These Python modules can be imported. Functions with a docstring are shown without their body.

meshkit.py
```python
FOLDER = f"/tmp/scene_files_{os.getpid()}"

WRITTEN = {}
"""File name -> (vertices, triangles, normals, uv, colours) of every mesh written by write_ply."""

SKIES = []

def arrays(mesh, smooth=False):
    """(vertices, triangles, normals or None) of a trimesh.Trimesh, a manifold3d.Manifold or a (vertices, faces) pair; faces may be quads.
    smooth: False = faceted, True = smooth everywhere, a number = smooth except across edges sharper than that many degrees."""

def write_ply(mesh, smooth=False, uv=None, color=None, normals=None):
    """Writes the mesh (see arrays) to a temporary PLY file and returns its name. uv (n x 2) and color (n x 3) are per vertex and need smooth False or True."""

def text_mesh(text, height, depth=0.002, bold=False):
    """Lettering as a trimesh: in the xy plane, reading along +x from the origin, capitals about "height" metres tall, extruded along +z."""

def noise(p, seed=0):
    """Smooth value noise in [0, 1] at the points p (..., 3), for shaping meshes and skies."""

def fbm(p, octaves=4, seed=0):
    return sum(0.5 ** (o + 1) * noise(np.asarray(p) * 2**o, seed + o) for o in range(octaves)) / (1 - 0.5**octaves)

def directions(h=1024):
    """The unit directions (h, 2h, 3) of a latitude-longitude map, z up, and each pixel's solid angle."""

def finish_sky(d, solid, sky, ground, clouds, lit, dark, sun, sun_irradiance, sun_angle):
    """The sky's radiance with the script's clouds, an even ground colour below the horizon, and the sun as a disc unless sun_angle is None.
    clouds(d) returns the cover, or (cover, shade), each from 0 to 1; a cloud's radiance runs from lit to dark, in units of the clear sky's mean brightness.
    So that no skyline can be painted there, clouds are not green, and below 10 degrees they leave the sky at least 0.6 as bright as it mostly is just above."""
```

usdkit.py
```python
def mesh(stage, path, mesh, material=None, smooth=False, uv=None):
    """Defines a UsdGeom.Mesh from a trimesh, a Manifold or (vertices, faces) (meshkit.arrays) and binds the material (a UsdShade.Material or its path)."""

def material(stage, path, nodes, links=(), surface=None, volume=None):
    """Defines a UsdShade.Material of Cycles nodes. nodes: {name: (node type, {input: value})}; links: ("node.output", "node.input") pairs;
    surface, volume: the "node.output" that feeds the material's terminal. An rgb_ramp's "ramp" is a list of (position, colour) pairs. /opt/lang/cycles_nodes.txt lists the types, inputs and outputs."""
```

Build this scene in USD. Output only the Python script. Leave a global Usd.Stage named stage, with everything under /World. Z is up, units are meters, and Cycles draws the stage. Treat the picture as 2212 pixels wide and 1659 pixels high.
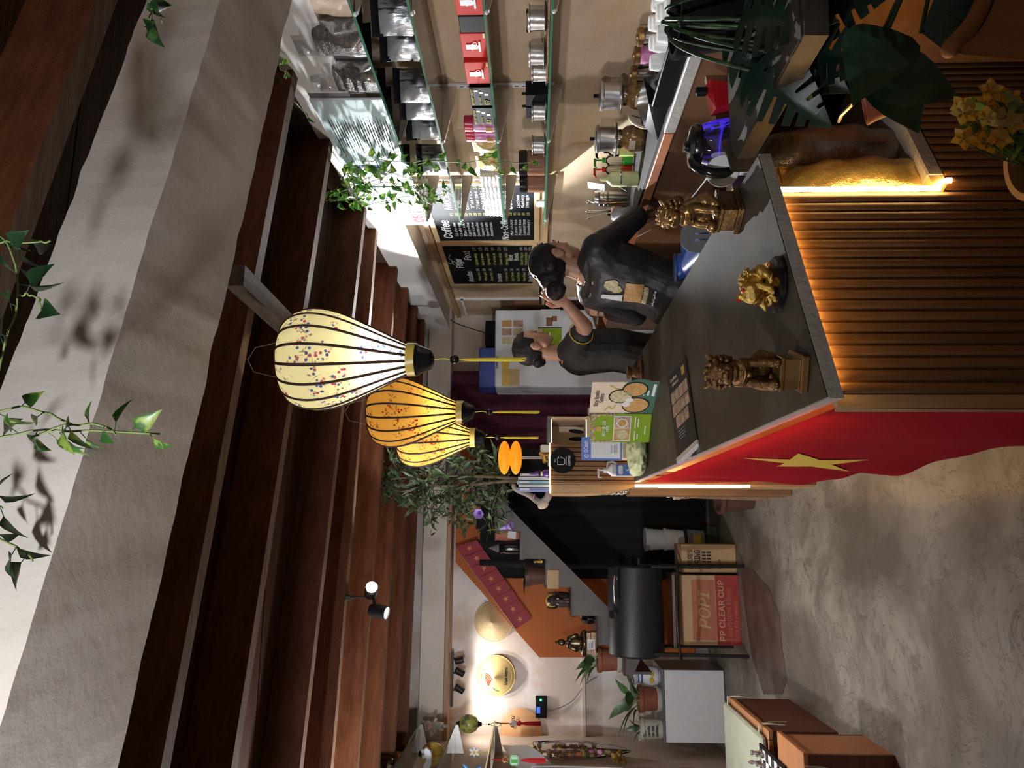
import math, random, numpy as np, trimesh, usdkit, meshkit
import manifold3d as m3
from shapely.geometry import Polygon, Point, box as sbox
from shapely.ops import unary_union
from pxr import Usd, UsdGeom, UsdLux, Gf, Sdf, UsdShade
rng = random.Random(7)
stage = Usd.Stage.CreateInMemory()
UsdGeom.SetStageUpAxis(stage, UsdGeom.Tokens.z); UsdGeom.SetStageMetersPerUnit(stage, 1.0)
W_ = UsdGeom.Xform.Define(stage, '/World'); stage.SetDefaultPrim(W_.GetPrim())
UsdGeom.Scope.Define(stage, '/World/Looks')
PI = math.pi
V = lambda *a: np.array(a, float)

# ---------------------------------------------------------------- camera (phone held on its side, hence the quarter turn of roll)
FPX, EYE = 1600.0, 1.6
_p = math.atan(47/1600); _s = math.atan(309.5/1600*math.cos(_p))
CF = V(math.sin(_s)*math.cos(_p), math.cos(_s)*math.cos(_p), math.sin(_p)); CR = V(math.cos(_s), -math.sin(_s), 0); CU = np.cross(CR, CF)
CO = V(0, 0, EYE)
cam = UsdGeom.Camera.Define(stage, '/World/camera')
_m = np.eye(4); _m[0, :3] = -CU; _m[1, :3] = CR; _m[2, :3] = -CF; _m[3, :3] = CO
cam.AddTransformOp().Set(Gf.Matrix4d(_m.tolist()))
cam.CreateHorizontalApertureAttr(36.0); cam.CreateVerticalApertureAttr(36.0*1659/2212); cam.CreateFocalLengthAttr(36.0*FPX/2212)
cam.CreateClippingRangeAttr(Gf.Vec2f(0.05, 60)); cam.CreateExposureAttr(0.0)

def _ray(x, y): return CF + CR*((1659-y)-829.5)/FPX - CU*(x-1106)/FPX       # what the lens sees at a point of the photograph
def at_d(x, y, d): return CO + _ray(x, y)*d
def at_x(x, y, X): r = _ray(x, y); return CO + r*(X/r[0])
def at_y(x, y, Y): r = _ray(x, y); return CO + r*(Y/r[1])
def at_z(x, y, Z): r = _ray(x, y); return CO + r*((Z-EYE)/r[2])

# ---------------------------------------------------------------- lights
def light(kind, name, loc, power, color=(1, 1, 1), **kw):
    L = getattr(UsdLux, kind).Define(stage, '/World/'+name)
    L.CreateIntensityAttr(float(power)); L.CreateColorAttr(Gf.Vec3f(*color))
    for k, v in kw.items():
        if k not in ('aim', 'cone', 'soft'): getattr(L, f'Create{k}Attr')(v)
    if 'aim' in kw:
        d = V(*kw['aim'])-V(*loc); d /= np.linalg.norm(d); z = -d; x = np.cross(V(0, 0, 1) if abs(z[2]) < .99 else V(1, 0, 0), z); x /= np.linalg.norm(x); y = np.cross(z, x)
        m = np.eye(4); m[0, :3], m[1, :3], m[2, :3], m[3, :3] = x, y, z, V(*loc)
        L.AddTransformOp().Set(Gf.Matrix4d(m.tolist()))
    else: L.AddTranslateOp().Set(Gf.Vec3d(*map(float, loc)))
    if 'cone' in kw:
        s = UsdLux.ShapingAPI.Apply(L.GetPrim()); s.CreateShapingConeAngleAttr(kw['cone']); s.CreateShapingConeSoftnessAttr(kw.get('soft', .3))
    return L
dome = UsdLux.DomeLight.Define(stage, '/World/room_glow'); dome.CreateIntensityAttr(0.045); dome.CreateColorAttr(Gf.Vec3f(1.0, .88, .78))   # the unlit rest of the place behind the camera
SPOT = V(-.38, 4.15, 2.475)
light('SphereLight', 'bar_beam', (1.27, 5.6, 2.45), 50000, (.97, .98, 1), Radius=.025, aim=(2.1, 3.2, 2.05), cone=31., soft=.45)                    # spotlight hung behind the big lantern, along the bar wall
light('SphereLight', 'clip_beam_bar', SPOT+V(.075, .02, .0), 5200, (.95, .98, 1), Radius=.022, aim=(1.9, 5.1, 2.15), cone=36., soft=.7)             # the two heads of the clip spotlight
light('SphereLight', 'clip_beam_floor', SPOT+V(-.085, -.075, -.115), 6000, (1, .97, .92), Radius=.022, aim=(-.50, 4.2, 0), cone=44., soft=1.)
for _i, (_x, _d) in enumerate(((-1.19, (.25, .10, -1)), (-1.36, (-.1, .25, -.9)), (-1.55, (-.35, .2, -.9)))):
    light('SphereLight', f'track_beam_{_i+1}', (_x, 6.96, 2.2), 620, (1, .96, .92), Radius=.02, aim=(_x+_d[0], 6.96+_d[1], 2.2+_d[2]), cone=80., soft=.8)
light('SphereLight', 'ceiling_lamp', (-.85, .20, 2.25), 1500, (.92, .95, 1), Radius=.05, aim=(-.2, 1.25, 2.5), cone=58., soft=.7)     # white lamp left behind the camera, aimed up along the beam
light('SphereLight', 'room_bulb', (1.1, -1.1, 2.3), 13, (1, .86, .7), Radius=.06)  # unseen bulb, added as warm fill for the right foreground
light('SphereLight', 'hall_bulb', (-1.6, 3.9, 2.05), 620, (.97, .98, 1), Radius=.06)     # unseen white fill light, added by the left wall out of view

# ---------------------------------------------------------------- materials
LK = {}
def raw(name, nodes, links, surface):
    LK[name] = usdkit.material(stage, '/World/Looks/'+name, nodes, links, surface=surface); return LK[name]
def pm(name, c, rough=.5, metal=0, c2=None, scale=6, stretch=None, bump=0, bscale=None, lo=.35, hi=.65, emit=None, detail=4, rnd=0, **pk):
    """principled surface; c2: second colour mixed in by noise; stretch: scaling of the noise's space (grain); bump: fine relief"""
    N = {"p": ("principled_bsdf", dict(base_color=c, roughness=rough, metallic=metal, **pk)), "t": ("texture_coordinate", {})}; L = []
    src = "t.object"
    if stretch: N["m"] = ("mapping", {"scale": stretch}); L.append(("t.object", "m.vector")); src = "m.vector"
    if c2 is not None:
        N["n"] = ("noise_texture", {"scale": scale, "detail": float(detail), "roughness": .6}); N["r"] = ("rgb_ramp", {"ramp": [(0, c), (lo, c), (hi, c2), (1, c2)]})
        L += [(src, "n.vector"), ("n.fac", "r.fac")]
        if rnd:
            N["oi"] = ("object_info", {}); N["mr"] = ("map_range", {"from_min": 0., "from_max": 1., "to_min": 1-rnd, "to_max": 1+rnd}); N["hs"] = ("hsv", {})
            L += [("oi.random", "mr.value"), ("mr.result", "hs.value"), ("r.color", "hs.color"), ("hs.color", "p.base_color")]
        else: L.append(("r.color", "p.base_color"))
    if bump:
        N["bn"] = ("noise_texture", {"scale": bscale or scale*4, "detail": 5., "roughness": .65}); N["b"] = ("bump", {"strength": bump, "distance": .01})
        L += [(src, "bn.vector"), ("bn.fac", "b.height"), ("b.normal", "p.normal")]
    if emit: N["p"][1].update(emission_color=emit[0], emission_strength=float(emit[1]))
    return raw(name, N, L, "p.BSDF")
def thin_glass(name, tint=(.93, .97, .95), gloss=(1, 1, 1), rough=.02, ior=1.5, more=0.0):
    return raw(name, {"t": ("transparent_bsdf", {"color": tint}), "g": ("glossy_bsdf", {"color": gloss, "roughness": rough}), "f": ("fresnel", {"IOR": ior}), "a": ("math", {"math_type": "add", "value2": more, "use_clamp": True}), "x": ("mix_closure", {})},
               [("f.fac", "a.value1"), ("a.value", "x.fac"), ("t.BSDF", "x.closure1"), ("g.BSDF", "x.closure2")], "x.closure")
def glow(name, c, s): return raw(name, {"e": ("emission", {"color": c, "strength": float(s)})}, [], "e.emission")
def leafy(name, c, c2, scale=30, vein=True):
    return raw(name, {"t": ("texture_coordinate", {}), "n": ("noise_texture", {"scale": float(scale), "detail": 2.}), "r": ("rgb_ramp", {"ramp": [(0, c), (.5, c), (.62, c2), (1, c2)]}), "oi": ("object_info", {}), "mr": ("map_range", {"to_min": .75, "to_max": 1.25}), "h": ("hsv", {}),
        "p": ("principled_bsdf", {"roughness": .38}), "tr": ("translucent_bsdf", {}), "x": ("mix_closure", {"fac": .22})},
        [("t.object", "n.vector"), ("n.fac", "r.fac"), ("oi.random", "mr.value"), ("mr.result", "h.value"), ("r.color", "h.color"), ("h.color", "p.base_color"), ("h.color", "tr.color"), ("p.BSDF", "x.closure1"), ("tr.BSDF", "x.closure2")], "x.closure")

pm('bar_plaster', (.50, .36, .22), .65, c2=(.60, .46, .32), scale=3, bump=.35, bscale=120)
pm('wall_plaster', (.62, .52, .45), .7, c2=(.78, .74, .72), scale=1.3, lo=.5, hi=.62, bump=.15, bscale=40)
pm('left_plaster', (.44, .33, .26), .7, c2=(.5, .4, .32), scale=2, bump=.15)
pm('beam_paint', (.52, .465, .41), .4, c2=(.60, .545, .49), scale=2.2, bump=.25, bscale=9)
pm('beam_white', (.62, .61, .60), .4, c2=(.68, .67, .66), scale=3, bump=.15, bscale=14)
pm('joist_wood', (.075, .025, .011), .5, specular_ior_level=.1, c2=(.12, .042, .019), scale=4, stretch=(.6, 6, 6), bump=.3, rnd=.25)
pm('joist_edge', (.075, .040, .024), .7, specular_ior_level=.2, c2=(.13, .078, .05), scale=5, stretch=(.8, 8, 8), bump=.3)  # lighter wood tone; light from below is put into this colour
pm('plank_wood', (.032, .012, .007), .55, specular_ior_level=.1, c2=(.052, .021, .011), scale=4, stretch=(.5, 5, 5), bump=.3, rnd=.3)
pm('old_timber', (.045, .028, .020), .75, c2=(.11, .07, .05), scale=5, stretch=(8, 1, 8), bump=.8, bscale=30)
pm('trim_wood', (.30, .17, .09), .5, c2=(.42, .26, .15), scale=5, stretch=(.7, 6, 6), bump=.1)
pm('counter_stone', (.032, .026, .018), .55, specular_ior_level=.3, c2=(.085, .071, .052), scale=3.0, lo=.45, hi=.72, bump=.10, bscale=12, detail=7)
pm('counter_edge', (.36, .335, .31), .55, c2=(.42, .40, .37), scale=12, bump=.3, bscale=60)
pm('slat_wood', (.16, .075, .028), .5, c2=(.24, .115, .045), scale=5, stretch=(14, 14, .8), bump=.1, rnd=.12)
pm('slat_light', (.42, .25, .12), .45, c2=(.52, .33, .17), scale=5, stretch=(14, 14, .8), rnd=.08)
raw('floor_concrete', {"t": ("texture_coordinate", {}), "n": ("noise_texture", {"scale": 1.5, "detail": 9., "roughness": .62, "distortion": .5}), "r": ("rgb_ramp", {"ramp": [(0, (.055, .045, .034)), (.36, (.08, .068, .053)), (.48, (.135, .119, .098)), (.60, (.215, .195, .165)), (1, (.30, .28, .245))]}),
    "v": ("noise_texture", {"scale": 1.7, "detail": 6., "roughness": .75, "distortion": 2.2}), "vr": ("rgb_ramp", {"ramp": [(0, (.0, 0, 0)), (.491, (0, 0, 0)), (.499, (.85, .85, .85)), (.502, (.85, .85, .85)), (.509, (0, 0, 0)), (1, (0, 0, 0))]}), "mx": ("mix_color", {"b": (.05, .038, .028)}),
    "sp": ("noise_texture", {"scale": 7., "detail": 8., "roughness": .72, "distortion": .8}), "sr": ("rgb_ramp", {"ramp": [(0, (.8, .8, .8)), (.36, (.8, .8, .8)), (.45, (0, 0, 0)), (1, (0, 0, 0))]}), "m2": ("mix_color", {"b": (.09, .07, .05)}),
    "p": ("principled_bsdf", {"roughness": .5}), "b": ("bump", {"strength": .5, "distance": .012})},
    [("t.object", "n.vector"), ("t.object", "v.vector"), ("t.object", "sp.vector"), ("n.fac", "r.fac"), ("v.fac", "vr.fac"), ("vr.color", "mx.fac"), ("r.color", "mx.a"), ("mx.result", "m2.a"), ("sp.fac", "sr.fac"), ("sr.color", "m2.fac"), ("m2.result", "p.base_color"), ("n.fac", "b.height"), ("b.normal", "p.normal")], "p.BSDF")
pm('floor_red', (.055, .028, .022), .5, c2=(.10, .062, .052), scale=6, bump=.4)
pm('orange_paint', (.40, .095, .013), .5, specular_ior_level=.2, c2=(.45, .12, .02), scale=2.5, bump=.1)
pm('stair_grey', (.085, .08, .078), .5, c2=(.12, .115, .11), scale=5, bump=.15)
pm('stair_tread', (.05, .035, .035), .3, c2=(.075, .05, .05), scale=10, bump=.2)
pm('black_cloth', (.006, .006, .007), .9); pm('purple_cloth', (.055, .006, .022), .9, c2=(.075, .009, .03), scale=5)
pm('white_paint', (.78, .78, .82), .5, c2=(.82, .82, .86), scale=20); pm('fridge_white', (.70, .75, .80), .35); pm('grey_paint', (.32, .32, .32), .5)  # the cabinet grey is its white with shade put into the colour
raw('flag_red', {"t": ("texture_coordinate", {}), "n": ("noise_texture", {"scale": 3., "detail": 4.}), "r": ("rgb_ramp", {"ramp": [(0, (.25, .004, .012)), (.4, (.25, .004, .012)), (.6, (.30, .005, .015)), (1, (.30, .005, .015))]}), "p": ("principled_bsdf", {"roughness": .7, "specular_ior_level": .05}), "tr": ("translucent_bsdf", {"color": (.7, .02, .03)}), "x": ("mix_closure", {"fac": .05})},
    [("t.object", "n.vector"), ("n.fac", "r.fac"), ("r.color", "p.base_color"), ("p.BSDF", "x.closure1"), ("tr.BSDF", "x.closure2")], "x.closure")
pm('flag_yellow', (.72, .50, .05), .6)
pm('bunting_red', (.30, .012, .025), .6); pm('bunting_star', (.55, .25, .06), .6)
pm('gold', (.80, .54, .14), .22, 1, bump=.5, bscale=150); pm('bronze', (.27, .15, .055), .34, .85, c2=(.12, .06, .025), scale=30, bump=.6, bscale=90)
pm('bronze_light', (.42, .25, .10), .34, .8, c2=(.26, .14, .05), scale=20); pm('brass_dark', (.20, .16, .09), .3, .9, c2=(.08, .06, .04), scale=25)
pm('gem_red', (.45, .01, .01), .1); pm('black_gloss', (.008, .008, .009), .15); pm('black_plastic', (.012, .012, .013), .4, specular_ior_level=.04); pm('black_metal', (.018, .018, .02), .45, .3)
pm('grill_black', (.014, .015, .017), .45, 0, bump=.1); pm('steel', (.62, .62, .63), .22, 1); pm('aluminium', (.70, .69, .68), .30, 1, bump=.1, bscale=30); pm('wire_steel', (.5, .48, .45), .35, 1)
pm('white_plastic', (.72, .72, .71), .4); pm('grey_plastic', (.16, .16, .165), .45); pm('cup_white', (.78, .78, .77), .35); pm('paper_white', (.70, .74, .75), .6); pm('cream_paper', (.72, .58, .44), .55)
pm('silver_foil', (.60, .59, .57), .26, .9, bump=.9, bscale=26); pm('gold_foil', (.74, .58, .24), .3, .85, bump=.8, bscale=18); pm('dark_foil', (.30, .27, .26), .30, .9, bump=.7, bscale=16)
pm('bag_black', (.012, .012, .014), .25, specular_ior_level=.04, bump=.4, bscale=30); pm('bag_label', (.62, .66, .70), .28, .55, c2=(.09, .09, .10), scale=7, stretch=(3.2, 1, .5), lo=.50, hi=.58, bump=.4, bscale=18)
pm('coffee_beans', (.022, .014, .011), .3, c2=(.16, .12, .10), scale=95, bump=.8, bscale=120); pm('clear_film', (.55, .56, .58), .10, .8, alpha=.26)
pm('box_red', (.58, .035, .02), .45, specular_ior_level=.04); pm('box_black', (.008, .007, .007), .45, specular_ior_level=.04); pm('box_yellow', (.62, .55, .05), .5, specular_ior_level=.04); pm('box_cream', (.75, .60, .45), .5); pm('print_white', (.75, .76, .78), .5); pm('print_black', (.02, .02, .02), .6); pm('print_grey', (.22, .25, .27), .6); pm('print_gold', (.55, .36, .07), .5)
pm('pink_foil', (.62, .12, .36), .3, c2=(.72, .5, .7), scale=18); pm('pink_red', (.55, .02, .06), .3); pm('pouch_green', (.33, .46, .12), .35, c2=(.55, .34, .12), scale=20); pm('pouch_orange', (.66, .36, .08), .35, c2=(.42, .55, .16), scale=14)
pm('chalkboard', (.006, .007, .009), .55, specular_ior_level=.04, c2=(.018, .021, .025), scale=3); pm('pine', (.72, .52, .28), .5, c2=(.62, .42, .21), scale=4, stretch=(5, 5, 5)); pm('chalk', (.80, .82, .82), .9, emit=None); pm('chalk_yellow', (.66, .66, .16), .9)
pm('skin', (.40, .215, .14), .5, c2=(.44, .245, .165), scale=14, subsurface_weight=.08, subsurface_scale=.01); pm('hair', (.008, .006, .006), .55, specular_ior_level=.25, c2=(.016, .012, .011), scale=60, stretch=(1, 1, .2), bump=.4, bscale=80)
pm('shirt_black', (.010, .010, .012), .75, c2=(.016, .016, .019), scale=6, bump=.25, bscale=14); pm('shirt_satin', (.011, .011, .013), .5, c2=(.02, .02, .024), scale=6, bump=.6, bscale=9); pm('trouser', (.016, .014, .013), .8)
pm('eye_white', (.7, .68, .65), .3); pm('lip', (.30, .12, .09), .5)
pm('terracotta', (.25, .075, .045), .6, c2=(.30, .10, .06), scale=10); pm('pot_dark', (.10, .045, .035), .55); pm('soil', (.03, .02, .013), .9, bump=.8, bscale=60); pm('pot_white', (.55, .54, .47), .55); pm('pot_tan', (.28, .14, .05), .6, c2=(.32, .18, .07), scale=8)
leafy('vine_leaf', (.035, .12, .02), (.26, .36, .06), 45); leafy('dark_leaf', (.012, .04, .014), (.05, .10, .03), 30); leafy('olive_leaf', (.07, .12, .055), (.20, .27, .16), 40); leafy('pot_leaf', (.03, .09, .025), (.06, .15, .04), 25); leafy('monstera', (.006, .022, .012), (.012, .036, .021), 12); leafy('yellow_petal', (.36, .20, .015), (.42, .30, .09), 40); leafy('fern_green', (.07, .14, .02), (.18, .25, .05), 40)
pm('vine_stem', (.16, .22, .06), .6); pm('twig', (.14, .10, .06), .7); pm('driftwood', (.28, .24, .2), .75, c2=(.38, .34, .29), scale=12, bump=.4)
pm('cardboard', (.44, .30, .16), .7, c2=(.48, .33, .18), scale=6); pm('card_red', (.30, .03, .03), .6, c2=(.34, .045, .04), scale=20); pm('card_pink', (.36, .12, .07), .65, c2=(.40, .15, .09), scale=25)
pm('jug_blue', (.035, .10, .42), .35); pm('jug_clear', (.06, .09, .22), .25); pm('chair_tan', (.24, .085, .022), .7, c2=(.28, .11, .03), scale=6, bump=.3, bscale=60); pm('red_plastic', (.5, .012, .02), .3)
pm('bench_wood', (.36, .15, .06), .45, c2=(.42, .19, .08), scale=4, stretch=(1, 6, 6)); pm('bench_dark', (.11, .035, .022), .5, c2=(.14, .05, .03), scale=5, stretch=(1, 6, 6)); pm('sage_cloth', (.33, .35, .27), .85, c2=(.38, .40, .31), scale=9, bump=.4)  # bench_dark: darker copy of bench_wood, with shade put into the colour
pm('hat_straw', (.62, .47, .27), .6, c2=(.50, .36, .18), scale=30, stretch=(1, 1, 6), bump=.3); pm('hat_paint', (.68, .55, .22), .5, c2=(.62, .42, .18), scale=8); pm('paint_red', (.62, .07, .03), .5); pm('paint_green', (.20, .26, .12), .5)
pm('fan_paper', (.66, .36, .17), .6); pm('olive_lantern', (.42, .44, .08), .4, c2=(.16, .17, .10), scale=22, lo=.5, hi=.55); pm('yellow_lantern', (.62, .42, .06), .35, c2=(.66, .48, .1), scale=9); pm('plush', (.58, .54, .48), .9, bump=.7, bscale=70); pm('plush_face', (.62, .44, .33), .9)
pm('tassel_red', (.5, .015, .02), .7); pm('tassel_yellow', (.74, .58, .04), .6); pm('blue_toy', (.06, .26, .62), .4); pm('jade', (.42, .72, .50), .3); pm('orange_lamp', (.80, .26, .01), .35, emit=((1, .30, .01), .75)); pm('violet', (.40, .30, .74), .5); pm('violet_dark', (.10, .03, .25), .3); pm('pale_leafwood', (.55, .46, .33), .6)
pm('book_blue', (.30, .58, .72), .5); pm('book_white', (.66, .70, .76), .5); pm('book_violet', (.22, .26, .62), .5); pm('book_grey', (.45, .42, .43), .5); pm('sign_blue', (.10, .20, .62), .45); pm('menu_green', (.22, .36, .025), .45, specular_ior_level=.04, c2=(.26, .40, .04), scale=4); pm('menu_dark', (.06, .05, .045), .35, specular_ior_level=.04); pm('menu_teal', (.035, .13, .085), .45); pm('food_brown', (.46, .22, .06), .5, c2=(.62, .38, .14), scale=90); pm('food_pale', (.68, .62, .42), .5, c2=(.42, .34, .14), scale=70); pm('food_rose', (.62, .42, .30), .5, c2=(.30, .18, .12), scale=60); pm('fish_yellow', (.5, .6, .2), .4)
pm('acrylic', (.72, .66, .64), .2, alpha=.75); pm('bag_yellow', (.66, .70, .36), .35, c2=(.72, .76, .46), scale=6, bump=.5, bscale=20, transmission_weight=.15); pm('woven_black', (.02, .02, .02), .7); pm('woven_cream', (.72, .64, .5), .75); pm('syrup_green', (.04, .30, .03), .25); pm('syrup_red', (.5, .01, .01), .25); pm('squeeze_yellow', (.62, .60, .05), .3); pm('amber_jar', (.20, .11, .04), .12, .3, c2=(.40, .25, .11), scale=60); pm('copper_band', (.30, .15, .07), .35, .5, c2=(.16, .08, .04), scale=40); pm('shelf_orange', (.50, .19, .09), .5); pm('mat_black', (.014, .015, .016), .6, bump=.5, bscale=200); pm('cupboard_brown', (.19, .095, .045), .5, c2=(.23, .12, .06), scale=5); pm('thermo_jar', (.26, .13, .08), .15)
thin_glass('shelf_glass', (.90, .96, .92), more=.03); thin_glass('jar_glass', (.93, .94, .92), more=.06); thin_glass('violet_glass', (.55, .50, .85), more=.08); thin_glass('film', (.97, .98, .98), more=.02); thin_glass('pink_glass', (.78, .45, .55), more=.08)
pm('glass_edge', (.05, .16, .10), .15); pm('white_knob', (.8, .8, .8), .3)
pm('tarp', (.52, .66, .68), .35); pm('tarp_white', (.72, .75, .78), .4); pm('tarp_line', (.25, .36, .42), .5); pm('tarp_blue', (.03, .07, .35), .4); pm('stain', (.25, .16, .08), .8)
glow('led_warm', (1, .58, .18), 42); glow('led_side', (1, .60, .20), 80); glow('led_green', (.05, 1, .3), 3); glow('lcd_blue', (.05, .1, 1), 2.2); glow('kettle_blue', (.08, .05, 1), .8); glow('bulb_white', (1, .95, .88), 25); glow('tower_led', (1, .8, .4), 5)
def blossom(name, ground, pink, blue, branch, trans):
    return raw(name, {"t": ("texture_coordinate", {}), "v": ("voronoi_texture", {"scale": 62., "randomness": 1.}), "s": ("separate_color", {}), "d": ("rgb_ramp", {"ramp": [(0, (1, 1, 1)), (.30, (1, 1, 1)), (.42, (0, 0, 0)), (1, (0, 0, 0))]}),
        "cl": ("noise_texture", {"scale": 13., "detail": 3.}), "cr": ("rgb_ramp", {"ramp": [(0, (0, 0, 0)), (.50, (0, 0, 0)), (.55, (1, 1, 1)), (1, (1, 1, 1))]}), "pk": ("rgb_ramp", {"ramp": [(0, pink), (.5, pink), (.52, blue), (1, blue)], }),
        "k": ("math", {"math_type": "multiply"}), "m1": ("mix_color", {"a": ground}), "w": ("noise_texture", {"scale": 12., "detail": 3., "distortion": 1.2}), "wr": ("rgb_ramp", {"ramp": [(0, (0, 0, 0)), (.485, (0, 0, 0)), (.498, (.8, .8, .8)), (.502, (.8, .8, .8)), (.515, (0, 0, 0)), (1, (0, 0, 0))]}),
        "k2": ("math", {"math_type": "multiply"}), "m2": ("mix_color", {"b": branch}), "df": ("diffuse_bsdf", {}), "tr": ("translucent_bsdf", {}), "x": ("mix_closure", {"fac": trans})},
        [("t.object", "v.vector"), ("t.object", "cl.vector"), ("t.object", "w.vector"), ("v.distance", "d.fac"), ("v.color", "s.color"), ("s.r", "pk.fac"), ("cl.fac", "cr.fac"), ("d.color", "k.value1"), ("cr.color", "k.value2"), ("w.fac", "wr.fac"), ("wr.color", "k2.value1"), ("cr.color", "k2.value2"),
         ("k2.value", "m2.fac"), ("m1.result", "m2.a"), ("k.value", "m1.fac"), ("pk.color", "m1.b"), ("m2.result", "df.color"), ("m2.result", "tr.color"), ("df.BSDF", "x.closure1"), ("tr.BSDF", "x.closure2")], "x.closure")
blossom('shade_cream', (.80, .74, .42), (.42, .05, .11), (.06, .09, .30), (.10, .06, .06), .62)
blossom('shade_amber', (.84, .50, .10), (.45, .04, .02), (.34, .16, .08), (.22, .05, .02), .62)
pm('lantern_rib', (.035, .010, .006), .7)

# ---------------------------------------------------------------- shapes (trimesh)
TM = trimesh.Trimesh
cat = lambda *m: trimesh.util.concatenate([x for y in m for x in (y if isinstance(y, (list, tuple)) else [y])])
def mani(m): s = m.to_mesh(); return TM(s.vert_properties[:, :3], s.tri_verts, process=False)
def hull(p): return mani(m3.Manifold.hull_points(np.asarray(p, float)))
def bx(x0, y0, z0, x1, y1, z1, c=0):
    if c <= 0: return trimesh.creation.box(bounds=[(min(x0, x1), min(y0, y1), min(z0, z1)), (max(x0, x1), max(y0, y1), max(z0, z1))])
    p = []
    for X, sx in ((x0, 1), (x1, -1)):
        for Y, sy in ((y0, 1), (y1, -1)):
            for Z, sz in ((z0, 1), (z1, -1)): p += [(X+sx*c, Y+sy*c, Z), (X+sx*c, Y, Z+sz*c), (X, Y+sy*c, Z+sz*c)]
    return hull(p)
def cyl(r, z0, z1, n=24, r2=None, x=0, y=0): return lathe([(0, z0), (r, z0), (r if r2 is None else r2, z1), (0, z1)], n, x, y)
def lathe(prof, n=24, x=0, y=0):
    P = np.array(prof, float); k = len(P); a = np.arange(n)*2*PI/n
    v = np.stack([np.outer(np.cos(a), P[:, 0])+x, np.outer(np.sin(a), P[:, 0])+y, np.tile(P[:, 1], (n, 1))], -1).reshape(-1, 3); f = []
    for i in range(n):
        j = (i+1) % n
        for q in range(k-1):
            A, B, C, D_ = i*k+q, j*k+q, j*k+q+1, i*k+q+1
            if P[q, 0] > 1e-9: f.append((A, B, C))
            if P[q+1, 0] > 1e-9: f.append((A, C, D_))
    return TM(v, np.array(f)).copy() if True else None
def tube(pts, r, n=8, closed=False, caps=True):
    P = np.array(pts, float); R = np.full(len(P), r) if np.ndim(r) == 0 else np.array(r, float)
    t = np.gradient(P, axis=0) if not closed else np.roll(P, -1, 0)-np.roll(P, 1, 0); t /= np.linalg.norm(t, axis=1)[:, None]+1e-12
    u = np.cross(t[0], V(0, 0, 1) if abs(t[0][2]) < .9 else V(1, 0, 0)); u /= np.linalg.norm(u); rings = []
    for i in range(len(P)):
        u = u-t[i]*(u@t[i]); u /= np.linalg.norm(u)+1e-12; w = np.cross(t[i], u); a = np.arange(n)*2*PI/n
        rings.append(P[i]+R[i]*(np.outer(np.cos(a), u)+np.outer(np.sin(a), w)))
    v = np.vstack(rings); f = []; k = len(P)
    for i in range(k if closed else k-1):
        A, B = i*n, ((i+1) % k)*n
        for q in range(n): s = (q+1) % n; f += [(A+q, A+s, B+s), (A+q, B+s, B+q)]
    if caps and not closed:
        v = np.vstack([v, P[0], P[-1]]); c0, c1 = len(v)-2, len(v)-1
        for q in range(n): s = (q+1) % n; f += [(c0, s, q), (c1, (k-1)*n+q, (k-1)*n+s)]
    return TM(v, np.array(f), process=False)
def arc(c, r, a0, a1, n=12, ax=(1, 0, 0), ay=(0, 0, 1)): return [V(*c)+r*(math.cos(a)*V(*ax)+math.sin(a)*V(*ay)) for a in np.linspace(a0, a1, n)]
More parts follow.
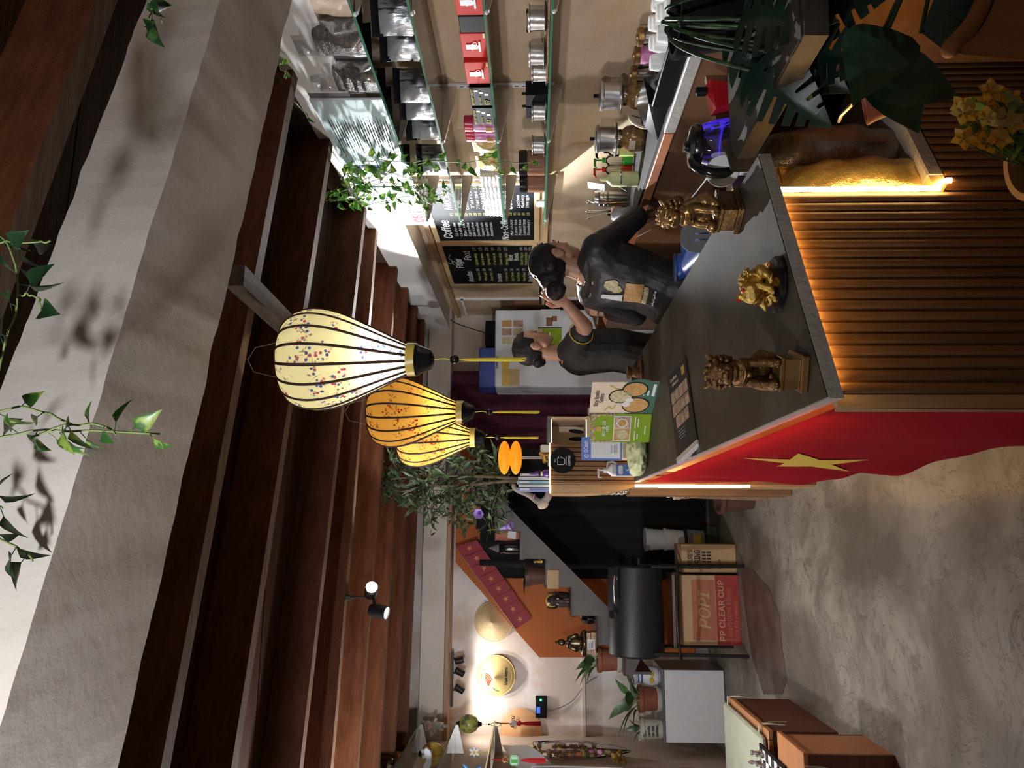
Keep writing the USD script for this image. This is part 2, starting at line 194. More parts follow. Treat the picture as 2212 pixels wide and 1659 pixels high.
def ell(rx, ry=None, rz=None, c=(0, 0, 0), s=2): m = trimesh.creation.icosphere(subdivisions=s, radius=1.0); m.apply_scale([rx, ry or rx, rz or rx]); m.apply_translation(c); return m
def prism(poly, h, z=0):
    poly = poly if hasattr(poly, 'geom_type') else Polygon(poly)
    ms = [trimesh.creation.extrude_polygon(g, h, engine='earcut') for g in getattr(poly, 'geoms', [poly])]
    m = cat(ms); m.apply_translation((0, 0, z)); return m
def basis(o, x, y, z=None):
    x = V(*x); x = x/np.linalg.norm(x); y = V(*y); y = y-x*(x@y); y /= np.linalg.norm(y); z = np.cross(x, y); M = np.eye(4); M[:3, 0], M[:3, 1], M[:3, 2], M[:3, 3] = x, y, z, o; return M
def xf(m, M): m = m.copy(); m.apply_transform(M); return m
def mv(m, *t): m = m.copy(); m.apply_translation(t); return m
def rz(m, a): m = m.copy(); m.apply_transform(trimesh.transformations.rotation_matrix(a, (0, 0, 1))); return m
def rot(m, a, ax, c=(0, 0, 0)): m = m.copy(); m.apply_transform(trimesh.transformations.rotation_matrix(a, ax, c)); return m
def star(r, r2=.382): return Polygon([((r if i % 2 == 0 else r*r2)*math.sin(i*PI/5), (r if i % 2 == 0 else r*r2)*math.cos(i*PI/5)) for i in range(10)])
def rbox(w, h, r, n=5):  return sbox(-w/2+r, -h/2+r, w/2-r, h/2-r).buffer(r, quad_segs=n)
def leaf(L, W, curl=.15, fold=.25, n=5, shape=.6):
    """one leaf along +x: pointed, folded on its midrib, curled down; two-sided solid-thin sheet"""
    v, f = [], []
    for i in range(n+1):
        t = i/n; w = W/2*math.sin(PI*min(1, t**shape))*(1 if t < 1 else 0); z = -curl*L*t*t; v += [(L*t, -w, z+fold*w), (L*t, 0, z), (L*t, w, z+fold*w)]
    for i in range(n):
        a = 3*i
        for q in (0, 1): f += [(a+q, a+3+q, a+4+q), (a+q, a+4+q, a+1+q)]
    return TM(np.array(v), np.array(f), process=False)
def orient(m, o, d, up=(0, 0, 1)): return xf(m, basis(o, d, np.cross(up, d) if np.linalg.norm(np.cross(up, d)) > 1e-3 else (0, 1, 0)))
def pouch(w, h, d, seed=0, seal=.12, n=10):
    """a filled foil pouch standing on its base: flat top seal, bulging belly; wide along x, deep along y"""
    r = np.random.default_rng(seed); m = trimesh.creation.box(extents=(2, 2, 2)); m = m.subdivide().subdivide().subdivide().subdivide() if n > 8 else m.subdivide().subdivide().subdivide(); v = m.vertices.copy()
    t = (v[:, 2]+1)/2; th = np.where(t > 1-seal, .03, np.sin(PI*np.clip((t+.22)/(1.22-seal), 0, 1))**.6); edge = (1-np.abs(v[:, 0])**3.2)*.9+.1
    x = v[:, 0]*w/2*(1-.06*np.sin(PI*t)); y = v[:, 1]*d/2*th*edge; z = t*h
    nz = meshkit.fbm(np.stack([x, y, z], 1)*(9/w/3), 3, seed)-.5; y += np.sign(v[:, 1])*nz*d*.22*(t < 1-seal)
    m.vertices = np.stack([x, y, z], 1); return m
def lump(m, amp, sc, seed=0):
    m = m.copy(); n = m.vertex_normals; m.vertices = m.vertices+n*((meshkit.fbm(m.vertices*sc, 3, seed)-.5)*2*amp)[:, None]; return m
def blob(balls, links=(), edge=.02, smooth=6):
    """balls: {name: (point, radius)}; links: pairs of names joined by a tapering limb; one smooth continuous mesh"""
    def ball(p, r): return m3.Manifold.sphere(r, 20).translate(list(map(float, p)))
    parts = [ball(*balls[b]) for b in balls] if not links else []
    for l in links: parts.append(m3.Manifold.batch_hull([ball(*balls[k]) for k in l]))
    m = m3.Manifold.batch_boolean(parts, m3.OpType.Add).refine_to_length(edge); t = mani(m); t.merge_vertices(); trimesh.smoothing.filter_taubin(t, lamb=.5, nu=.53, iterations=smooth); return t

# ---------------------------------------------------------------- scene building
USED = {}
def _name(parent, n): k = USED.setdefault(parent, {}); i = k.get(n, 0); k[n] = i+1; return f'{parent}/{n}' if i == 0 else f'{parent}/{n}_{i:03d}'
def tag(p, label=None, cat=None, group=None, kind=None):
    for k, v in (('label', label), ('category', cat), ('group', group), ('kind', kind)):
        if v: p.SetCustomDataByKey(k, v)
class Thing:
    def __init__(s, name, label=None, cat_=None, group=None, loc=(0, 0, 0), rz=0, kind=None):
        s.path = _name('/World', name); s.name, s.loc, s.rz = name, V(*loc), rz; x = UsdGeom.Xform.Define(stage, s.path); x.AddTranslateOp().Set(Gf.Vec3d(*map(float, loc)))
        if rz: x.AddRotateZOp().Set(math.degrees(rz))
        s.prim = x.GetPrim(); tag(s.prim, label, cat_, group, kind); s.meta = (label, cat_, group)
    def __call__(s, name, mesh, m, sm=35, label=None, kind=None, at=None, world=False):
        """adds a part (or, with at=a part's path, a sub-part)"""
        if world: mesh = rz(mv(mesh, *(-s.loc)), -s.rz) if s.rz else mv(mesh, *(-s.loc))
        p = _name(at or s.path, name); usdkit.mesh(stage, p, mesh, LK[m], smooth=sm); tag(stage.GetPrimAtPath(p), label, None, None, kind); return p
    def copy(s, loc, rz=0, label=None, group=None, scale=None):
        p = _name('/World', s.name); x = UsdGeom.Xform.Define(stage, p); pr = x.GetPrim(); pr.GetReferences().AddInternalReference(s.path); pr.SetInstanceable(True)
        x.ClearXformOpOrder(); x.AddTranslateOp().Set(Gf.Vec3d(*map(float, loc)))
        if rz or s.rz: x.AddRotateZOp().Set(math.degrees(rz))
        if scale: x.AddScaleOp().Set(Gf.Vec3f(scale, scale, scale))
        tag(pr, label or s.meta[0], s.meta[1], group or s.meta[2]); return pr
def solo(name, mesh, m, label=None, cat_=None, group=None, kind=None, sm=35):
    p = _name('/World', name); usdkit.mesh(stage, p, mesh, LK[m], smooth=sm); tag(stage.GetPrimAtPath(p), label, cat_, group, kind); return p
def struct(name, mesh, m, sm=35): return solo(name, mesh, m, kind='structure', sm=sm)
def text(s, h, o, right, up, depth=.0012, bold=False, fit=None, slant=0):
    m = meshkit.text_mesh(s, h, depth, bold)
    if slant: m.vertices[:, 0] += m.vertices[:, 1]*slant
    if fit: m.apply_scale([fit/max(m.bounds[1][0], 1e-6), 1, 1])
    return xf(m, basis(o, right, up))
def quad(w, h, o, right, up, t=.001): return xf(bx(0, 0, 0, w, h, t), basis(o, right, up))

# ================================================================ THE SHELL
struct('floor', bx(-1.95, -1.5, -.1, 3.4, 7.3, 0), 'floor_concrete')
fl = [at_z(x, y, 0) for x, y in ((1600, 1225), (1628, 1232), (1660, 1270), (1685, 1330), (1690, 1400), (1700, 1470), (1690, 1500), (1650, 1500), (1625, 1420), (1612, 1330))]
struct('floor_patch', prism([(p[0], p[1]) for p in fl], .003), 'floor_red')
struct('wall_right', bx(2.1, -1.5, 0, 2.25, 7.35, 2.9), 'bar_plaster')
struct('wall_back', bx(-1.95, 7.2, 0, 2.25, 7.35, 2.9), 'wall_plaster')
struct('wall_left', bx(-2.0, -1.5, 0, -1.85, 7.35, 2.9), 'left_plaster')
C = Thing('ceiling', kind='structure', loc=(0, 0, 2.62))
y = -1.5
while y < 7.2:
    w = .19+.03*rng.random(); C('plank', bx(-2, y+.003, 2.79+.004*rng.random(), 2.25, min(y+w, 7.3), 2.83), 'plank_wood', world=True); y += w
JO = [((-.65, 2.16), (1.64, 2.74)), ((-.8, 2.67), (1.76, 3.34)), ((-1.04, 3.46), (1.28, 4.01)), ((-1.19, 3.99), (.09, 4.20)), ((-1.23, 4.61), (.11, 4.87)), ((-1.2, 5.28), (.1, 5.46)), ((-1.2, 5.86), (.1, 6.0)), ((-1.2, 6.4), (.1, 6.5)), ((-.5, 1.05), (1.2, 1.5)), ((-.5, .5), (1.2, .95))]
for (a, b), (c, d) in JO:
    s = (d-b)/(c-a); f = lambda X: b+(X-a)*s
    w = .06; n = 18; xs = np.linspace(-1.85, 2.02, n); vv = []
    for X in xs:
        wob = (meshkit.noise(V(X*2.2, b*7, 0))-.5)*.014
        vv += [(X, f(X)+wob, 2.62+wob*.5), (X, f(X)+w+wob, 2.62+wob*.5), (X, f(X)+w, 2.795), (X, f(X), 2.795)]
    ff, fb = [], []
    for i in range(n-1):
        for q in range(4): r = (q+1) % 4; (ff if q else fb).extend([(4*i+q, 4*i+4+q, 4*i+4+r), (4*i+q, 4*i+4+r, 4*i+r)])
    jp = C('joist', TM(np.array(vv), np.array(ff)[:, ::-1], process=False), 'joist_wood', world=True); C('bare_edge', TM(np.array(vv), np.array(fb)[:, ::-1], process=False), 'joist_edge', at=jp, world=True)  # underside faces get a lighter colour, as lit from below
solo('brace_timber', rot(bx(-.035, -.36, -.03, .035, .40, .03), .05, (1, 0, 0)).apply_translation((.795, 2.62, 2.585)), 'old_timber', 'short weathered timber brace under the nearest joists, above the big cream lantern', 'timber')
# near beam (rough plaster edges): bottom corners read off the photograph at its underside
def rough_beam(pts, z0, z1, amp, sub=60):
    (ax, ay), (bx_, by), (cx, cy), (dx, dy) = pts; v, f = [], []; prof = [(0, 0), (.5, 0), (1, 0), (1, .33), (1, .66), (1, 1), (.5, 1), (0, 1), (0, .66), (0, .33)]; n = sub; k = len(prof)
    for i in range(n+1):
        t = i/n; P0 = V(ax+(bx_-ax)*t, ay+(by-ay)*t); P1 = V(dx+(cx-dx)*t, dy+(cy-dy)*t)
        for s, h in prof: q = P0+(P1-P0)*s; v.append((q[0], q[1], z0+(z1-z0)*h))
    for i in range(n):
        for q in range(k): r = (q+1) % k; A, B = i*k, (i+1)*k; f += [(A+q, B+q, B+r), (A+q, B+r, A+r)]
    f += [(0, r, r+1) for r in range(1, k-1)]+[(n*k, n*k+r+1, n*k+r) for r in range(1, k-1)]
    m = TM(np.array(v), np.array(f), process=False); m.fix_normals(); d = np.stack([meshkit.fbm(m.vertices*V(9, 9, 9), 4, s)-.5 for s in range(3)], 1); m.vertices = m.vertices+d*amp; return m
struct('beam_near', rough_beam([(-1.86, .714), (2.1, 1.898), (2.1, 2.274), (-1.86, 1.137)], 2.41, 2.605, .016, 220), 'beam_paint', 50)
struct('beam_back', rough_beam([(-1.85, 6.98), (2.1, 6.98), (2.1, 7.2), (-1.85, 7.2)], 2.40, 2.62, .006), 'beam_paint', 50)
struct('beam_right', rough_beam([(1.9, 2.3), (1.9, 7.2), (2.1, 7.2), (2.1, 2.3)], 2.425, 2.675, .007, 90), 'beam_white', 50)
struct('trim_1', bx(-1.85, 6.965, 2.36, .75, 7.2, 2.405, .006), 'trim_wood'); struct('trim_2', bx(2.07, 4.6, 2.335, 2.1, 7.2, 2.375, .004), 'trim_wood')
ot = rough_beam([(1.93, 2.3), (1.93, 6.6), (2.09, 6.6), (2.09, 2.3)], 2.675, 2.795, .03, 80); struct('wall_plate_timber', ot, 'old_timber', 60)
struct('trim_3', bx(2.085, 6.62, 0, 2.1, 6.66, 2.33), 'white_paint'); struct('trim_4', bx(2.085, 6.6, 2.26, 2.1, 7.2, 2.285), 'white_paint'); struct('trim_5', bx(2.04, 6.66, 1.3, 2.1, 7.15, 1.78, .004), 'cupboard_brown')
struct('trim_6', bx(-1.85, 7.17, 1.13, -.9, 7.2, 1.16), 'wall_plaster')

# ================================================================ THE COUNTER
FD = V(.9049, .4256, 0); FN = V(.4256, -.9049, 0); FI = -FN; B0 = V(.24, 1.378, 0)
ct = Thing('counter', 'bar counter with glossy grey stone top, fluted brown wood front and glowing strip below', 'counter', loc=(.56, 2.8, 0))
top = [(.245, 4.10), (.24, 1.378), (.90, 1.69), (.88, 4.10)]
e = rough_beam([top[0], top[3], top[2], top[1]], 1.021, 1.0485, .0025, 90); ct('slab_edge', e, 'counter_edge', 50, world=True)
ct('counter_top', prism(Polygon(top).buffer(-.003), .0035, 1.0475), 'counter_stone', world=True)
ct('body', prism([(.30, 4.06), (.30, 1.475), (.80, 1.715), (.84, 1.78), (.84, 4.06)], 1.018, .0), 'slat_light', world=True)
def flute(o, h, z0, w=.031):   # one rounded rib of the panel
    a = np.linspace(0, PI, 7); P = [(w*.06, 0)]+[(w*(.5-.36*math.cos(t)), -.006-.006*math.sin(t)**.6) for t in a]+[(w*.94, 0)]
    m = prism(P, h, z0); return xf(m, basis((o[0], o[1], 0), FD, FI))
s0 = B0-FN*.045+FD*.035
ct('panel_backing', xf(bx(0, -.001, 0, .60, .012, 1.018), basis(s0, FD, FI)), 'slat_wood', world=True)
for i in range(19): ct('slat', flute(s0+FD*(.031*i), 1.017, 0), 'slat_wood', world=True)
ct('corner_strip', xf(bx(-.028, -.006, 0, 0, .012, 1.018), basis(s0, FD, FI)), 'slat_light', world=True)
s1 = s0+FD*.62
lw = Thing('fluted_panel', kind='structure', loc=tuple(s1))
for i in range(30): lw('slat', flute(s1+FD*(.031*i), .60, 0), 'slat_wood', world=True)
lw('panel_backing', xf(bx(.002, -.001, 0, .95, .012, .60), basis(s1, FD, FI)), 'slat_wood', world=True)
ct('led_strip', xf(bx(.05, -.003, 1.0145, .60, .003, 1.0195), basis(B0-FN*.024, FD, FI)), 'led_warm', world=True)
ct('led_strip', tube([tuple(s0+FD*.600+FN*.012+V(0, 0, z)) for z in np.linspace(1.015, .63, 8)]+[tuple(s0+FD*(.600+.03*math.sin(a))+FN*.012+V(0, 0, .63-.03*(1-math.cos(a)))) for a in np.linspace(.3, 1.8, 6)], .0065, 8), 'led_warm', world=True)
ct('led_strip', bx(.272, 1.52, 1.0145, .279, 4.02, 1.0195), 'led_side', world=True)
ct('led_strip', tube([(.226, 4.115, z) for z in np.linspace(1.045, .42, 6)], .008, 8), 'led_warm', world=True)
# open bag niche to the right of the fluted front, with its plank shelf
pl = Thing('plank_shelf', 'thick worn plank shelf holding the foil bags below the counter end', 'shelf', loc=tuple(s1+FD*.25+V(0, 0, .60)))
pl('board', xf(bx(.03, -.012, .602, .62, .22, .642, .004), basis(s1, FD, FI)), 'counter_edge', world=True); pl('board_edge', xf(bx(.0, -.010, .604, .0295, .22, .640), basis(s1, FD, FI)), 'pine', world=True)
nb = xf(bx(.06, .28, .0, .95, .30, 1.0), basis(s1, FD, FI)); struct('niche_back', nb, 'cupboard_brown')
sc = Thing('side_counter', 'dark stone slab counter with a chipped front corner, right of the foil bags', 'counter', loc=(1.2, 1.5, 0))
sc('slab', rough_beam([(.985, 1.92), (1.60, 1.92), (1.60, 1.28), (.985, 1.36)], 1.0, 1.05, .005, 30), 'counter_stone', 50, world=True); sc('slab_top', bx(.99, 1.37, 1.045, 1.59, 1.91, 1.053), 'counter_stone', world=True); sc('support', bx(1.25, 1.45, 0, 1.58, 1.85, 1.0), 'cupboard_brown', world=True)
# flag
def sheet(Pf, nu, nv, t=.0015):
    """cloth from a function of (u, v) in [0, 1]"""
    P = np.array([[Pf(i/nu, j/nv) for j in range(nv+1)] for i in range(nu+1)]); v = P.reshape(-1, 3); f = []
    for i in range(nu):
        for j in range(nv): a = i*(nv+1)+j; f += [(a, a+nv+1, a+nv+2), (a, a+nv+2, a+1)]
    return TM(v, np.array(f), process=False)
def flag_p(u, v):   # u along the counter, v down
    Y = 3.93-2.51*u; k = min(1, u*3.2); out = .004+.004*k+k*(.045*v*(.35+.65*math.sin(PI*min(1, u*1.02)**1.2))+.010*math.sin(u*23)*v+.006*math.sin(u*41+2)*v**2)
    return (.236-out, Y, 1.02-(.36+.22*min(1, u*2.4))*v+.008*math.sin(u*17)*v)
fg = Thing('flag', 'red cloth flag with one big yellow star hung along the side of the counter', 'flag', loc=(.2, 2.6, .5))
fg('cloth', sheet(flag_p, 130, 24), 'flag_red', True, world=True)
stv = prism(star(.185), .001); stv = stv.subdivide().subdivide().subdivide(); nv_ = []
for x, y_, z in rot(stv, math.radians(8), (0, 0, 1)).vertices:
    u = (3.93-(2.33-x*1.0))/2.51; hgt = .36+.22*min(1, u*2.4); v = (.265-y_)/hgt; p = V(*flag_p(u, v)); nv_.append(p-V(.0035 if z > .0005 else .0022, 0, 0))
stv.vertices = np.array(nv_); fg('star', stv, 'flag_yellow', True, label='yellow five-pointed star', world=True)

# slatted tower behind the counter's far end
tw = Thing('slat_cabinet', 'tall cabinet faced with brown wood slats and one rounded pale edge, behind the counter end', 'cabinet', loc=(.34, 4.45, 0))
tw('body', bx(.235, 4.29, 0, .478, 4.62, 1.505), 'slat_light', world=True)
for i in range(9): tw('slat', bx(.478-.0265*(i+1)+.004, 4.272, 0, .478-.0265*i, 4.29, 1.505, .003), 'slat_wood', world=True)
a = np.linspace(0, PI/2, 9); tw('rounded_edge', xf(prism([(.2375, 1.505), (.1875, 1.505), (.1875, 1.30), (.192, 1.22), (.203, 1.13), (.219, 1.06), (.2375, 1.01)], .345), basis((0, 4.62, 0), (1, 0, 0), (0, 0, 1))), 'slat_light', world=True)
tw('led_edge', tube([(.19, 4.27, 1.508), (.30, 4.262, 1.508), (.478, 4.262, 1.508)], .004, 6), 'tower_led', world=True)
sg = Thing('coffee_sign', 'round black sign with a white steaming cup and the word COFFEE, on the slatted cabinet', 'sign', loc=tuple(at_y(1215, 995, 4.2675)))
sg('disc', rot(cyl(.073, -.0, .008, 48), PI/2, (1, 0, 0)), 'black_gloss')
def ring2(pts, w): 
    from shapely.geometry import LineString
    return LineString(pts).buffer(w, quad_segs=3)
cup = ring2([(-.024, .022), (-.024, -.012), (-.017, -.019), (.007, -.019), (.014, -.012), (.014, .022), (-.024, .022)], .0014).union(ring2([(.014, .018)]+[(.016+.009*math.sin(t), .008+.010*math.cos(t)) for t in np.linspace(0, PI, 8)]+[(.014, -.002)], .0013)).union(ring2([(-.026, -.027), (.022, -.027)], .0013)).union(ring2([(-.008, .031), (-.004, .036), (-.009, .041)], .0012)).union(ring2([(.001, .031), (.005, .036), (.0, .041)], .0012))
sg('cup_print', xf(prism(cup, .0006), basis((0, -.0082, .006), (1, 0, 0), (0, 0, 1))), 'print_white')
sg('lettering', text('COFFEE', .012, (-.031, -.0082, -.045), (1, 0, 0), (0, 0, 1), .0006, True, fit=.060), 'print_white')
mn = Thing('niche_box', 'small cream open shelf box with glowing edges holding black utensils beside the slatted cabinet', 'shelf', loc=(.55, 4.45, 1.05))
mn('back', bx(.482, 4.60, 1.2, .62, 4.62, 1.515), 'cream_paper', world=True); mn('top', bx(.482, 4.30, 1.50, .64, 4.62, 1.52), 'grey_plastic', world=True); mn('base', bx(.482, 4.30, 1.05, .64, 4.62, 1.29), 'cream_paper', world=True); mn('side', bx(.625, 4.32, 1.29, .64, 4.62, 1.50), 'cream_paper', world=True)
mn('led', bx(.486, 4.31, 1.494, .62, 4.318, 1.499), 'tower_led', world=True); mn('led', bx(.486, 4.31, 1.292, .62, 4.318, 1.296), 'tower_led', world=True)
for i in range(2): mn('utensil_handle', rot(ell(.012, .012, .045), .12*i, (0, 1, 0)).apply_translation((.52+.045*i, 4.42, 1.345)), 'black_plastic', world=True)

# ================================================================ BAR WALL: shelves
ZS = [2.25, 2.045, 1.78, 1.54]; YB = [2.33, 3.23, 4.15]
for i, z in enumerate(ZS):
    g = Thing('glass_shelf', ['topmost', 'second highest', 'third', 'lowest'][i]+' green-edged glass shelf on the bar wall, '+['under the paper bags and poster', 'with the black coffee pouches', 'with the red and black boxes', 'with the metal coffee filters'][i], 'shelf', loc=(1.95, 3.1, z-.01))
    g('pane', bx(1.802, 1.75, z-.010, 2.09, 4.22, z), 'shelf_glass', world=True); g('edge', bx(1.797, 1.75, z-.010, 1.802, 4.22, z), 'glass_edge', world=True)
    for Y in YB:
        b = g('bracket', prism([(1.80, z-.012), (2.085, z-.012), (2.085, z-.075), (2.05, z-.075), (1.80, z-.022)], .018).apply_transform(basis((0, Y+.009, 0), (1, 0, 0), (0, 0, 1))), 'aluminium', world=True)
        g('bracket_tip', ell(.008, c=(1.796, Y, z-.012)), 'white_knob', world=True, at=b)
for Y in YB[:2]+[4.22]:
    u = Thing('shelf_standard', f'slotted white upright rail fixed to the bar wall, {["nearest", "middle", "farthest"][min(2, [2.33, 3.23, 4.22].index(Y))]} of three', 'rail', loc=(2.09, Y, 1.5))
    u('rail', bx(2.086, Y-.013, 1.50, 2.098, Y+.013, 2.36), 'white_paint', world=True); u('slots', cat([bx(2.0852, Y-.0025, z, 2.087, Y+.0025, z+.022) for z in np.arange(1.52, 2.34, .038)]), 'print_black', world=True)

# back counter, cupboard below
bk = Thing('back_counter', 'long black topped back counter with an orange wooden front edge along the bar wall', 'counter', loc=(1.86, 4.0, 0))
bk('top', bx(1.655, 2.9, 1.025, 2.085, 6.3, 1.05), 'mat_black', world=True); bk('front_edge', bx(1.64, 2.9, 1.005, 1.655, 6.3, 1.046, .002), 'shelf_orange', world=True); bk('cupboard', bx(1.70, 2.9, 0, 2.085, 6.3, 1.024), 'cupboard_brown', world=True)
bm = solo('counter_mat', bx(1.66, 2.62, 1.0505, 2.06, 4.3, 1.056), 'mat_black', 'ribbed black rubber mat lying along the back counter under the filters', 'mat')
nt = Thing('near_back_counter', 'grey concrete topped near section of back counter under the black coffee machine', 'counter', loc=(1.86, 2.3, 0)); nt('top', bx(1.64, 1.7, 1.0, 2.085, 2.895, 1.05, .004), 'counter_edge', world=True); nt('body', bx(1.68, 1.7, 0, 2.085, 2.895, 1.0), 'cupboard_brown', world=True)

# ================================================================ BACK OF THE ROOM
def curtain(name, x0, x1, Y, z0, z1, m, label, folds=7, amp=.03):
    solo(name, sheet(lambda u, v: (x0+(x1-x0)*u, Y+amp*math.sin(u*folds*2*PI)*(.4+.6*v)+amp*.4*math.sin(u*folds*5.1), z1-(z1-z0)*v), folds*14, 6), m, label, 'curtain', sm=True)
curtain('black_curtain', -.46, .72, 7.02, .02, 2.1, 'black_cloth', 'black curtain closing off the space under the stairs')
curtain('purple_curtain', .76, 1.5, 7.08, .2, 2.39, 'purple_cloth', 'dark wine purple curtain hanging from the back beam behind the lanterns', 5)
SX, SZ, SR, SH = -.82, 1.09, .225, .21     # stair: one step every .225 m, .21 m high
st = Thing('staircase', 'grey stepped staircase with dark treads crowded with pots and figurines along the back wall', 'stairs', loc=(-.3, 6.6, 0))
ol = [(-1.157, .80), (-1.157, SZ-2*SH+.14)]
for i in range(-1, 7): xa = SX-.112+SR*i; z = SZ+SH*i-.02; ol += [(xa, z), (xa+SR, z)]
ol += [(SX-.112+SR*7, 2.2), (.75, 2.36), (.07, 1.716), (-.65, .98), (-.95, .70)]
st('stringer', xf(prism(Polygon(ol).buffer(0), .03), basis((0, 6.33, 0), (1, 0, 0), (0, 0, 1))), 'stair_grey', world=True)
for i in range(-1, 7):
    xa = SX-.112+SR*i; z = SZ+SH*i; st('tread', bx(xa-.01, 6.30, z-.045, xa+SR+.015, 6.95, z, .006), 'stair_tread', world=True); st('riser', bx(xa, 6.32, z-SH-.02, xa+.02, 6.95, z-.045), 'stair_grey', world=True)
op = [at_y(x, y, 7.07) for x, y in ((984, 1215), (1165, 1420), (1500, 1420), (1500, 972), (984, 972))]
struct('stair_wall', xf(prism([(p[0], p[2]) for p in op], .06), basis((0, 7.13, 0), (1, 0, 0), (0, 0, 1))), 'orange_paint')

# ================================================================ LAMPS
LP = [(.055, 0), (.066, .025), (.090, .075), (.122, .14), (.150, .20), (.170, .255), (.180, .305), (.180, .345), (.170, .385), (.148, .418), (.112, .438), (.072, .447)]
def smooth_prof(P, k=4):
    from scipy.interpolate import CubicSpline
    P = np.array(P); t = np.arange(len(P)); s = CubicSpline(t, P); return s(np.linspace(0, len(P)-1, (len(P)-1)*k+1))
def lantern(loc, label, shade, glowmat, size=1.0, ribs=16):
    t = Thing('silk_lantern', label, 'lantern', loc=loc); S = smooth_prof(LP)*size
    n = 96; a = np.arange(n)*2*PI/n; pinch = 1-.020*np.abs(np.cos(a*ribs/2))**3       # fabric dips between ribs
    v = np.stack([np.outer(np.cos(a)*(.98+.02*np.abs(np.cos(a*ribs/2))), S[:, 0]), np.outer(np.sin(a)*(.98+.02*np.abs(np.cos(a*ribs/2))), S[:, 0]), np.tile(S[:, 1], (n, 1))], -1).reshape(-1, 3); k = len(S); f = []
    for i in range(n):
        j = (i+1) % n
        for q in range(k-1): f += [(i*k+q, j*k+q, j*k+q+1), (i*k+q, j*k+q+1, i*k+q+1)]
    t('shade', TM(v, np.array(f), process=False), shade, True)
    for i in range(ribs):
        g = 2*PI*i/ribs+.08; t('rib', tube([(math.cos(g)*(r-.001), math.sin(g)*(r-.001), z) for r, z in S[::2]], .0052*size, 6), 'lantern_rib', True)
    t('neck_band', lathe(np.array([(.053, -.002), (.060, -.002), (.059, -.032), (.050, -.032), (.05, -.002)])*size, 32), 'yellow_lantern')
    t('bottom_cap', lathe(np.array([(0, -.032), (.058, -.032), (.06, -.038), (.052, -.045), (.040, -.075), (.036, -.085), (.020, -.095), (0, -.098)])*size, 32), 'black_gloss')
    t('top_ring', lathe(np.array([(.066, .440), (.078, .440), (.078, .452), (.066, .452), (.066, .440)])*size, 32), 'black_plastic')
    t('bulb', ell(.028*size, .028*size, .036*size, (0, 0, .10*size)), glowmat, True); t('bulb_socket', cyl(.014*size, .0, .072*size), 'white_plastic')
    top = 2.625-loc[2]
    t('handle_wire', tube([(-.07*size, 0, .445*size), (-.045*size, 0, .55*size), (0, 0, .575*size), (.045*size, 0, .55*size), (.07*size, 0, .445*size)], .0016, 6), 'wire_steel'); t('hanging_hook', tube([(0, 0, .572*size), (.012, 0, .59*size), (0, 0, .605*size), (0, 0, max(top, .61*size))], .002, 6), 'wire_steel')
    t('cord', tube([(0, 0, -.098*size), (.004, 0, -.13*size), (0, 0, -.155*size)], .0022, 6), 'tassel_yellow'); b = t('bead', ell(.017*size, c=(0, 0, -.17*size)), 'black_gloss', True)
    g = np.random.default_rng(3)
    ts = [tube([(0, 0, -.185*size), (.004*math.cos(q), .004*math.sin(q), -.22*size), (.006*math.cos(q), .006*math.sin(q), (-.41-.02*g.random())*size)], .0022, 4) for q in np.arange(9)*2*PI/9]; t('tassel', cat(ts), 'tassel_yellow')
    return t
glow('bulb_cream', (1, .95, .86), 110); glow('bulb_amber', (1, .90, .70), 62)
lantern((.585, 2.567, 2.052), 'big cream silk lantern with pink and blue blossoms, nearest and brightest of three', 'shade_cream', 'bulb_cream')
L2 = lantern((.60, 3.889, 2.012), 'amber silk lantern with red blossoms, in the middle of the row of three', 'shade_amber', 'bulb_amber', 1.04)
L2.copy((.564, 4.732, 2.01), .4, 'amber silk lantern with red blossoms, farthest of three, above the olive tree')

def spot_head(t, o, d, r=.036, l=.10, lens='bulb_white', mat='black_metal'):
    d = V(*d)/np.linalg.norm(d); M = basis(o, np.cross(d, (0, .1, 1)), np.cross(d, np.cross(d, (0, .1, 1)))); M[:3, 2] = d
    b = t('lamp_head', xf(lathe([(0, -l), (r*.8, -l), (r, -l*.85), (r, 0), (r*.9, 0), (r*.82, -.012), (0, -.012)], 28), M), mat)
    t('lens', xf(cyl(r*.80, -.011, -.008, 24), M), lens, at=b)
sp = Thing('clip_spotlight', 'twin black spotlight clipped under a ceiling joist, one head shining straight at the viewer', 'spotlight', loc=tuple(SPOT))
DA, DB = V(1.95, 3.0, 1.95)-SPOT, V(-.75, 3.45, 0)-SPOT
sp('clip', bx(-.012, -.03, .115, .012, .03, .146, .003), 'black_metal'); sp('arm', tube([(0, 0, .12), (.005, 0, .05), (0, 0, 0)], .006, 8), 'black_metal'); sp('crossbar', tube([(.05, -.02, 0), (0, 0, 0), (-.055, -.02, -.03)], .008, 8), 'black_metal')
spot_head(sp, (.06, -.06, -.005), (.55, -1, -.25)); spot_head(sp, (-.075, -.05, -.09), DB)
tr = Thing('track_light', 'black track light with three swivelling heads under the back beam above the hats', 'spotlight', loc=tuple(at_y(985, 1465, 7.12)))
p0, p1 = at_y(984, 1407, 7.12), at_y(984, 1526, 7.12); z0 = 2.353
tr('rail', bx(p1[0], 7.09, z0-.02, p0[0], 7.12, z0, .003), 'black_metal', world=True)
for i, (py, d) in enumerate(((1424, (.25, .05, -1)), (1456, (-.5, .25, -.9)), (1493, (-.55, .2, -.9)))):
    q = at_y(1000, py, 7.05); tr('stem', tube([(q[0], 7.105, z0-.01), (q[0], 7.08, z0-.05), (q[0], 7.05, z0-.065)], .007, 8), 'black_metal', world=True); sp_o = V(q[0], 7.045, z0-.12)-tr.loc; spot_head(tr, sp_o, d, .030, .085)
pbs = []

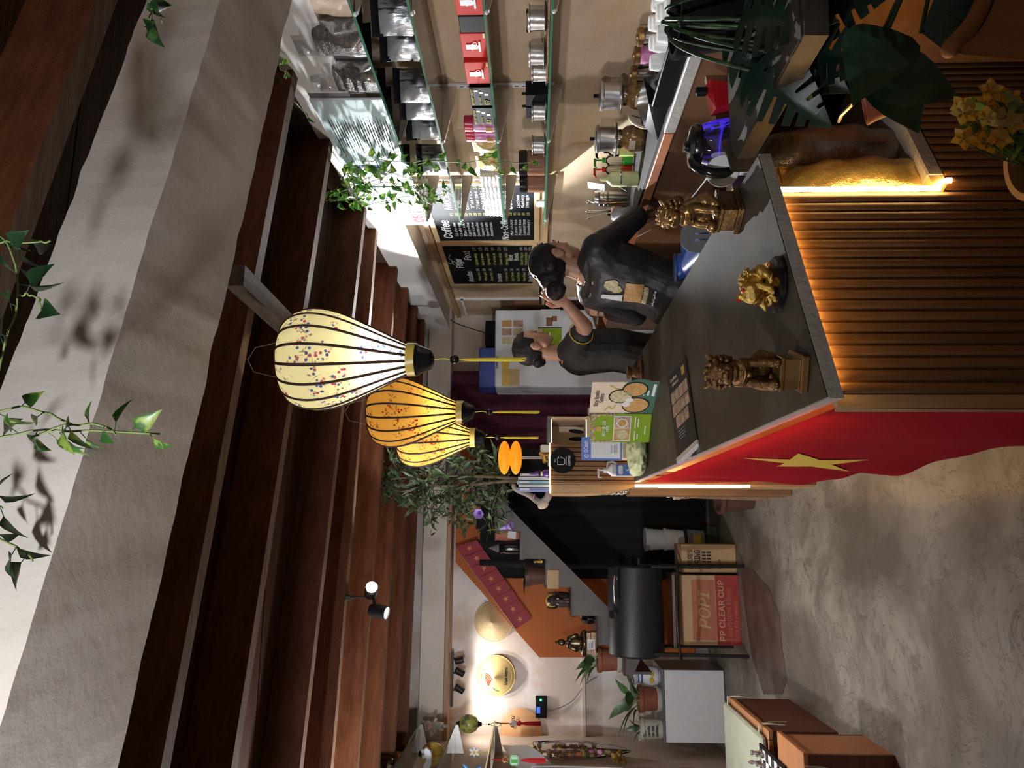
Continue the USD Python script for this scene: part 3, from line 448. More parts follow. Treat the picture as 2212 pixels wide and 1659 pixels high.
# ================================================================ GOODS ON THE BAR WALL SHELVES
def split(m, mask_f, off=.0015):
    """a copy of the faces whose centre passes mask_f, lifted off along the normals (a printed patch)"""
    c = m.triangles_center; k = mask_f(c); s = m.submesh([np.nonzero(k)[0]], append=True, repair=False); s = s.copy(); s.vertices = s.vertices+s.vertex_normals*off; return s
def bean_bag(Y, seed, label, w=.20, h=.30, zt=0.0):
    t = Thing('bean_bag', label, 'bag', loc=(1.90, Y, ZS[0]+.0005), rz=PI/2+.12); m = pouch(w, h, .12, seed, .14); t('film', m, 'clear_film', 40)
    b = pouch(w*.93, h*.72, .105, seed, .05, 8); t('beans', mv(b, 0, 0, .003), 'coffee_beans', 40)
bean_bag(2.60, 1, 'clear plastic bag of roasted coffee beans on the top shelf, farther from the poster', .20, .31)
bean_bag(2.85, 2, 'clear plastic bag of roasted coffee beans on the top shelf, right beside the poster', .20, .29)
solo('kraft_bag', mv(rz(pouch(.2, .27, .1, 5, .2), PI/2), 1.93, 2.40, ZS[0]), 'cream_paper', 'crumpled brownish paper bag on the top shelf by the beam', 'bag')
solo('clear_lid_box', xf(bx(-.10, -.06, 0, .10, .06, .035, .008), basis((1.95, 2.93, 2.575), (.3, 1, .25), (1, 0, 0))), 'fridge_white', 'pale translucent plastic box resting slanted on top of the bean bag', 'box')
# the printed poster under glass on the top shelf
ps = Thing('framed_poster', 'pale blue printed permit poster on the top glass shelf, brown stained, half covered by vine', 'poster', loc=(1.875, 3.7, ZS[0]))
PX = lambda u, v, d=0: V(1.872-d, 2.99+1.39*u, 2.60-.345*v)
def pq(u0, v0, u1, v1, m, d=.001, name='print'): a, b = PX(u0, v0, d), PX(u1, v1, d); ps(name, bx(a[0]-.0008, min(a[1], b[1]), min(a[2], b[2]), a[0], max(a[1], b[1]), max(a[2], b[2])), m, world=True)
ps('board', bx(1.873, 2.985, 2.2525, 1.880, 4.385, 2.605), 'tarp_white', world=True); ps('left_sheet', bx(1.8715, 2.99, 2.262, 1.8728, 3.72, 2.60), 'tarp', world=True); ps('right_sheet', bx(1.8715, 3.85, 2.262, 1.8728, 4.33, 2.60), 'tarp', world=True)
L = []
for sx, s0_, s1_ in ((0, .10, .50), (0, .12, .34), (1, .66, .92)):
    for k in range(22):
        v = .10+.037*k; a, b = PX(s0_+.012*(k % 3), v, .002), PX(s1_-.04*((k*7) % 4), v+.009, .002); L.append(bx(a[0]-.0006, a[1], b[2], a[0], b[1], a[2]))
ps('printed_lines', cat(L), 'tarp_line', world=True); pq(.44, .1, .455, .62, 'tarp_blue', .002, 'blue_bar'); pq(.62, .08, .635, .9, 'tarp_blue', .002, 'blue_bar'); pq(.86, .68, .985, .97, 'box_red', .002, 'red_corner')
ps('red_corner_lettering', text('05', .06, PX(.97, .92, .0035), (0, -1, 0), (0, 0, 1), .0006, True), 'flag_red', world=True)
ps('emblem', xf(cyl(.045, 0, .0008, 28), basis(PX(.72, .45, .0025), (0, 1, 0), (0, 0, 1))), 'tarp_line', world=True)

def black_pouch(Y, rzv, label, seed, w=.15, h=.178, d=.10):
    t = Thing('coffee_pouch', label, 'coffee pouch', 'black coffee pouches on the second shelf' if False else None, loc=(1.92, Y, ZS[1]+.0005), rz=rzv); m = pouch(w, h, d, seed, .16); t('pouch', m, 'bag_black', 40)
    for sgn in (-1,): t('printed_label', split(m, lambda c: (sgn*c[:, 1] > .004) & (np.abs(c[:, 0]) < w*.47) & (c[:, 2] > h*.06) & (c[:, 2] < h*.82)), 'bag_label', 40)
for i, (Y, l) in enumerate(((2.50, 'nearest of six, tilted'), (2.66, 'second nearest'), (2.96, 'third, past the shelf bracket'), (3.10, 'fourth, behind the rail'), (3.285, 'fifth, before the gap'), (3.62, 'last and plain, behind the vine'))):
    black_pouch(Y, -.55+.06*((i*5) % 3), 'black and silver coffee pouch on second shelf, '+l, 11+i)
# third shelf
def bx_item(name, Y0, Y1, h, m, label, catn, X0=1.815, X1=1.90, z=None): t = Thing(name, label, catn, loc=((X0+X1)/2, (Y0+Y1)/2, (ZS[2] if z is None else z)+.0005)); t('box', bx(-(X1-X0)/2, -(Y1-Y0)/2, 0, (X1-X0)/2, (Y1-Y0)/2, h, .002), m); return t
def phin_icon():
    return unary_union([sbox(-.014, .030, .014, .052), sbox(-.018, .027, .018, .031), Polygon([(-.015, .027), (.015, .027), (.013, .008), (.006, .002), (-.006, .002), (-.013, .008)]), Point(0, .0).buffer(.031).intersection(sbox(-.04, -.004, .04, .0035)), Point(.018, .017).buffer(.009).difference(Point(.018, .017).buffer(.006))])
for Y0, l in ((2.225, 'cut by the picture edge'), (2.47, 'with a white cup print, beside the wrapped box'), (2.645, 'with a white cup print, next to the black boxes')):
    t = bx_item('red_box', Y0, Y0+.145, .098, 'box_red', 'red coffee filter box, '+l, 'box')
    t('cup_print', xf(prism(phin_icon(), .0008), basis((-.0435, .005, .028), (0, -1, 0), (0, 0, 1))), 'print_white'); t('orange_flash', bx(-.0432, -.072, .004, -.0428, -.045, .012), 'pouch_orange')
bx_item('wrapped_box', 2.375, 2.465, .094, 'box_black', 'small black shrink-wrapped box between two red boxes', 'box')
for Y0, l in ((2.815, 'beside the red box'), (2.972, 'beside the pink jars')):
    t = bx_item('black_box', Y0, Y0+.140, .092, 'box_black', 'black coffee box with yellow lettering on the third shelf, '+l, 'box')
    P = lambda y, z: (-.0438, y, z)
    for s_, h_, z_, f_ in (('INSTANT COFFEE', .009, .078, .118), ('MILK COFFEE', .007, .048, .06), ('G7', .02, .012, None)): t('lettering', text(s_, h_, P(.062, z_), (0, -1, 0), (0, 0, 1), .0006, fit=f_), 'box_yellow')
    for k in range(3): t('cup_picture', bx(-.0434, -.032-.014*k+.01, .014+.022*k, -.0428, -.018-.014*k+.01, .030+.022*k), 'box_cream')
def jar_pouch(Y, m1, m2, label, h=.145, r=.038, name='candy_jar'):
    t = Thing(name, label, 'jar', loc=(1.86, Y, ZS[2]+.0005)); t('jar', lathe([(0, 0), (r*.95, 0), (r, .006), (r, h*.62), (r*.93, h*.70), (0, h*.70)], 24), m1); t('lid', lathe([(0, h*.70), (r*.95, h*.70), (r*.97, h*.72), (r*.97, h*.98), (r*.9, h), (0, h)], 24), m2)
    t('print', cat([rz(bx(r-.0005, -.012, h*.10, r+.0012, .012, h*.30), PI+.5*k-.25) for k in range(2)]), 'pouch_orange')
jar_pouch(3.175, 'pink_foil', 'pink_red', 'pink candy jar with red lid on the third shelf, next to the black box'); jar_pouch(3.268, 'pink_foil', 'pink_red', 'pink candy jar with red lid on the third shelf, next to the green bag')
solo('snack_bag', mv(rz(pouch(.16, .125, .07, 31, .1), PI/2-.2), 1.87, 3.41, ZS[2]), 'pouch_green', 'green and brown snack bag on the third shelf behind the vine', 'bag'); solo('fruit_bag', mv(rz(pouch(.14, .12, .07, 32, .1), PI/2), 1.87, 3.575, ZS[2]), 'pouch_orange', 'orange and green dried fruit bag on the third shelf behind the vine', 'bag')
for k in range(4):
    t = Thing('fluted_cup_stack', 'white fluted plastic cup stack lying on the third shelf, '+['nearest', 'second nearest', 'third nearest', 'farthest'][k]+' of four', 'cups', loc=(1.86, 3.735+.128*k, ZS[2]+.0005))
    for q in range(5): t('cup', xf(lathe([(0, 0), (.0085, 0), (.0115, .112), (.0135, .117), (.0115, .118), (.0075, .01), (0, .01)], 14), basis((-.015+.001*q, -.058, .014+.0215*q), (1, 0, 0), (0, 0, -1))), 'cup_white')
    t('holder', bx(-.004, -.06, 0, .035, .062, .108, .002), 'white_plastic')
# lowest shelf
def phin(t, s=1, knob='black_plastic', m='aluminium', lid=True, z=0):
    t('saucer', mv(lathe(np.array([(0, 0), (.030, 0), (.049, .003), (.052, .008), (.049, .009), (.030, .005), (0, .005)])*s, 32), 0, 0, z), m); b = t('filter_cup', mv(lathe(np.array([(0, .005), (.0365, .005), (.0375, .055), (.043, .058), (.043, .0605), (.036, .0605), (.036, .008), (0, .008)])*s, 32), 0, 0, z), m)
    if lid: t('lid', mv(lathe(np.array([(0, .062), (.0365, .062), (.0375, .0605), (.041, .0608), (.041, .064), (.036, .068), (.010, .070), (0, .070)])*s, 32), 0, 0, z), m); t('lid_knob', mv(lathe(np.array([(0, .069), (.005, .069), (.0055, .083), (0, .083)])*s, 16), 0, 0, z), knob)
solo('woven_runner', bx(1.805, 2.0, ZS[3]+.0005, 2.04, 2.78, ZS[3]+.010, .002), 'copper_band', 'copper brown woven runner under the metal filters on the lowest shelf', 'runner')
for i, (x, Y, z, l) in enumerate(((1.855, 2.44, .0105, 'nearest of five'), (1.855, 2.655, .0105, 'second nearest'), (1.90, 2.835, .0, 'third, shoved back'), (1.85, 3.055, 0, 'fourth, between the black boxes'), (1.85, 3.36, 0, 'farthest, by the black lidded jars'))):
    t = Thing('phin_filter', 'aluminium drip coffee filter on the lowest shelf, '+l, 'coffee filter', loc=(x, Y, ZS[3]+z+.0005)); phin(t, 1.12, lid=False); t('press_rim', lathe([(.039, .064), (.047, .066), (.047, .0685), (.039, .0675), (.039, .064)], 28), 'aluminium')
for Y, l in ((2.27, 'partly out of frame'), (2.555, 'between the first two filters')):
    t = Thing('glass_cup', 'clear upturned glass cup on the lowest shelf, '+l, 'cup', loc=(1.93, Y, ZS[3]+.011)); t('bowl', lathe([(.030, .001), (.033, .0), (.040, .060), (.042, .075), (.044, .078), (.0415, .078), (.030, .004)], 28), 'jar_glass')
for Y0, l in ((3.10, 'nearer'), (3.20, 'farther')):
    t = Thing('black_filter_box', 'matt black drip filter box on the lowest shelf, the '+l+' of two', 'box', loc=(1.90, Y0-.10, ZS[3]+.0005)); t('box', bx(-.035, -.045, 0, .035, .045, .095, .002), 'black_plastic'); t('knob', cyl(.006, .095, .112, 12), 'black_plastic')
for Y, l in ((3.60, 'nearer'), (3.80, 'farther')):
    t = Thing('lidded_jar', 'brown glass jar with a big black lid on the lowest shelf, '+l+' of two', 'jar', loc=(1.88, Y, ZS[3]+.0005)); t('jar', lathe([(0, 0), (.062, 0), (.066, .006), (.066, .088), (.058, .096), (0, .096)], 32), 'thermo_jar'); t('lid', lathe([(0, .096), (.064, .096), (.066, .100), (.066, .132), (.060, .137), (0, .137)], 32), 'black_gloss')
t = Thing('price_tag', 'small white tag with dark screen hanging at the end of the lowest shelf', 'tag', loc=(1.83, 3.98, ZS[3]+.02)); t('body', xf(prism(rbox(.075, .05, .01), .01), basis((0, 0, .0), (0, -1, 0), (0, 0, 1))), 'white_plastic'); t('screen', xf(prism(rbox(.026, .03, .002), .0015), basis((-.0005, .014, .003), (0, -1, 0), (0, 0, 1))).apply_translation((-.0012, 0, 0)), 'print_black')
t('buttons', cat([xf(cyl(.004, 0, .002, 10), basis((-.002, -.014-.01*(k % 2), -.012+.010*(k//2)), (0, -1, 0), (0, 0, 1))) for k in range(6)]), 'book_blue')

# ================================================================ CHALKBOARDS
def board(Y0, Y1, z0, z1, label):
    t = Thing('chalkboard_menu', label, 'menu board', loc=(2.09, (Y0+Y1)/2, z0)); w, h = Y1-Y0, z1-z0; t.w, t.h = w, h
    t('slate', bx(-.008, -w/2+.02, .02, .0, w/2-.02, h-.02), 'chalkboard'); k = .038
    for n, b in (('frame_rail', (-.018, -w/2, 0, .004, w/2, k)), ('frame_rail', (-.018, -w/2, h-k, .004, w/2, h)), ('frame_stile', (-.018, -w/2, k, .004, -w/2+k, h-k)), ('frame_stile', (-.018, w/2-k, k, .004, w/2, h-k))): t(n, bx(*b, .003), 'pine')
    return t
def chalk(t, items):   # (text, height, u from the reader's left, z from the board's top, width or None, yellow)
    for s, hh, u, z, fit, y in items: t('lettering', text(s, hh, (-.0085, t.w/2-u, t.h-z), (0, -1, 0), (0, 0, 1), .0008, hh > .03, fit, .12), 'chalk_yellow' if y else 'chalk', False)
b1 = board(5.215, 6.20, 1.575, 2.33, 'left chalkboard menu in pine frame listing noodles, finger food, sandwich, rice bowls and banh mi')
it = [('Noodles', .045, .09, .215, .27, 0), ('Finger', .055, .44, .155, .22, 0), ('Food', .055, .62, .235, .2, 0)]
it += [(a, .022, .12, .28+.052*i, .21, 1) for i, a in enumerate(('Pho bo', 'Pho ga', 'Bun bo'))]+[(a, .024, .36, .28+.052*i, .06, 0) for i, a in enumerate(('150', '130', '140'))]
it += [('Sandwich', .034, .08, .455, .22, 0)]+[(a, .022, .10, .51+.050*i, .23, 1) for i, a in enumerate(('Ham', 'Egg & Cheese', 'Ham & Cheese', 'Chicken & Cheese'))]+[(a, .024, .36, .51+.050*i, .06, 0) for i, a in enumerate(('125', '115', '145', '170'))]
it += [(a, .022, .50, .285+.048*i, .27, 1) for i, a in enumerate(('Chicken wings', 'Nacho & cheese', 'Spring rolls', 'Fries', 'Cheese sticks', 'Shrimp chips'))]+[(a, .024, .82, .285+.048*i, .075, 0) for i, a in enumerate(('120', '135', '150', '99', '110', '125'))]
it += [('Rice', .036, .60, .565, .13, 0), ('Bowls', .036, .60, .61, .17, 0), ('Banh Mi', .042, .08, .725, .25, 0)]+[(a, .022, .50, .645+.034*i, .28, 1) for i, a in enumerate(('Beef tapa', 'Pork tonkatsu', 'Spicy chicken'))]+[(a, .022, .82, .645+.034*i, .07, 0) for i, a in enumerate(('180', '189', '175'))]
chalk(b1, it); b1('chalk_drawing', xf(prism(ring2([(0, 0), (.07, .012), (.10, .035), (.06, .04), (.02, .03)], .003).union(ring2([(.10, .035), (.17, .055), (.24, .035)], .003)).union(ring2([(.03, .05), (.08, .075)], .003)), .0008), basis((-.0085, b1.w/2-.50, b1.h-.115), (0, -1, 0), (0, 0, 1))), 'chalk')
b2 = board(4.225, 5.21, 1.56, 2.328, 'right chalkboard menu in pine frame listing coffee, matcha, non-coffee and sodas, partly behind the shelves')
it = [('Coffee', .060, .08, .135, .33, 0), ('Milktea', .05, .58, .185, .28, 0), ('Non-Coffee', .048, .05, .545, .42, 0), ('SODAS', .055, .58, .585, .28, 0)]
it += [(a, .020, .12, .18+.032*i, .25, 0) for i, a in enumerate(('Ca phe den', 'Ca phe sua', 'Bac xiu', 'Egg coffee', 'Salt coffee', 'Coconut coffee', 'Caramel latte', 'Spanish latte', 'Americano'))]+[(a, .020, .48, .18+.032*i, .05, 1) for i, a in enumerate(('95', '110', '115', '125', '120', '130', '135', '130', '99'))]
it += [(a, .020, .58, .225+.036*i, .28, 0) for i, a in enumerate(('Matcha', 'Wintermelon', 'Okinawa', 'Taro', 'Thai tea', 'Hokkaido', 'Dark choco', 'Cookies'))]+[(a, .020, .89, .225+.036*i, .05, 1) for i, a in enumerate(('99', '99', '105', '99', '110', '110', '115', '120'))]
it += [(a, .020, .13, .58+.030*i, .28, 0) for i, a in enumerate(('Hot choco', 'Lotus tea', 'Peach tea', 'Lemon tea', 'Strawberry'))]+[(a, .020, .48, .58+.030*i, .05, 1) for i, a in enumerate(('110', '95', '99', '99', '120'))]+[(a, .020, .60, .635+.030*i, .2, 0) for i, a in enumerate(('Lychee', 'Blueberry', 'Green apple'))]
chalk(b2, it)
solo('wooden_ledge', bx(2.03, 4.25, 1.50, 2.098, 6.2, 1.545, .004), 'pine', 'narrow pale wooden ledge along the wall under the two chalkboards', 'ledge')

# ================================================================ THINGS ON THE BACK COUNTER
ZB = 1.0565
for i, (x, Y) in enumerate(((1.985, 3.16), (1.90, 3.40))):
    l = ['nearer', 'farther'][i]
    t = Thing('coffee_jar', f'amber patterned jar with a pale label under a big drip filter, {l} of two', 'jar', loc=(x, Y, ZB)); t('jar', lathe([(0, 0), (.052, 0), (.062, .012), (.064, .060), (.060, .085), (.042, .108), (.040, .125), (0, .125)], 32), 'amber_jar'); t('label', rz(prism(Polygon([(.0652*math.cos(a), .0652*math.sin(a)) for a in np.linspace(-.4, .4, 8)]+[(.063*math.cos(a), .063*math.sin(a)) for a in np.linspace(.4, -.4, 8)]), .03, .045), PI+.5), 'box_cream'); t('neck', lathe([(.041, .108), (.046, .110), (.046, .128), (.0, .128)], 28), 'jar_glass')
    t = Thing('big_phin_filter', f'big shiny aluminium drip filter with a black knob, the {l} of two on jars', 'coffee filter', loc=(x, Y, ZB+.1285)); phin(t, 1.62)
for i, (x, Y) in enumerate(((2.03, 2.80), (2.02, 2.91), (2.0, 3.02))):
    t = Thing('spice_jar', 'small glass jar with a brass coloured lid by the wall, '+['nearest', 'middle', 'farthest'][i]+' of three', 'jar', loc=(x, Y, ZB)); t('jar', lathe([(0, 0), (.032, 0), (.036, .008), (.036, .075), (.032, .082), (0, .082)], 24), ['jar_glass', 'pink_foil', 'jar_glass'][i]); t('lid', lathe([(0, .083), (.037, .083), (.038, .088), (.038, .104), (.034, .107), (.012, .105), (.010, .113), (0, .114)], 28), 'bronze_light')
c0 = Thing('paper_cup', 'white paper cup stored upside down in a row behind the black crate', 'cup', 'white upturned cups on the near back counter', loc=(1.99, 2.66, 1.0535)); c0('cup', lathe([(0, .085), (.026, .085), (.029, .083), (.041, .006), (.043, .003), (.043, 0), (.039, 0), (0, .0)], 26), 'cup_white')
for r in range(7):
    for q in range(3):
        if r+q: c0.copy((1.99-.088*q+.02*(r % 2), 2.66-.088*r, 1.0535))
cr = Thing('black_crate', 'long black crate edge in front of the upturned white cups', 'crate', loc=(1.70, 2.3, 1.053)); cr('front', bx(-.045, -.4, .0, -.03, .42, .075, .004), 'black_plastic'); cr('base', bx(-.03, -.4, 0, .02, .42, .006), 'black_plastic')
mc = Thing('scale_box', 'faceted glossy black box with a pale round lid leaning on it, back counter', 'appliance', loc=(1.735, 2.86, 1.0565)); mc('body', hull([(-.07, -.13, 0), (.09, -.13, 0), (.09, .14, 0), (-.07, .14, 0), (-.04, -.10, .075), (.07, -.11, .095), (.07, .10, .095), (-.03, .10, .06)]), 'black_gloss', False)
d = Thing('round_lid', 'round cream lid with a dark cross standing against the black box', 'lid', loc=(1.81, 3.075, 1.0565)); M = basis((0, 0, .062), (1, .5, 0), (.15, -.3, 1)); d('disc', xf(lathe([(0, -.006), (.058, -.006), (.062, 0), (.058, .006), (0, .008)], 32), M), 'box_cream'); d('cross', xf(cat(bx(-.045, -.002, .0075, .045, .002, .010), bx(-.002, -.045, .0075, .002, .045, .010)), M), 'print_black')
def bottle(name, px, py, X, body, cap, label, h=.17, r=.030, pump=True):
    q = at_x(px, py, X); t = Thing(name, label, 'bottle', loc=(q[0], q[1], ZB)); t('bottle', lathe([(0, 0), (r*.95, 0), (r, .006), (r, h*.72), (r*.8, h*.82), (r*.42, h*.88), (r*.42, h*.94), (0, h*.94)], 28), body)
    if pump: t('pump', cat(cyl(r*.5, h*.9, h*1.0, 18), cyl(.005, h, h*1.22, 10), bx(-.04, -.006, h*1.2, .01, .006, h*1.27, .003), tube([(-.038, 0, h*1.23), (-.046, 0, h*1.18)], .004, 8)), cap)
    return t
b = bottle('syrup_bottle', 1345, 325, 1.97, 'jar_glass', 'black_plastic', 'clear syrup bottle with a black pump, nearest to the big filters'); b('band', lathe([(.0302, .012), (.0308, .012), (.0308, .09), (.0302, .09)], 24), 'fish_yellow')
b = bottle('syrup_bottle', 1345, 346, 1.97, 'jar_glass', 'syrup_green', 'clear syrup bottle with a green pump, between the black and the red one'); b('band', lathe([(.0302, .008), (.0308, .008), (.0308, .06), (.0302, .06)], 24), 'syrup_green')
b = bottle('syrup_bottle', 1352, 366, 1.93, 'jar_glass', 'syrup_red', 'clear syrup bottle with a red pump beside the yellow squeeze bottle'); b('band', lathe([(.0302, .008), (.0308, .008), (.0308, .06), (.0302, .06)], 24), 'syrup_red')
q = at_x(1370, 387, 1.78); t = Thing('squeeze_bottle', 'translucent squeeze bottle with bright yellow sauce in the bottom and a steel clip', 'bottle', loc=(q[0], q[1], ZB)); t('sauce', lathe([(0, 0), (.030, 0), (.036, .008), (.038, .065), (0, .065)], 28), 'squeeze_yellow'); t('bottle', lathe([(.0385, .004), (.0395, .065), (.038, .135), (.028, .150), (.012, .165), (.006, .2), (0, .2)], 28), 'bag_yellow'); t('steel_clip', tube(arc((0, 0, .095), .043, -2.6, 2.6, 20, (1, 0, 0), (0, 1, 0))+[V(-.05, .04, .06)], .004, 8), 'steel')
solo('paper_slip', xf(bx(-.04, -.05, 0, .04, .05, .001), basis(at_x(1288, 402, 1.95), (0, -1, .1), (.2, 0, 1))), 'print_white', 'white paper slip propped behind the squeeze bottle', 'paper')
q = at_x(1350, 428, 1.86); t = Thing('shaker_tin', 'stacked polished steel shaker tins by the working woman\'s hand', 'shaker', loc=(q[0], q[1], ZB)); t('lower_tin', lathe([(0, 0), (.036, 0), (.045, .115), (.047, .118), (.044, .118), (0, .11)], 32), 'steel'); t('upper_tin', lathe([(0, .12), (.043, .12), (.046, .13), (.046, .142), (.042, .146), (.045, .15), (.045, .165), (.041, .17), (.044, .175), (.040, .195), (0, .195)], 32), 'steel')
q = at_x(1345, 452, 1.83); t = Thing('spoon_cup', 'steel cup full of long spoons at the woman\'s right hand', 'cup', loc=(q[0], q[1], ZB)); t('cup', lathe([(0, 0), (.034, 0), (.038, .11), (.036, .11), (.032, .006), (0, .006)], 28), 'steel')
for k in range(5): a = k*1.3; t('spoon', cat(tube([(0, 0, .01), (.02*math.cos(a), .02*math.sin(a), .11), (.05*math.cos(a), .05*math.sin(a), .22)], .002, 6), ell(.008, .006, .012, (.052*math.cos(a), .052*math.sin(a), .226))), 'steel')
cd = [at_x(1395, 405, 1.64)]; cd = [(1.636, 4.02, 1.01), (1.630, 3.7, .86), (1.62, 3.4, .80), (1.60, 3.1, .78), (1.45, 2.7, .84), (1.3, 2.35, .92)]
from scipy.interpolate import CubicSpline
def spl(P, n): P = np.array(P, float); return CubicSpline(np.arange(len(P)), P)(np.linspace(0, len(P)-1, n))
solo('power_cord', tube(spl(cd, 40), .004, 8), 'white_plastic', 'white power cord looping from the back counter to the kettle', 'cord', sm=True)

# ================================================================ PEOPLE
def M34(o, f):  # frame: x forward, y left, z up
    f = V(*f)/np.linalg.norm(f); l = np.cross(V(0, 0, 1), f); l /= np.linalg.norm(l); u = np.cross(f, l); M = np.eye(4); M[:3, 0], M[:3, 1], M[:3, 2], M[:3, 3] = f, l, u, o; return M
def sph(p, r): return m3.Manifold.sphere(r, 18).translate([float(x) for x in p])
def hul(*b): return m3.Manifold.batch_hull([sph(p, r) for p, r in b])
def elm(c, a): return m3.Manifold.sphere(1.0, 36).scale([float(x) for x in a]).translate([float(x) for x in c])
def add(L): return m3.Manifold.batch_boolean(L, m3.OpType.Add)
def fin(m, edge, it=6):
    t = mani(m.refine_to_length(edge)); t.merge_vertices(); trimesh.smoothing.filter_taubin(t, lamb=.5, nu=.53, iterations=it); return t
def tfm(m, M): return m.transform(M[:3, :4].tolist())
def head_m():
    s = [elm((-.010, 0, .030), (.100, .078, .098)), hul(((.055, .0, .055), .036), ((.050, .034, -.012), .034), ((.050, -.034, -.012), .034), ((.022, .042, -.055), .022), ((.022, -.042, -.055), .022), ((.066, .012, -.083), .018), ((.066, -.012, -.083), .018)),
         hul(((.087, 0, .022), .008), ((.106, 0, -.026), .010), ((.088, .013, -.030), .008), ((.088, -.013, -.030), .008)), hul(((.080, .034, .030), .012), ((.086, 0, .034), .012), ((.080, -.034, .030), .012)), hul(((.082, .017, -.050), .009), ((.082, -.017, -.050), .009), ((.078, 0, -.062), .014))]
    for q in (1, -1): s += [elm((-.006, q*.079, -.004), (.021, .011, .032)), elm((-.004, q*.088, .016), (.016, .007, .013))]
    return add(s)
def hand_m(w, d, nrm, curl=.6, sc=1.0, thumb=1):
    """palm and five bent fingers from the wrist w along d; nrm points out of the palm"""
    d = V(*d)/np.linalg.norm(d); n = V(*nrm); n = n-d*(n@d); n /= np.linalg.norm(n); a = np.cross(d, n)*thumb; P = lambda x, y, z: w+(d*x+a*y+n*z)*sc
    out = [hul((P(0, 0, 0), .024*sc), (P(.035, .022, 0), .014*sc), (P(.085, .030, 0), .012*sc), (P(.085, -.030, 0), .011*sc), (P(.035, -.026, 0), .013*sc))]
    for y, l in ((.030, .072), (.011, .080), (-.010, .074), (-.029, .058)):
        p, ang = P(.086, y, 0), 0; r = .0092*sc
        for k, q in enumerate((.44, .31, .25)):
            ang += curl*(.7 if k == 0 else 1); p2 = p+(d*math.cos(ang)+n*math.sin(ang))*l*q*sc; out.append(hul((p, r), (p2, r*.9))); p, r = p2, r*.9
    t0, t1, t2 = P(.022, .026, .006), P(.052, .052, .020), P(.082, .050, .034); out += [hul((t0, .013*sc), (t1, .010*sc)), hul((t1, .010*sc), (t2, .0085*sc))]
    return out
def person(label, pel, f, chest_f, headc, hf, sh, arms, size=1.0, hair='short', sleeve='long', girth=1.0, shirt_m='shirt_black'):
    """arms: {'R'|'L': (shoulder, elbow, wrist, hand direction, palm normal, curl)}"""
    t = Thing('person', label, 'person', loc=(pel[0], pel[1], 0)); pel = V(*pel); o = -t.loc; f = V(*f)/np.linalg.norm(f); l = np.cross(V(0, 0, 1), f); g = girth
    hips = [(pel+l*q*.085, .098*g) for q in (1, -1)]; chest = (arms['R'][0]+arms['L'][0])/2-V(0, 0, .06); waist = (pel+chest)/2+V(0, 0, -.02); neck = V(*headc)-V(*hf)*.035-V(0, 0, .085); nb = (arms['R'][0]+arms['L'][0])/2+V(0, 0, .03)
    def torso(e):
        cf = V(*chest_f)/np.linalg.norm(chest_f); cl = np.cross(V(0, 0, 1), cf); T = []
        W = [(waist+l*q*.070*g+f*.02*g, .098*g+e) for q in (1, -1)]; Cc = [(chest+cl*q*.075, .105*g**.5+e) for q in (1, -1)]; S = [(arms[k][0], .060+e) for k in 'RL']
        T += [hul(*[(p, r+e) for p, r in hips], *W), hul(*W, *Cc), hul(*Cc, *S), hul(*S, (nb, .058+e*.5))]; return T
    def limb(k, e, upto=1.0):
        s, el, w = arms[k][:3]; T = [hul((s, .054+e), (el, .042*g**.3+e))] if upto >= .5 else [hul((s, .054+e), (s+(el-s)*upto*2, .050+e))]
        if upto > .5: T.append(hul((el, .042*g**.3+e), (el+(w-el)*min(1, (upto-.5)*2), (.042-.014*min(1, (upto-.5)*2))+e)))
        return T
    legs = []
    for q in (1, -1):
        hp = pel+l*q*.09; kn = hp*V(1, 1, 0)+V(0, 0, .48*size)+f*.02; an = hp*V(1, 1, 0)+V(0, 0, .08); legs += [((hp, .092*g), (kn, .058)), ((kn, .058), (an, .040))]
    body = torso(0)+[hul(*b) for b in legs]+[hul((nb, .055), (neck, .050)), hul((neck, .050), (V(*headc)-V(*hf)*.02-V(0, 0, .02), .052)), tfm(head_m(), M34(headc, hf))]
    for k in 'RL': body += limb(k, 0)+hand_m(V(*arms[k][2]), *arms[k][3:6], thumb=1 if k == 'R' else -1)
    t('body', fin(add(body), .0095, 4), 'skin', True, world=True)
    # clothes
    sl = {'long': .93, 'short': .36}[sleeve]
    low = [hul(*[(p-V(0, 0, .05), r+.016) for p, r in hips], *[(p+V(0, 0, .02), r+.014) for p, r in hips])]
    shirt = add(torso(.013)+low+[m for k in 'RL' for m in limb(k, .014, sl)]); shirt = shirt-hul((nb+V(0, 0, .04), .063), (neck+V(0, 0, .10), .075))
    sm = fin(shirt, .011, 5); n_ = sm.vertex_normals; sm.vertices = sm.vertices+n_*((meshkit.fbm(sm.vertices*V(11, 11, 6), 3, 4)-.5)*.022)[:, None]; t.shirt = sm; t('shirt', sm, shirt_m, True, world=True)
    t('trousers', fin(add([hul((a[0]-V(0, 0, .02), a[1]+.010), (b[0], b[1]+.016)) for a, b in legs]), .02, 3), 'trouser', True, world=True)
    for q in (1, -1):
        an = (pel+l*q*.09)*V(1, 1, 0); t('shoe', fin(hul((an+V(0, 0, .04)-f*.03, .040), (an+V(0, 0, .03)+f*.08, .032), (an+V(0, 0, .025)+f*.15, .025)), .02, 2), 'black_plastic', True, world=True)
    H = M34(headc, hf); cut = lambda *b: m3.Manifold.cube([b[3]-b[0], b[4]-b[1], b[5]-b[2]]).translate([b[0], b[1], b[2]])
    cap = elm((-.014, 0, .036), (.108, .0865, .104))
    cap = cap-cut(.040, -.2, -.3, .3, .2, .082)-cut(-.030, -.2, -.3, .3, .2, .012)-cut(-.2, -.2, -.3, .3, .2, -.052)
    hs = [cap]
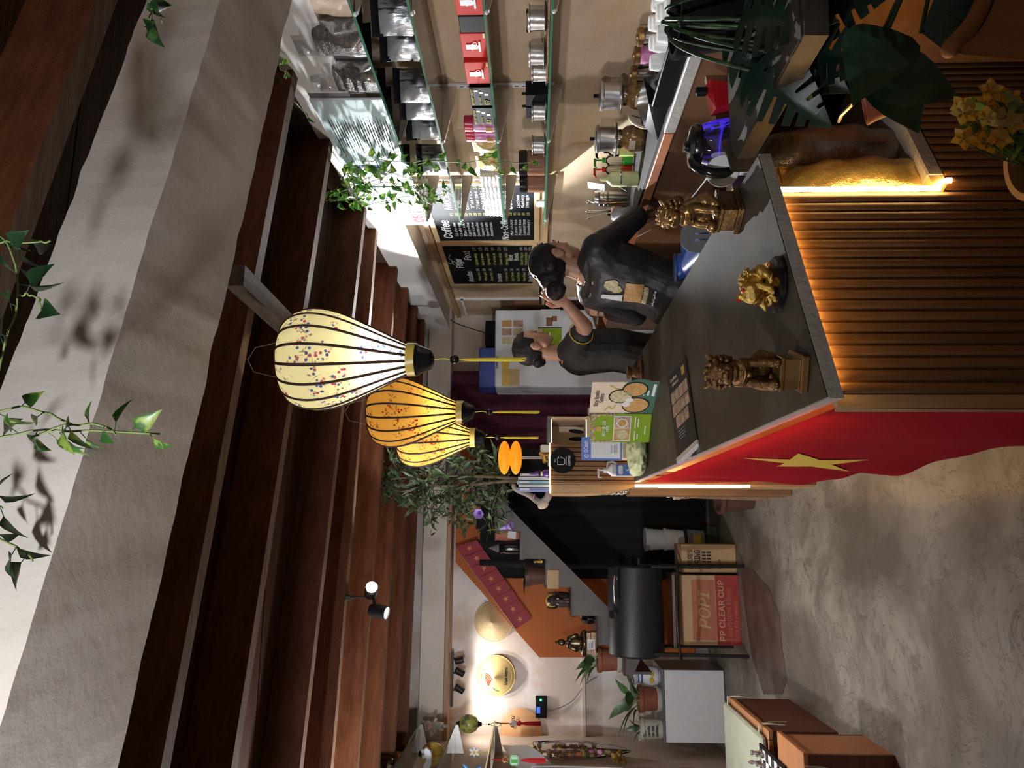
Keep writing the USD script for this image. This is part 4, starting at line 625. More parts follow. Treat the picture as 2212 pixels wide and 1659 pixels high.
    if hair == 'bun': hs += [elm((-.150, .015, -.022), (.052, .055, .050)), elm((-.10, .005, .0), (.05, .06, .055)), elm((-.165, -.02, -.045), (.03, .028, .03)), hul(((-.07, .0, .05), .05), ((-.11, .0, .02), .05)), hul(((.02, -.062, .055), .028), ((-.06, -.05, .02), .04))]
    else: hs += [hul(((.035, .035, .092), .020), ((.035, -.035, .092), .020), ((-.03, 0, .095), .045)), hul(((-.09, .03, -.03), .03), ((-.09, -.03, -.03), .03), ((-.085, 0, -.055), .026))]
    hm = fin(add(hs), .008, 3); hm = lump(hm, .005, V(60, 60, 25), 3); t('hair', xf(hm, H), 'hair', True, world=True)
    t('eye', xf(cat([ell(.006, .014, .0045, (.0855, q*.032, .010)) for q in (1,)]), H), 'hair', True, world=True); t('eye', xf(ell(.006, .014, .0045, (.0855, -.032, .010)), H), 'hair', True, world=True)
    for q in (1, -1): t('eyebrow', xf(hull([(.088, q*.018, .032), (.089, q*.018, .039), (.083, q*.05, .034), (.084, q*.05, .040), (.094, q*.02, .036), (.088, q*.048, .038)]), H), 'hair', world=True)
    t('lips', xf(cat(ell(.008, .022, .006, (.088, 0, -.046)), ell(.009, .019, .007, (.087, 0, -.057))), H), 'lip', True, world=True)
    t.H, t.f, t.l = H, f, l; return t
A = lambda s, e, w, d, n, c=.6: (V(*s), V(*e), V(*w), d, n, c)
wf = (.97, .25, 0)
wo = person('woman with a hair bun and black printed shirt, back turned, reaching to the back counter', (1.10, 3.47, .92), wf, (.93, .36, 0), (1.275, 3.44, 1.487), (.95, .22, -.20), None,
    {'R': A((1.275, 3.285, 1.305), (1.49, 3.42, 1.10), (1.665, 3.78, 1.155), (.45, .85, .05), (.1, .1, -1), .75), 'L': A((1.155, 3.60, 1.305), (1.10, 3.78, 1.06), (1.16, 3.92, 1.20), (.1, .1, 1), (1, .3, 0), .7)}, .98, 'bun', 'long', .98, 'shirt_satin')
bk_ = -(wo.f*.80-wo.l*(-.25)); bk_ /= np.linalg.norm(bk_); sd = np.cross(V(0, 0, 1), bk_)   # the way her back faces; sideways on it
def printed(t, name, m, poly, lab=None, off=.004):
    """print on the back of the shirt: the faces under an outline given sideways and upwards (metres)"""
    from shapely import contains_xy
    s = t.shirt; s2 = s.subdivide(); c = s2.triangles_center; k = contains_xy(poly, (c-V(1.10, 3.47, 0))@sd, c[:, 2]) & (s2.face_normals@bk_ > .15)
    if k.any(): q = s2.submesh([np.nonzero(k)[0]], append=True, repair=False).copy(); q.vertices = q.vertices+q.vertex_normals*off; t(name, q, m, True, label=lab, world=True)
bc = .06
bush = unary_union([Point(bc+.045+.022*math.cos(a), 1.225+.022*math.sin(a*1.3)).buffer(.022) for a in np.arange(0, 6.2, .7)])
printed(wo, 'printed_bush', 'food_pale', bush, 'pale leafy bush printed on the shirt back'); printed(wo, 'printed_figure', 'print_white', unary_union([Point(bc-.035, 1.262).buffer(.016), Polygon([(bc-.06, 1.175), (bc-.015, 1.175), (bc-.022, 1.255), (bc-.05, 1.255)])]), 'small pale figure printed on the shirt back')
printed(wo, 'printed_scene', 'food_brown', sbox(bc-.06, 1.085, bc+.075, 1.168), 'brown street scene printed on the shirt back'); printed(wo, 'printed_ground', 'food_pale', sbox(bc-.055, 1.062, bc+.065, 1.082)); printed(wo, 'printed_script', 'print_white', unary_union([sbox(bc-.05+.016*i, 1.028+.004*(i % 2), bc-.040+.016*i, 1.036+.004*(i % 2)) for i in range(7)]).union(sbox(bc-.05, 1.031, bc+.055, 1.034)))
wo('necklace', tube(arc((1.225, 3.445, 1.372), .064, 0, 2*PI, 24, (1, .2, -.25), (0, 1, 0)), .0022, 6), 'gold', world=True)
ph = solo('phone', xf(bx(-.035, -.004, -.07, .035, .004, .07, .003), basis(at_d(1292, 672, 4.0), (.5, -.8, 0), (0, .2, 1))), 'grey_plastic', 'grey phone held in the left hand of the woman', 'phone')
mn_f = (.985, -.12, 0)
E_, Wm = at_d(1264, 706, 4.12), at_d(1222, 655, 3.98)
ma = person('man in a black polo shirt with yellow trim, in profile, one bent arm raised', (1.03, 4.42, .93), mn_f, (.98, .0, 0), (1.075, 4.375, 1.592), (.985, -.12, -.16), None,
    {'R': A((1.035, 4.215, 1.375), E_, Wm, (.35, -.1, .6), (.2, 1, 0), .5), 'L': A((1.055, 4.575, 1.375), (1.13, 4.66, 1.12), (1.30, 4.52, 1.20), (.6, -.5, .15), (-.5, -.6, .2), 1.1)}, 1.02, 'short', 'short', 1.14)
s_, e_ = V(1.035, 4.215, 1.375), E_; ax = (e_-s_)/np.linalg.norm(e_-s_); qx = np.cross(ax, V(0, 0, 1)); qx /= np.linalg.norm(qx)
ma('sleeve_trim', tube(arc(s_+(e_-s_)*.70, .0685, 0, 2*PI, 28, qx, np.cross(ax, qx)), .0035, 6, True), 'flag_yellow', True, world=True); ma('collar_trim', tube(arc((1.045, 4.385, 1.435), .072, 0, 2*PI, 28, (1, 0, .1), (0, 1, 0)), .0035, 6, True), 'flag_yellow', True, world=True)

# ================================================================ ON THE COUNTER
ZC = 1.0512
def lion(label, loc, rzv, m, m2, sc=1.0):
    """seated guardian lion on a stepped plinth; faces +x"""
    t = Thing('guardian_lion', label, 'statue', loc=loc, rz=rzv); S = lambda *p: V(*p)*sc; B = lambda L: [(S(*p), r*sc) for p, r in L]
    t('plinth', cat(bx(*(np.array((-.045, -.037, 0, .045, .037, .014))*sc), .002), bx(*(np.array((-.038, -.030, .014, .038, .030, .046))*sc), .001), bx(*(np.array((-.042, -.034, .046, .042, .034, .055))*sc), .002)), m2)
    z = .055; T = [hul(*B([((-.012, .014, z+.030), .022), ((-.012, -.014, z+.030), .022), ((-.020, 0, z+.025), .026)])), hul(*B([((-.012, 0, z+.040), .024), ((.014, 0, z+.072), .022)])), hul(*B([((.014, .010, z+.068), .020), ((.014, -.010, z+.068), .020), ((.010, 0, z+.090), .018)]))]
    for q in (1, -1): T += [hul(*B([((.014, q*.018, z+.066), .0105), ((.026, q*.022, z+.036), .0085)])), hul(*B([((.026, q*.022, z+.036), .0085), ((.030, q*.022, z+.010), .0085)])), hul(*B([((.030, q*.022, z+.008), .0085), ((.040, q*.022, z+.006), .0080)])), hul(*B([((-.014, q*.024, z+.022), .018), ((.008, q*.028, z+.012), .011)])), hul(*B([((.004, q*.029, z+.008), .009), ((.016, q*.030, z+.006), .007)]))]
    T += [hul(*B([((.030, -.022, z+.010), .013), ((.034, -.022, z+.010), .013)])), hul(*B([((-.036, 0, z+.03), .012), ((-.040, 0, z+.055), .009), ((-.034, 0, z+.072), .005)]))]
    t('body', lump(fin(add(T), .0045*sc, 3), .0012*sc, 160), m, True)
    hd = [hul(*B([((.016, 0, z+.116), .026), ((.026, 0, z+.110), .021)])), hul(*B([((.034, .009, z+.101), .012), ((.034, -.009, z+.101), .012), ((.038, 0, z+.106), .010)])), hul(*B([((.030, .008, z+.086), .009), ((.030, -.008, z+.086), .009)])), hul(*B([((.034, 0, z+.118), .007), ((.047, 0, z+.108), .0065)])), hul(*B([((.046, .006, z+.106), .005), ((.046, -.006, z+.106), .005)]))]
    for q in (1, -1): hd += [hul(*B([((.034, q*.012, z+.124), .0065), ((.028, q*.022, z+.122), .006)])), hul(*B([((.008, q*.026, z+.128), .007), ((.004, q*.032, z+.136), .004)]))]
    h = t('head', fin(add(hd), .004*sc, 2), m, True); t('eye', ell(*[.0042*sc]*3, S(.042, .011, z+.117), 1), m2, True, at=h); t('eye', ell(*[.0042*sc]*3, S(.042, -.011, z+.117), 1), m2, True, at=h)
    c = []
    for k in range(7):
        for a in np.arange(14)*2*PI/14+.2*k:
            x = .022-.010*k; r = .028+.004*math.sin(k)-.001*k*k*.4
            if k < 2 and abs(a % (2*PI)-PI*1.5) < .9: continue
            c.append(ell(*[.0056*sc]*3, S(x, r*math.cos(a), z+.112+r*math.sin(a)-.004*k), 1))
    t('mane', cat(c), m, True, kind='stuff'); t('collar', tube([S(.020+.016*math.cos(a), .026*math.sin(a), z+.078-.012*math.cos(a)) for a in np.linspace(-1.9, 1.9, 24)], .0022*sc, 6), m2, True); t('bell', ell(*[.0055*sc]*3, S(.041, 0, z+.060), 2), m2, True)
    t('toes', cat([ell(.0032*sc, .0026*sc, .0035*sc, S(.047, q*.022+y*.0052, z+.007), 1) for q in (1, -1) for y in (-1, 0, 1)]), m2, True)
    return t
lion('dark bronze guardian lion seated on a stepped plinth at the near corner of the counter', (.318, 1.505, ZC), math.radians(-112), 'bronze', 'bronze_light', 1.02)
lion('golden brown guardian lion on a plinth near the counter tip, by the kettle', (.835, 1.875, ZC), math.radians(-150), 'bronze_light', 'bronze', 1.12)
td = Thing('money_toad', 'shiny gold toad sitting on a pile of coins on a round black base', 'statue', loc=(.535, 1.60, ZC), rz=math.radians(-160)); td('base', lathe([(0, 0), (.058, 0), (.064, .005), (.064, .010), (.058, .016), (0, .016)], 40), 'black_gloss')
z = .016; B = [hul(((-.010, 0, z+.040), .026), ((.018, 0, z+.050), .022), ((-.025, 0, z+.030), .020)), hul(((.022, .012, z+.052), .016), ((.022, -.012, z+.052), .016), ((.036, 0, z+.050), .014))]
for q in (1, -1): B += [hul(((.022, q*.016, z+.070), .0085), ((.018, q*.016, z+.066), .008)), hul(((-.018, q*.026, z+.030), .015), ((.000, q*.036, z+.022), .010)), hul(((.000, q*.036, z+.020), .009), ((.018, q*.038, z+.016), .007)), hul(((.016, q*.020, z+.040), .009), ((.032, q*.028, z+.020), .007)), hul(((.032, q*.028, z+.018), .007), ((.044, q*.030, z+.014), .005))]
td('toad', lump(fin(add(B), .0045, 3), .0014, 150), 'gold', True); g = np.random.default_rng(5)
td('warts', cat([ell(.0038, .0038, .0034, (-.010+.036*math.cos(a)*math.cos(b)*.8, .030*math.sin(a)*math.cos(b), z+.044+.026*math.sin(b)), 1) for a, b in zip(g.uniform(0, 6.28, 46), g.uniform(.1, 1.4, 46))]), 'gold', True, kind='stuff')
for q in (1, -1): td('eye', ell(.005, .0045, .005, (.0285, q*.018, z+.073), 2), 'gem_red', True)
td('coin_in_mouth', xf(cyl(.009, -.0012, .0012, 20), basis((.052, 0, z+.040), (0, 1, 0), (.4, 0, 1))), 'gold')
for k in range(26):
    a = k*2.4; r = .020+.030*((k*7) % 10)/10; td('coin', xf(lathe([(.0035, -.0012), (.0105, -.0014), (.0105, .0014), (.0035, .0012), (.0035, -.0012)], 16), basis((r*math.cos(a), r*math.sin(a), z+.004+.010*(1-r/.05)+.004*(k % 3)), (1, 0, .7*math.sin(a*1.7)), (0, 1, .6*math.cos(a*2.1)))), 'gold')
for a in (.6, -.9, 2.2): td('red_gem', ell(.005, c=(.046*math.cos(a), .046*math.sin(a), z+.012)), 'gem_red', True)

def panel(t, o, right, up, items):
    """flat print: (name, kind, u, v, w, h, material) rectangles or ('text', string) measured from the lower left"""
    n = np.cross(right, up)
    for k, (nm, u, v, w, h, m) in enumerate(items):
        p = o+right*u+up*v+n*(.0004+.0003*k/len(items)); t(nm, xf(bx(0, 0, 0, w, h, .0006), basis(p, right, up)), m)
# slanted drink menu in an acrylic holder
cm_ = Thing('coffee_menu', 'dark coffee menu card with rows of drink photos in a slanted clear holder', 'menu', loc=(.46, 2.76, ZC)); far_l, far_r, near_r, near_l = [at_z(x, y, zz)-cm_.loc for x, y, zz in ((1460, 966, 1.10), (1437, 805, 1.10), (1480, 772, 1.056), (1505, 952, 1.056))]
rt = near_r-near_l; Wd = np.linalg.norm(rt); rt = rt/Wd; up = far_l-near_l; Hd = np.linalg.norm(up); up = up-rt*(up@rt); up /= np.linalg.norm(up); nn = np.cross(rt, up); sk = (far_l-near_l)@rt
Hd = (far_l-near_l)@up; RO = near_l-nn*.003
cm_('card', xf(bx(0, 0, 0, Wd, Hd, .003), basis(RO, rt, up)), 'menu_dark'); R2, U2 = -up, rt     # the print reads sideways: its top edge lies to the right
cm_('holder_base', xf(bx(-.018, -.004, -.012, .004, Hd+.004, .006, .002), basis(RO, rt, up)), 'acrylic'); cm_('holder_foot', hull([RO+up*Hd, RO+up*(Hd-.01), RO+rt*Wd+up*Hd, RO+rt*Wd+up*(Hd-.01), V(*(RO+up*Hd)[:2], 0), V(*(RO+up*(Hd-.01))[:2], 0), V(*(RO+rt*Wd+up*Hd)[:2], 0), V(*(RO+rt*Wd+up*(Hd-.01))[:2], 0)]), 'acrylic')
O2 = near_l+up*Hd+nn*.0006
def cmp(nm, u, v, w, h, m): cm_(nm, xf(bx(0, 0, 0, w, h, .0007), basis(O2+R2*u+U2*v, R2, U2)), m)
s1_, s2_ = Hd, Wd
for r in range(3):
    for q in range(4 if r < 2 else 3): cmp('drink_photo', s1_*(.08+.22*q+(.11 if r == 2 else 0)), s2_*(.62-.155*r), s1_*.20, s2_*.14, 'food_rose'); cmp('photo_caption', s1_*(.08+.22*q+(.11 if r == 2 else 0)), s2_*(.735-.155*r), s1_*.20, s2_*.022, 'box_cream')
cmp('logo', s1_*.74, s2_*.84, s1_*.16, s2_*.10, 'print_gold'); cm_('lettering', text('Coffee', s1_*.10, O2+R2*s1_*.12+U2*s2_*.885+nn*.0004, R2, U2, .0006, fit=s1_*.36, slant=.15), 'box_cream'); cm_('lettering', text('Menu', s1_*.10, O2+R2*s1_*.20+U2*s2_*.82+nn*.0004, R2, U2, .0006, fit=s1_*.34, slant=.15), 'box_cream')
for k in range(4): cmp('small_print', s1_*(.22+.05*(k % 2)), s2_*(.26-.03*k), s1_*(.35-.08*(k % 2)), s2_*.008, 'print_grey')
# upright menus
def upright(name, label, bl, br, h, t_=.003):
    t = Thing(name, label, 'menu', loc=(*((V(*bl)+V(*br))/2), ZC)); a, b = V(*bl, ZC)-t.loc, V(*br, ZC)-t.loc; w = np.linalg.norm(b-a); r = (b-a)/w; u = V(0, 0, 1); n = np.cross(r, u); t.o, t.r, t.u, t.n, t.w, t.h = a, r, u, n, w, h; return t
def up_(t, nm, u, v, w, h, m, lift=.0008): t(nm, xf(bx(0, 0, 0, w*t.w, h*t.h, .0006), basis(t.o+t.r*u*t.w+t.u*v*t.h+t.n*lift, t.r, t.u)), m)
def disc_(t, nm, u, v, r, m, lift=.001, sy=1): t(nm, xf(cyl(r*t.w, 0, .0006, 28), basis(t.o+t.r*u*t.w+t.u*v*t.h+t.n*lift, t.r, t.u)), m)
rb = upright('rice_bowl_menu', 'cream and green standing menu headed Rice Bowls Series with pictures of rice dishes', (.525, 3.415), (.625, 3.19), .292)
rb('board', xf(bx(0, 0, -.003, rb.w, rb.h, 0), basis(rb.o, rb.r, rb.u)), 'cream_paper'); up_(rb, 'green_field', 0, 0, 1, .30, 'menu_teal'); disc_(rb, 'green_curve', .80, .28, .30, 'menu_teal', .0009)
for u, v, r, m, m2 in ((.56, .54, .20, 'food_pale', 'black_gloss'), (.78, .34, .21, 'food_brown', 'black_gloss'), (.27, .29, .23, 'food_brown', 'black_gloss')): disc_(rb, 'bowl_picture', u, v, r*1.12, m2, .0016); disc_(rb, 'food_picture', u, v, r, m, .0022)
for u, v in ((.30, .445), (.44, .40)): disc_(rb, 'egg_picture', u, v, .075, 'cup_white', .0028)
rb('squiggle', xf(prism(ring2([(.90*rb.w, .72*rb.h), (.83*rb.w, .66*rb.h), (.78*rb.w, .60*rb.h), (.70*rb.w, .58*rb.h), (.72*rb.w, .50*rb.h)], .004).union(ring2([(.02, .76*rb.h), (.05, .70*rb.h), (.03, .64*rb.h), (.06, .60*rb.h)], .004)), .0005), basis(rb.o+rb.n*.001, rb.r, rb.u)), 'pouch_orange')
rb('lettering', text('Rice Bowls', .020, rb.o+rb.r*rb.w*.22+rb.u*rb.h*.875+rb.n*.0012, rb.r, rb.u, .0006, fit=rb.w*.52), 'print_black'); rb('lettering', text('Series', .020, rb.o+rb.r*rb.w*.34+rb.u*rb.h*.80+rb.n*.0012, rb.r, rb.u, .0006, fit=rb.w*.30), 'print_black')
for v in (.155, .085): up_(rb, 'price_tag', .15, v, .16, .03, 'print_white', .0012); up_(rb, 'price_tag', .58, v+.03, .16, .03, 'print_white', .0012)
up_(rb, 'website_pill', .56, .03, .38, .045, 'print_white', .0012)
bs = upright('best_seller_menu', 'bright green standing menu headed BEST SELLER HERE with two noodle dish pictures', (.40, 3.535), (.52, 3.43), .280)
bs('board', xf(bx(0, 0, -.003, bs.w, bs.h, 0), basis(bs.o, bs.r, bs.u)), 'menu_green')
g = np.random.default_rng(8); bs('pink_border', xf(prism(unary_union([Point(bs.w*u, bs.h*v).buffer(bs.w*g.uniform(.02, .05), quad_segs=2) for u, v in [(g.uniform(0, 1), g.uniform(.93, 1)) for _ in range(40)]+[(g.choice([g.uniform(0, .06), g.uniform(.94, 1)]), g.uniform(.62, 1)) for _ in range(40)]]).intersection(sbox(0, 0, bs.w, bs.h)), .0005), basis(bs.o+bs.n*.0006, bs.r, bs.u)), 'food_rose')
up_(bs, 'picture_frame', .06, .33, .88, .29, 'print_white'); up_(bs, 'dish_picture', .09, .345, .40, .26, 'food_brown', .0014); up_(bs, 'dish_picture', .52, .345, .39, .26, 'food_rose', .0014); disc_(bs, 'bowl', .29, .47, .17, 'food_pale', .002); disc_(bs, 'bowl', .70, .48, .16, 'cup_white', .002); disc_(bs, 'broth', .70, .48, .125, 'food_brown', .0026)
up_(bs, 'logo', .40, .82, .17, .085, 'print_gold', .0012); bs('lettering', text('BEST SELLER', .013, bs.o+bs.r*bs.w*.22+bs.u*bs.h*.755+bs.n*.0012, bs.r, bs.u, .0006, True, fit=bs.w*.56), 'print_white'); bs('lettering', text('HERE', .013, bs.o+bs.r*bs.w*.40+bs.u*bs.h*.695+bs.n*.0012, bs.r, bs.u, .0006, True, fit=bs.w*.2), 'print_white')
for u, v, w in ((.08, .25, .34), (.12, .20, .22), (.50, .25, .42), (.55, .20, .3), (.3, .08, .3)): up_(bs, 'caption', u, v, w, .018, 'print_white', .0012)
tb = Thing('tissue_box', 'plain pale box under the blue payment sign at the counter end', 'box', loc=(.425, 3.99, ZC)); tb('box', bx(-.065, -.03, 0, .065, .035, .078, .004), 'cream_paper')
gc = upright('payment_sign', 'blue framed white payment sign reading GCash standing on a pale box', (.355, 3.985), (.475, 3.955), .215); gc.u = V(0, .04, 1)/np.linalg.norm(V(0, .04, 1)); gc.o = gc.o+V(0, 0, .0785)
gc('board', xf(prism(rbox(gc.w, gc.h, .008), .003), basis(gc.o+gc.r*gc.w/2+gc.u*gc.h/2-gc.n*.003, gc.r, gc.u)), 'sign_blue'); up_(gc, 'white_field', .08, .04, .84, .72, 'print_white')
gc('lettering', text('GCash', .021, gc.o+gc.r*gc.w*.34+gc.u*gc.h*.835+gc.n*.001, gc.r, gc.u, .0006, True, fit=gc.w*.5), 'print_white'); gc('round_logo', xf(prism(Point(0, 0).buffer(.0115).difference(Point(0, 0).buffer(.0075)).difference(sbox(.002, -.0045, .02, .0045)).union(Point(.002, 0).buffer(.0035)), .0006), basis(gc.o+gc.r*gc.w*.2+gc.u*gc.h*.868+gc.n*.001, gc.r, gc.u)), 'print_white')
for k in range(5): up_(gc, 'printed_line', .30+.03*(k % 2), .25-.035*k, .38-.06*(k % 2), .012, 'print_grey', .0014)
j = Thing('glass_jar', 'small clear jar with a printed label between the green menu and payment sign', 'jar', loc=(.495, 3.72, ZC)); j('jar', lathe([(.030, .002), (.034, .004), (.036, .05), (.030, .066), (.022, .075), (.022, .09), (.0205, .09), (.0205, .075), (.034, .05), (.03, .004)], 28), 'jar_glass'); j('lid', lathe([(0, .088), (.024, .088), (.024, .1), (0, .1)], 24), 'aluminium'); j('label', rz(prism(Polygon([(.0368*math.cos(a), .0368*math.sin(a)) for a in np.linspace(-.6, .6, 9)]+[(.036*math.cos(a), .036*math.sin(a)) for a in np.linspace(.6, -.6, 9)]), .018, .022), -PI/2), 'box_cream')
j = Thing('lidded_canister', 'small clear canister with a white lid behind the green menu', 'jar', loc=(.53, 4.02, ZC)); j('body', lathe([(0, 0), (.032, 0), (.034, .004), (.034, .19), (0, .19)], 26), 'film'); j('contents', cyl(.031, .004, .12, 24), 'cream_paper'); j('lid', lathe([(0, .191), (.037, .191), (.037, .21), (.033, .214), (0, .214)], 26), 'white_plastic')
solo('crumpled_foil_bag', mv(lump(ell(.05, .045, .10, s=4), .022, 26, 6), .60, 3.88, ZC+.165), 'silver_foil', 'crumpled dark silver bag sticking up behind the rice bowl menu', 'bag', sm=20); solo('bag_stand_tin', cyl(.042, ZC, ZC+.075, 28, x=.60, y=3.88), 'aluminium', 'short metal tin under the crumpled silver bag behind the menus', 'tin')
sb = Thing('sanitizer_bottle', 'white pump bottle with a blue label at the far left corner of the counter', 'bottle', loc=(.305, 4.035, ZC)); sb('body', prism(rbox(.066, .042, .016), .125), 'white_plastic'); sb('shoulder', hull(np.vstack([prism(rbox(.066, .042, .016), .001, .125).vertices, cyl(.014, .150, .151, 20).vertices])), 'white_plastic'); sb('handle', tube([(.034, 0, .10), (.046, 0, .12), (.042, 0, .148), (.014, 0, .152)], .006, 10), 'white_plastic'); sb('pump', cat(cyl(.0135, .15, .172, 20), cyl(.005, .17, .196, 12), bx(-.040, -.006, .194, .010, .006, .204, .003), bx(-.042, -.004, .182, -.036, .004, .196)), 'white_plastic')
l_ = sb('label', bx(-.031, -.0222, .02, .031, -.0212, .105), 'sign_blue'); sb('label_white', prism(rbox(.05, .024, .011), .0006).apply_transform(basis((0, -.0222, .082), (1, 0, 0), (0, 0, 1))), 'print_white', at=l_); sb('label_swirl', prism(Point(.008, 0).buffer(.012).difference(Point(.012, .004).buffer(.011)), .0006).apply_transform(basis((0, -.0222, .045), (1, 0, 0), (0, 0, 1))), 'print_white', at=l_)
yb = lump(ell(.085, .13, .040, s=4), .045, 13, 9); yb.vertices[:, 2] = np.maximum(yb.vertices[:, 2], -.034); solo('crumpled_plastic_bag', mv(rz(yb, -.3), .355, 3.66, ZC+.0345), 'bag_yellow', 'crumpled pale yellow plastic bag lying near the left edge of the counter', 'bag', sm=15)
cp = Thing('clay_burner', 'small glossy brown clay burner pot at the inner edge of the counter', 'pot', loc=(.775, 3.70, ZC)); cp('dish', lathe([(0, 0), (.055, 0), (.062, .008), (.060, .014), (0, .010)], 32), 'terracotta'); cp('pot', lathe([(0, .012), (.025, .012), (.03, .03), (.024, .05), (.032, .062), (.034, .075), (.028, .075), (.02, .06), (0, .058)], 28), 'amber_jar'); cp('wick', cyl(.006, .058, .068, 10), 'print_white')

# on top of the slatted cabinet
ZT = 1.5055
for k, (w, h, m, l) in enumerate(((.022, .175, 'book_grey', 'grey'), (.010, .185, 'book_white', 'white'), (.018, .19, 'book_blue', 'light blue'), (.010, .182, 'book_white', 'thin pale'), (.016, .19, 'book_violet', 'violet blue'))):
    x0 = .300-.021*k; t = Thing('book', f'{l} upright book on the slatted cabinet, number {k+1} from the lamp' if False else f'upright {l} book in the row on top of the slatted cabinet', 'book', loc=(x0, 4.36, ZT)); t('cover', bx(-.010, -.055, 0, .007, .065, h, .001), m); t('spine_label', bx(-.007, -.0562, h*.62, .004, -.0552, h*.92), 'print_white')
ol_ = Thing('pill_lamp', 'glowing orange lamp of two joined capsule shapes on a white post', 'lamp', loc=(.405, 4.40, ZT)); 
for q in (-1, 1): ol_('shade', mv(rz(ell(.100, .036, .037, s=3), 0), 0, 0, .235+.034*q), 'orange_lamp', True)
ol_('post', cat(cyl(.004, 0, .17, 10, x=-.004), cyl(.004, 0, .17, 10, x=.005)), 'white_plastic'); ol_('foot', bx(-.05, -.03, 0, .03, .03, .012, .003), 'white_plastic')
fgx = Thing('brass_figurine', 'small brass coloured animal figurine in front of the orange lamp', 'figurine', loc=(.40, 4.345, ZT)); fgx('figure', lump(fin(add([hul(((-.02, 0, .03), .014), ((.012, 0, .036), .012)), hul(((.012, 0, .036), .010), ((.022, 0, .056), .010)), hul(((.024, 0, .058), .008), ((.036, 0, .052), .005))]+[hul(((x, y, .026), .007), ((x*1.2, y*1.3, .004), .005)) for x in (-.02, .014) for y in (-.008, .008)]), .005, 2), .001, 200), 'gold', True)
wt = Thing('white_tray', 'small white tray tin on the slatted cabinet next to the lamp post', 'tin', loc=(.452, 4.38, ZT)); wt('tin', bx(-.020, -.05, 0, .024, .05, .055, .006), 'white_plastic')
vl = Thing('violet_oil_lamp', 'little violet glass oil lamp with a black neck on the slatted cabinet', 'lamp', loc=(.305, 4.295, ZT)); vl('base', lathe([(0, 0), (.027, 0), (.028, .008), (.026, .012), (0, .012)], 28), 'black_gloss'); vl('font', lathe([(.024, .012), (.022, .03), (.015, .042), (0, .042)], 28), 'violet_dark'); vl('band', cyl(.0125, .042, .055, 24), 'cream_paper'); vl('collar', lathe([(.0128, .055), (.018, .058), (.018, .064), (.012, .066), (0, .066)], 28), 'black_gloss'); vl('chimney', lathe([(.015, .066), (.013, .082), (.006, .088), (.005, .11), (.008, .116), (0, .12)], 24), 'violet_dark')
dw = Thing('driftwood_root', 'twisted pale driftwood root hanging over the left side of the slatted cabinet', 'driftwood', loc=(.185, 4.5, 1.55)); dw('root', tube(spl([(.07, 0, .17), (.03, .0, .14), (.0, 0, .07), (-.035, -.01, .02), (-.02, -.02, -.025), (.03, -.02, -.04)], 28), np.linspace(.014, .024, 28), 10), 'driftwood', True)
pd = Thing('wooden_paddle', 'pale oval wooden paddle hanging at the side of the slatted cabinet', 'paddle', loc=(.128, 4.42, 1.545)); pd('blade', xf(prism(Point(0, 0).buffer(1).convex_hull, .008), basis((0, 0, 0), (.028, 0, -.016), (.016, 0, .028))).apply_scale(1) if False else xf(ell(.022, .005, .033, s=3), basis((0, 0, 0), (.9, 0, .4), (0, 1, 0))), 'pale_leafwood', True)
pd('stem', tube([(.0, 0, .028), (.03, .0, .06), (.065, 0, .05)], .004, 8), 'driftwood', True)
# woven bag, stool and boxes left of the tower
wb = Thing('woven_bag', 'black and cream patterned woven bag beside the slatted cabinet', 'bag', loc=(.245, 4.80, 1.10)); wb('body', lump(bx(-.035, -.12, -.10, .035, .12, .15, .018), .003, 20, 2), 'woven_cream', True)
for r in range(7):
    for q in range(3): 
        o = V(-.024+.022*q, -.1205, -.075+.032*r); wb('woven_square', cat(bx(-.0085, -.001, -.012, .0085, .001, -.008), bx(-.0085, -.001, .008, .0085, .001, .012), bx(-.0085, -.001, -.012, -.0055, .001, .012), bx(.0055, -.001, -.012, .0085, .001, .012), bx(-.002, -.001, -.002, .002, .001, .002)).apply_translation(o), 'woven_black', False)
    wb('woven_stripe', bx(-.0362, -.11, -.085+.032*r, -.0348, .11, -.078+.032*r), 'woven_black', False)
solo('bag_rest', bx(.20, 4.68, 0, .30, 4.92, .9985, .004), 'cupboard_brown', 'narrow brown cupboard box under the woven bag', 'cupboard')
wsx = Thing('wooden_stool', 'small wooden stool standing behind the far end of the counter', 'stool', loc=(.33, 5.14, 0)); wsx('seat', bx(-.13, -.13, .52, .13, .14, .555, .004), 'trim_wood')
for x in (-.11, .11):
    for y in (-.11, .115): wsx('leg', hull([(x-.015, y-.015, .52), (x+.015, y-.015, .52), (x-.015, y+.015, .52), (x+.015, y+.015, .52), (x*1.15-.013, y*1.1-.013, 0), (x*1.15+.013, y*1.1-.013, 0), (x*1.15-.013, y*1.1+.013, 0), (x*1.15+.013, y*1.1+.013, 0)]), 'trim_wood')
wsx('rail', bx(-.11, -.125, .25, .11, -.105, .28), 'trim_wood')
t = Thing('blue_container', 'light blue plastic container on the small wooden stool', 'container', loc=(.26, 5.08, .5555)); t('tub', lathe([(0, 0), (.045, 0), (.056, .13), (.050, .13), (.042, .008), (0, .008)], 28), 'book_blue'); t('lid', lathe([(0, .131), (.059, .131), (.059, .145), (0, .148)], 28), 'book_white')
solo('rag', mv(lump(ell(.035, .04, .05, s=3), .02, 30, 4), .225, 5.17, .605), 'food_rose', 'crumpled red and white cloth beside the blue container on the stool', 'cloth', sm=20)

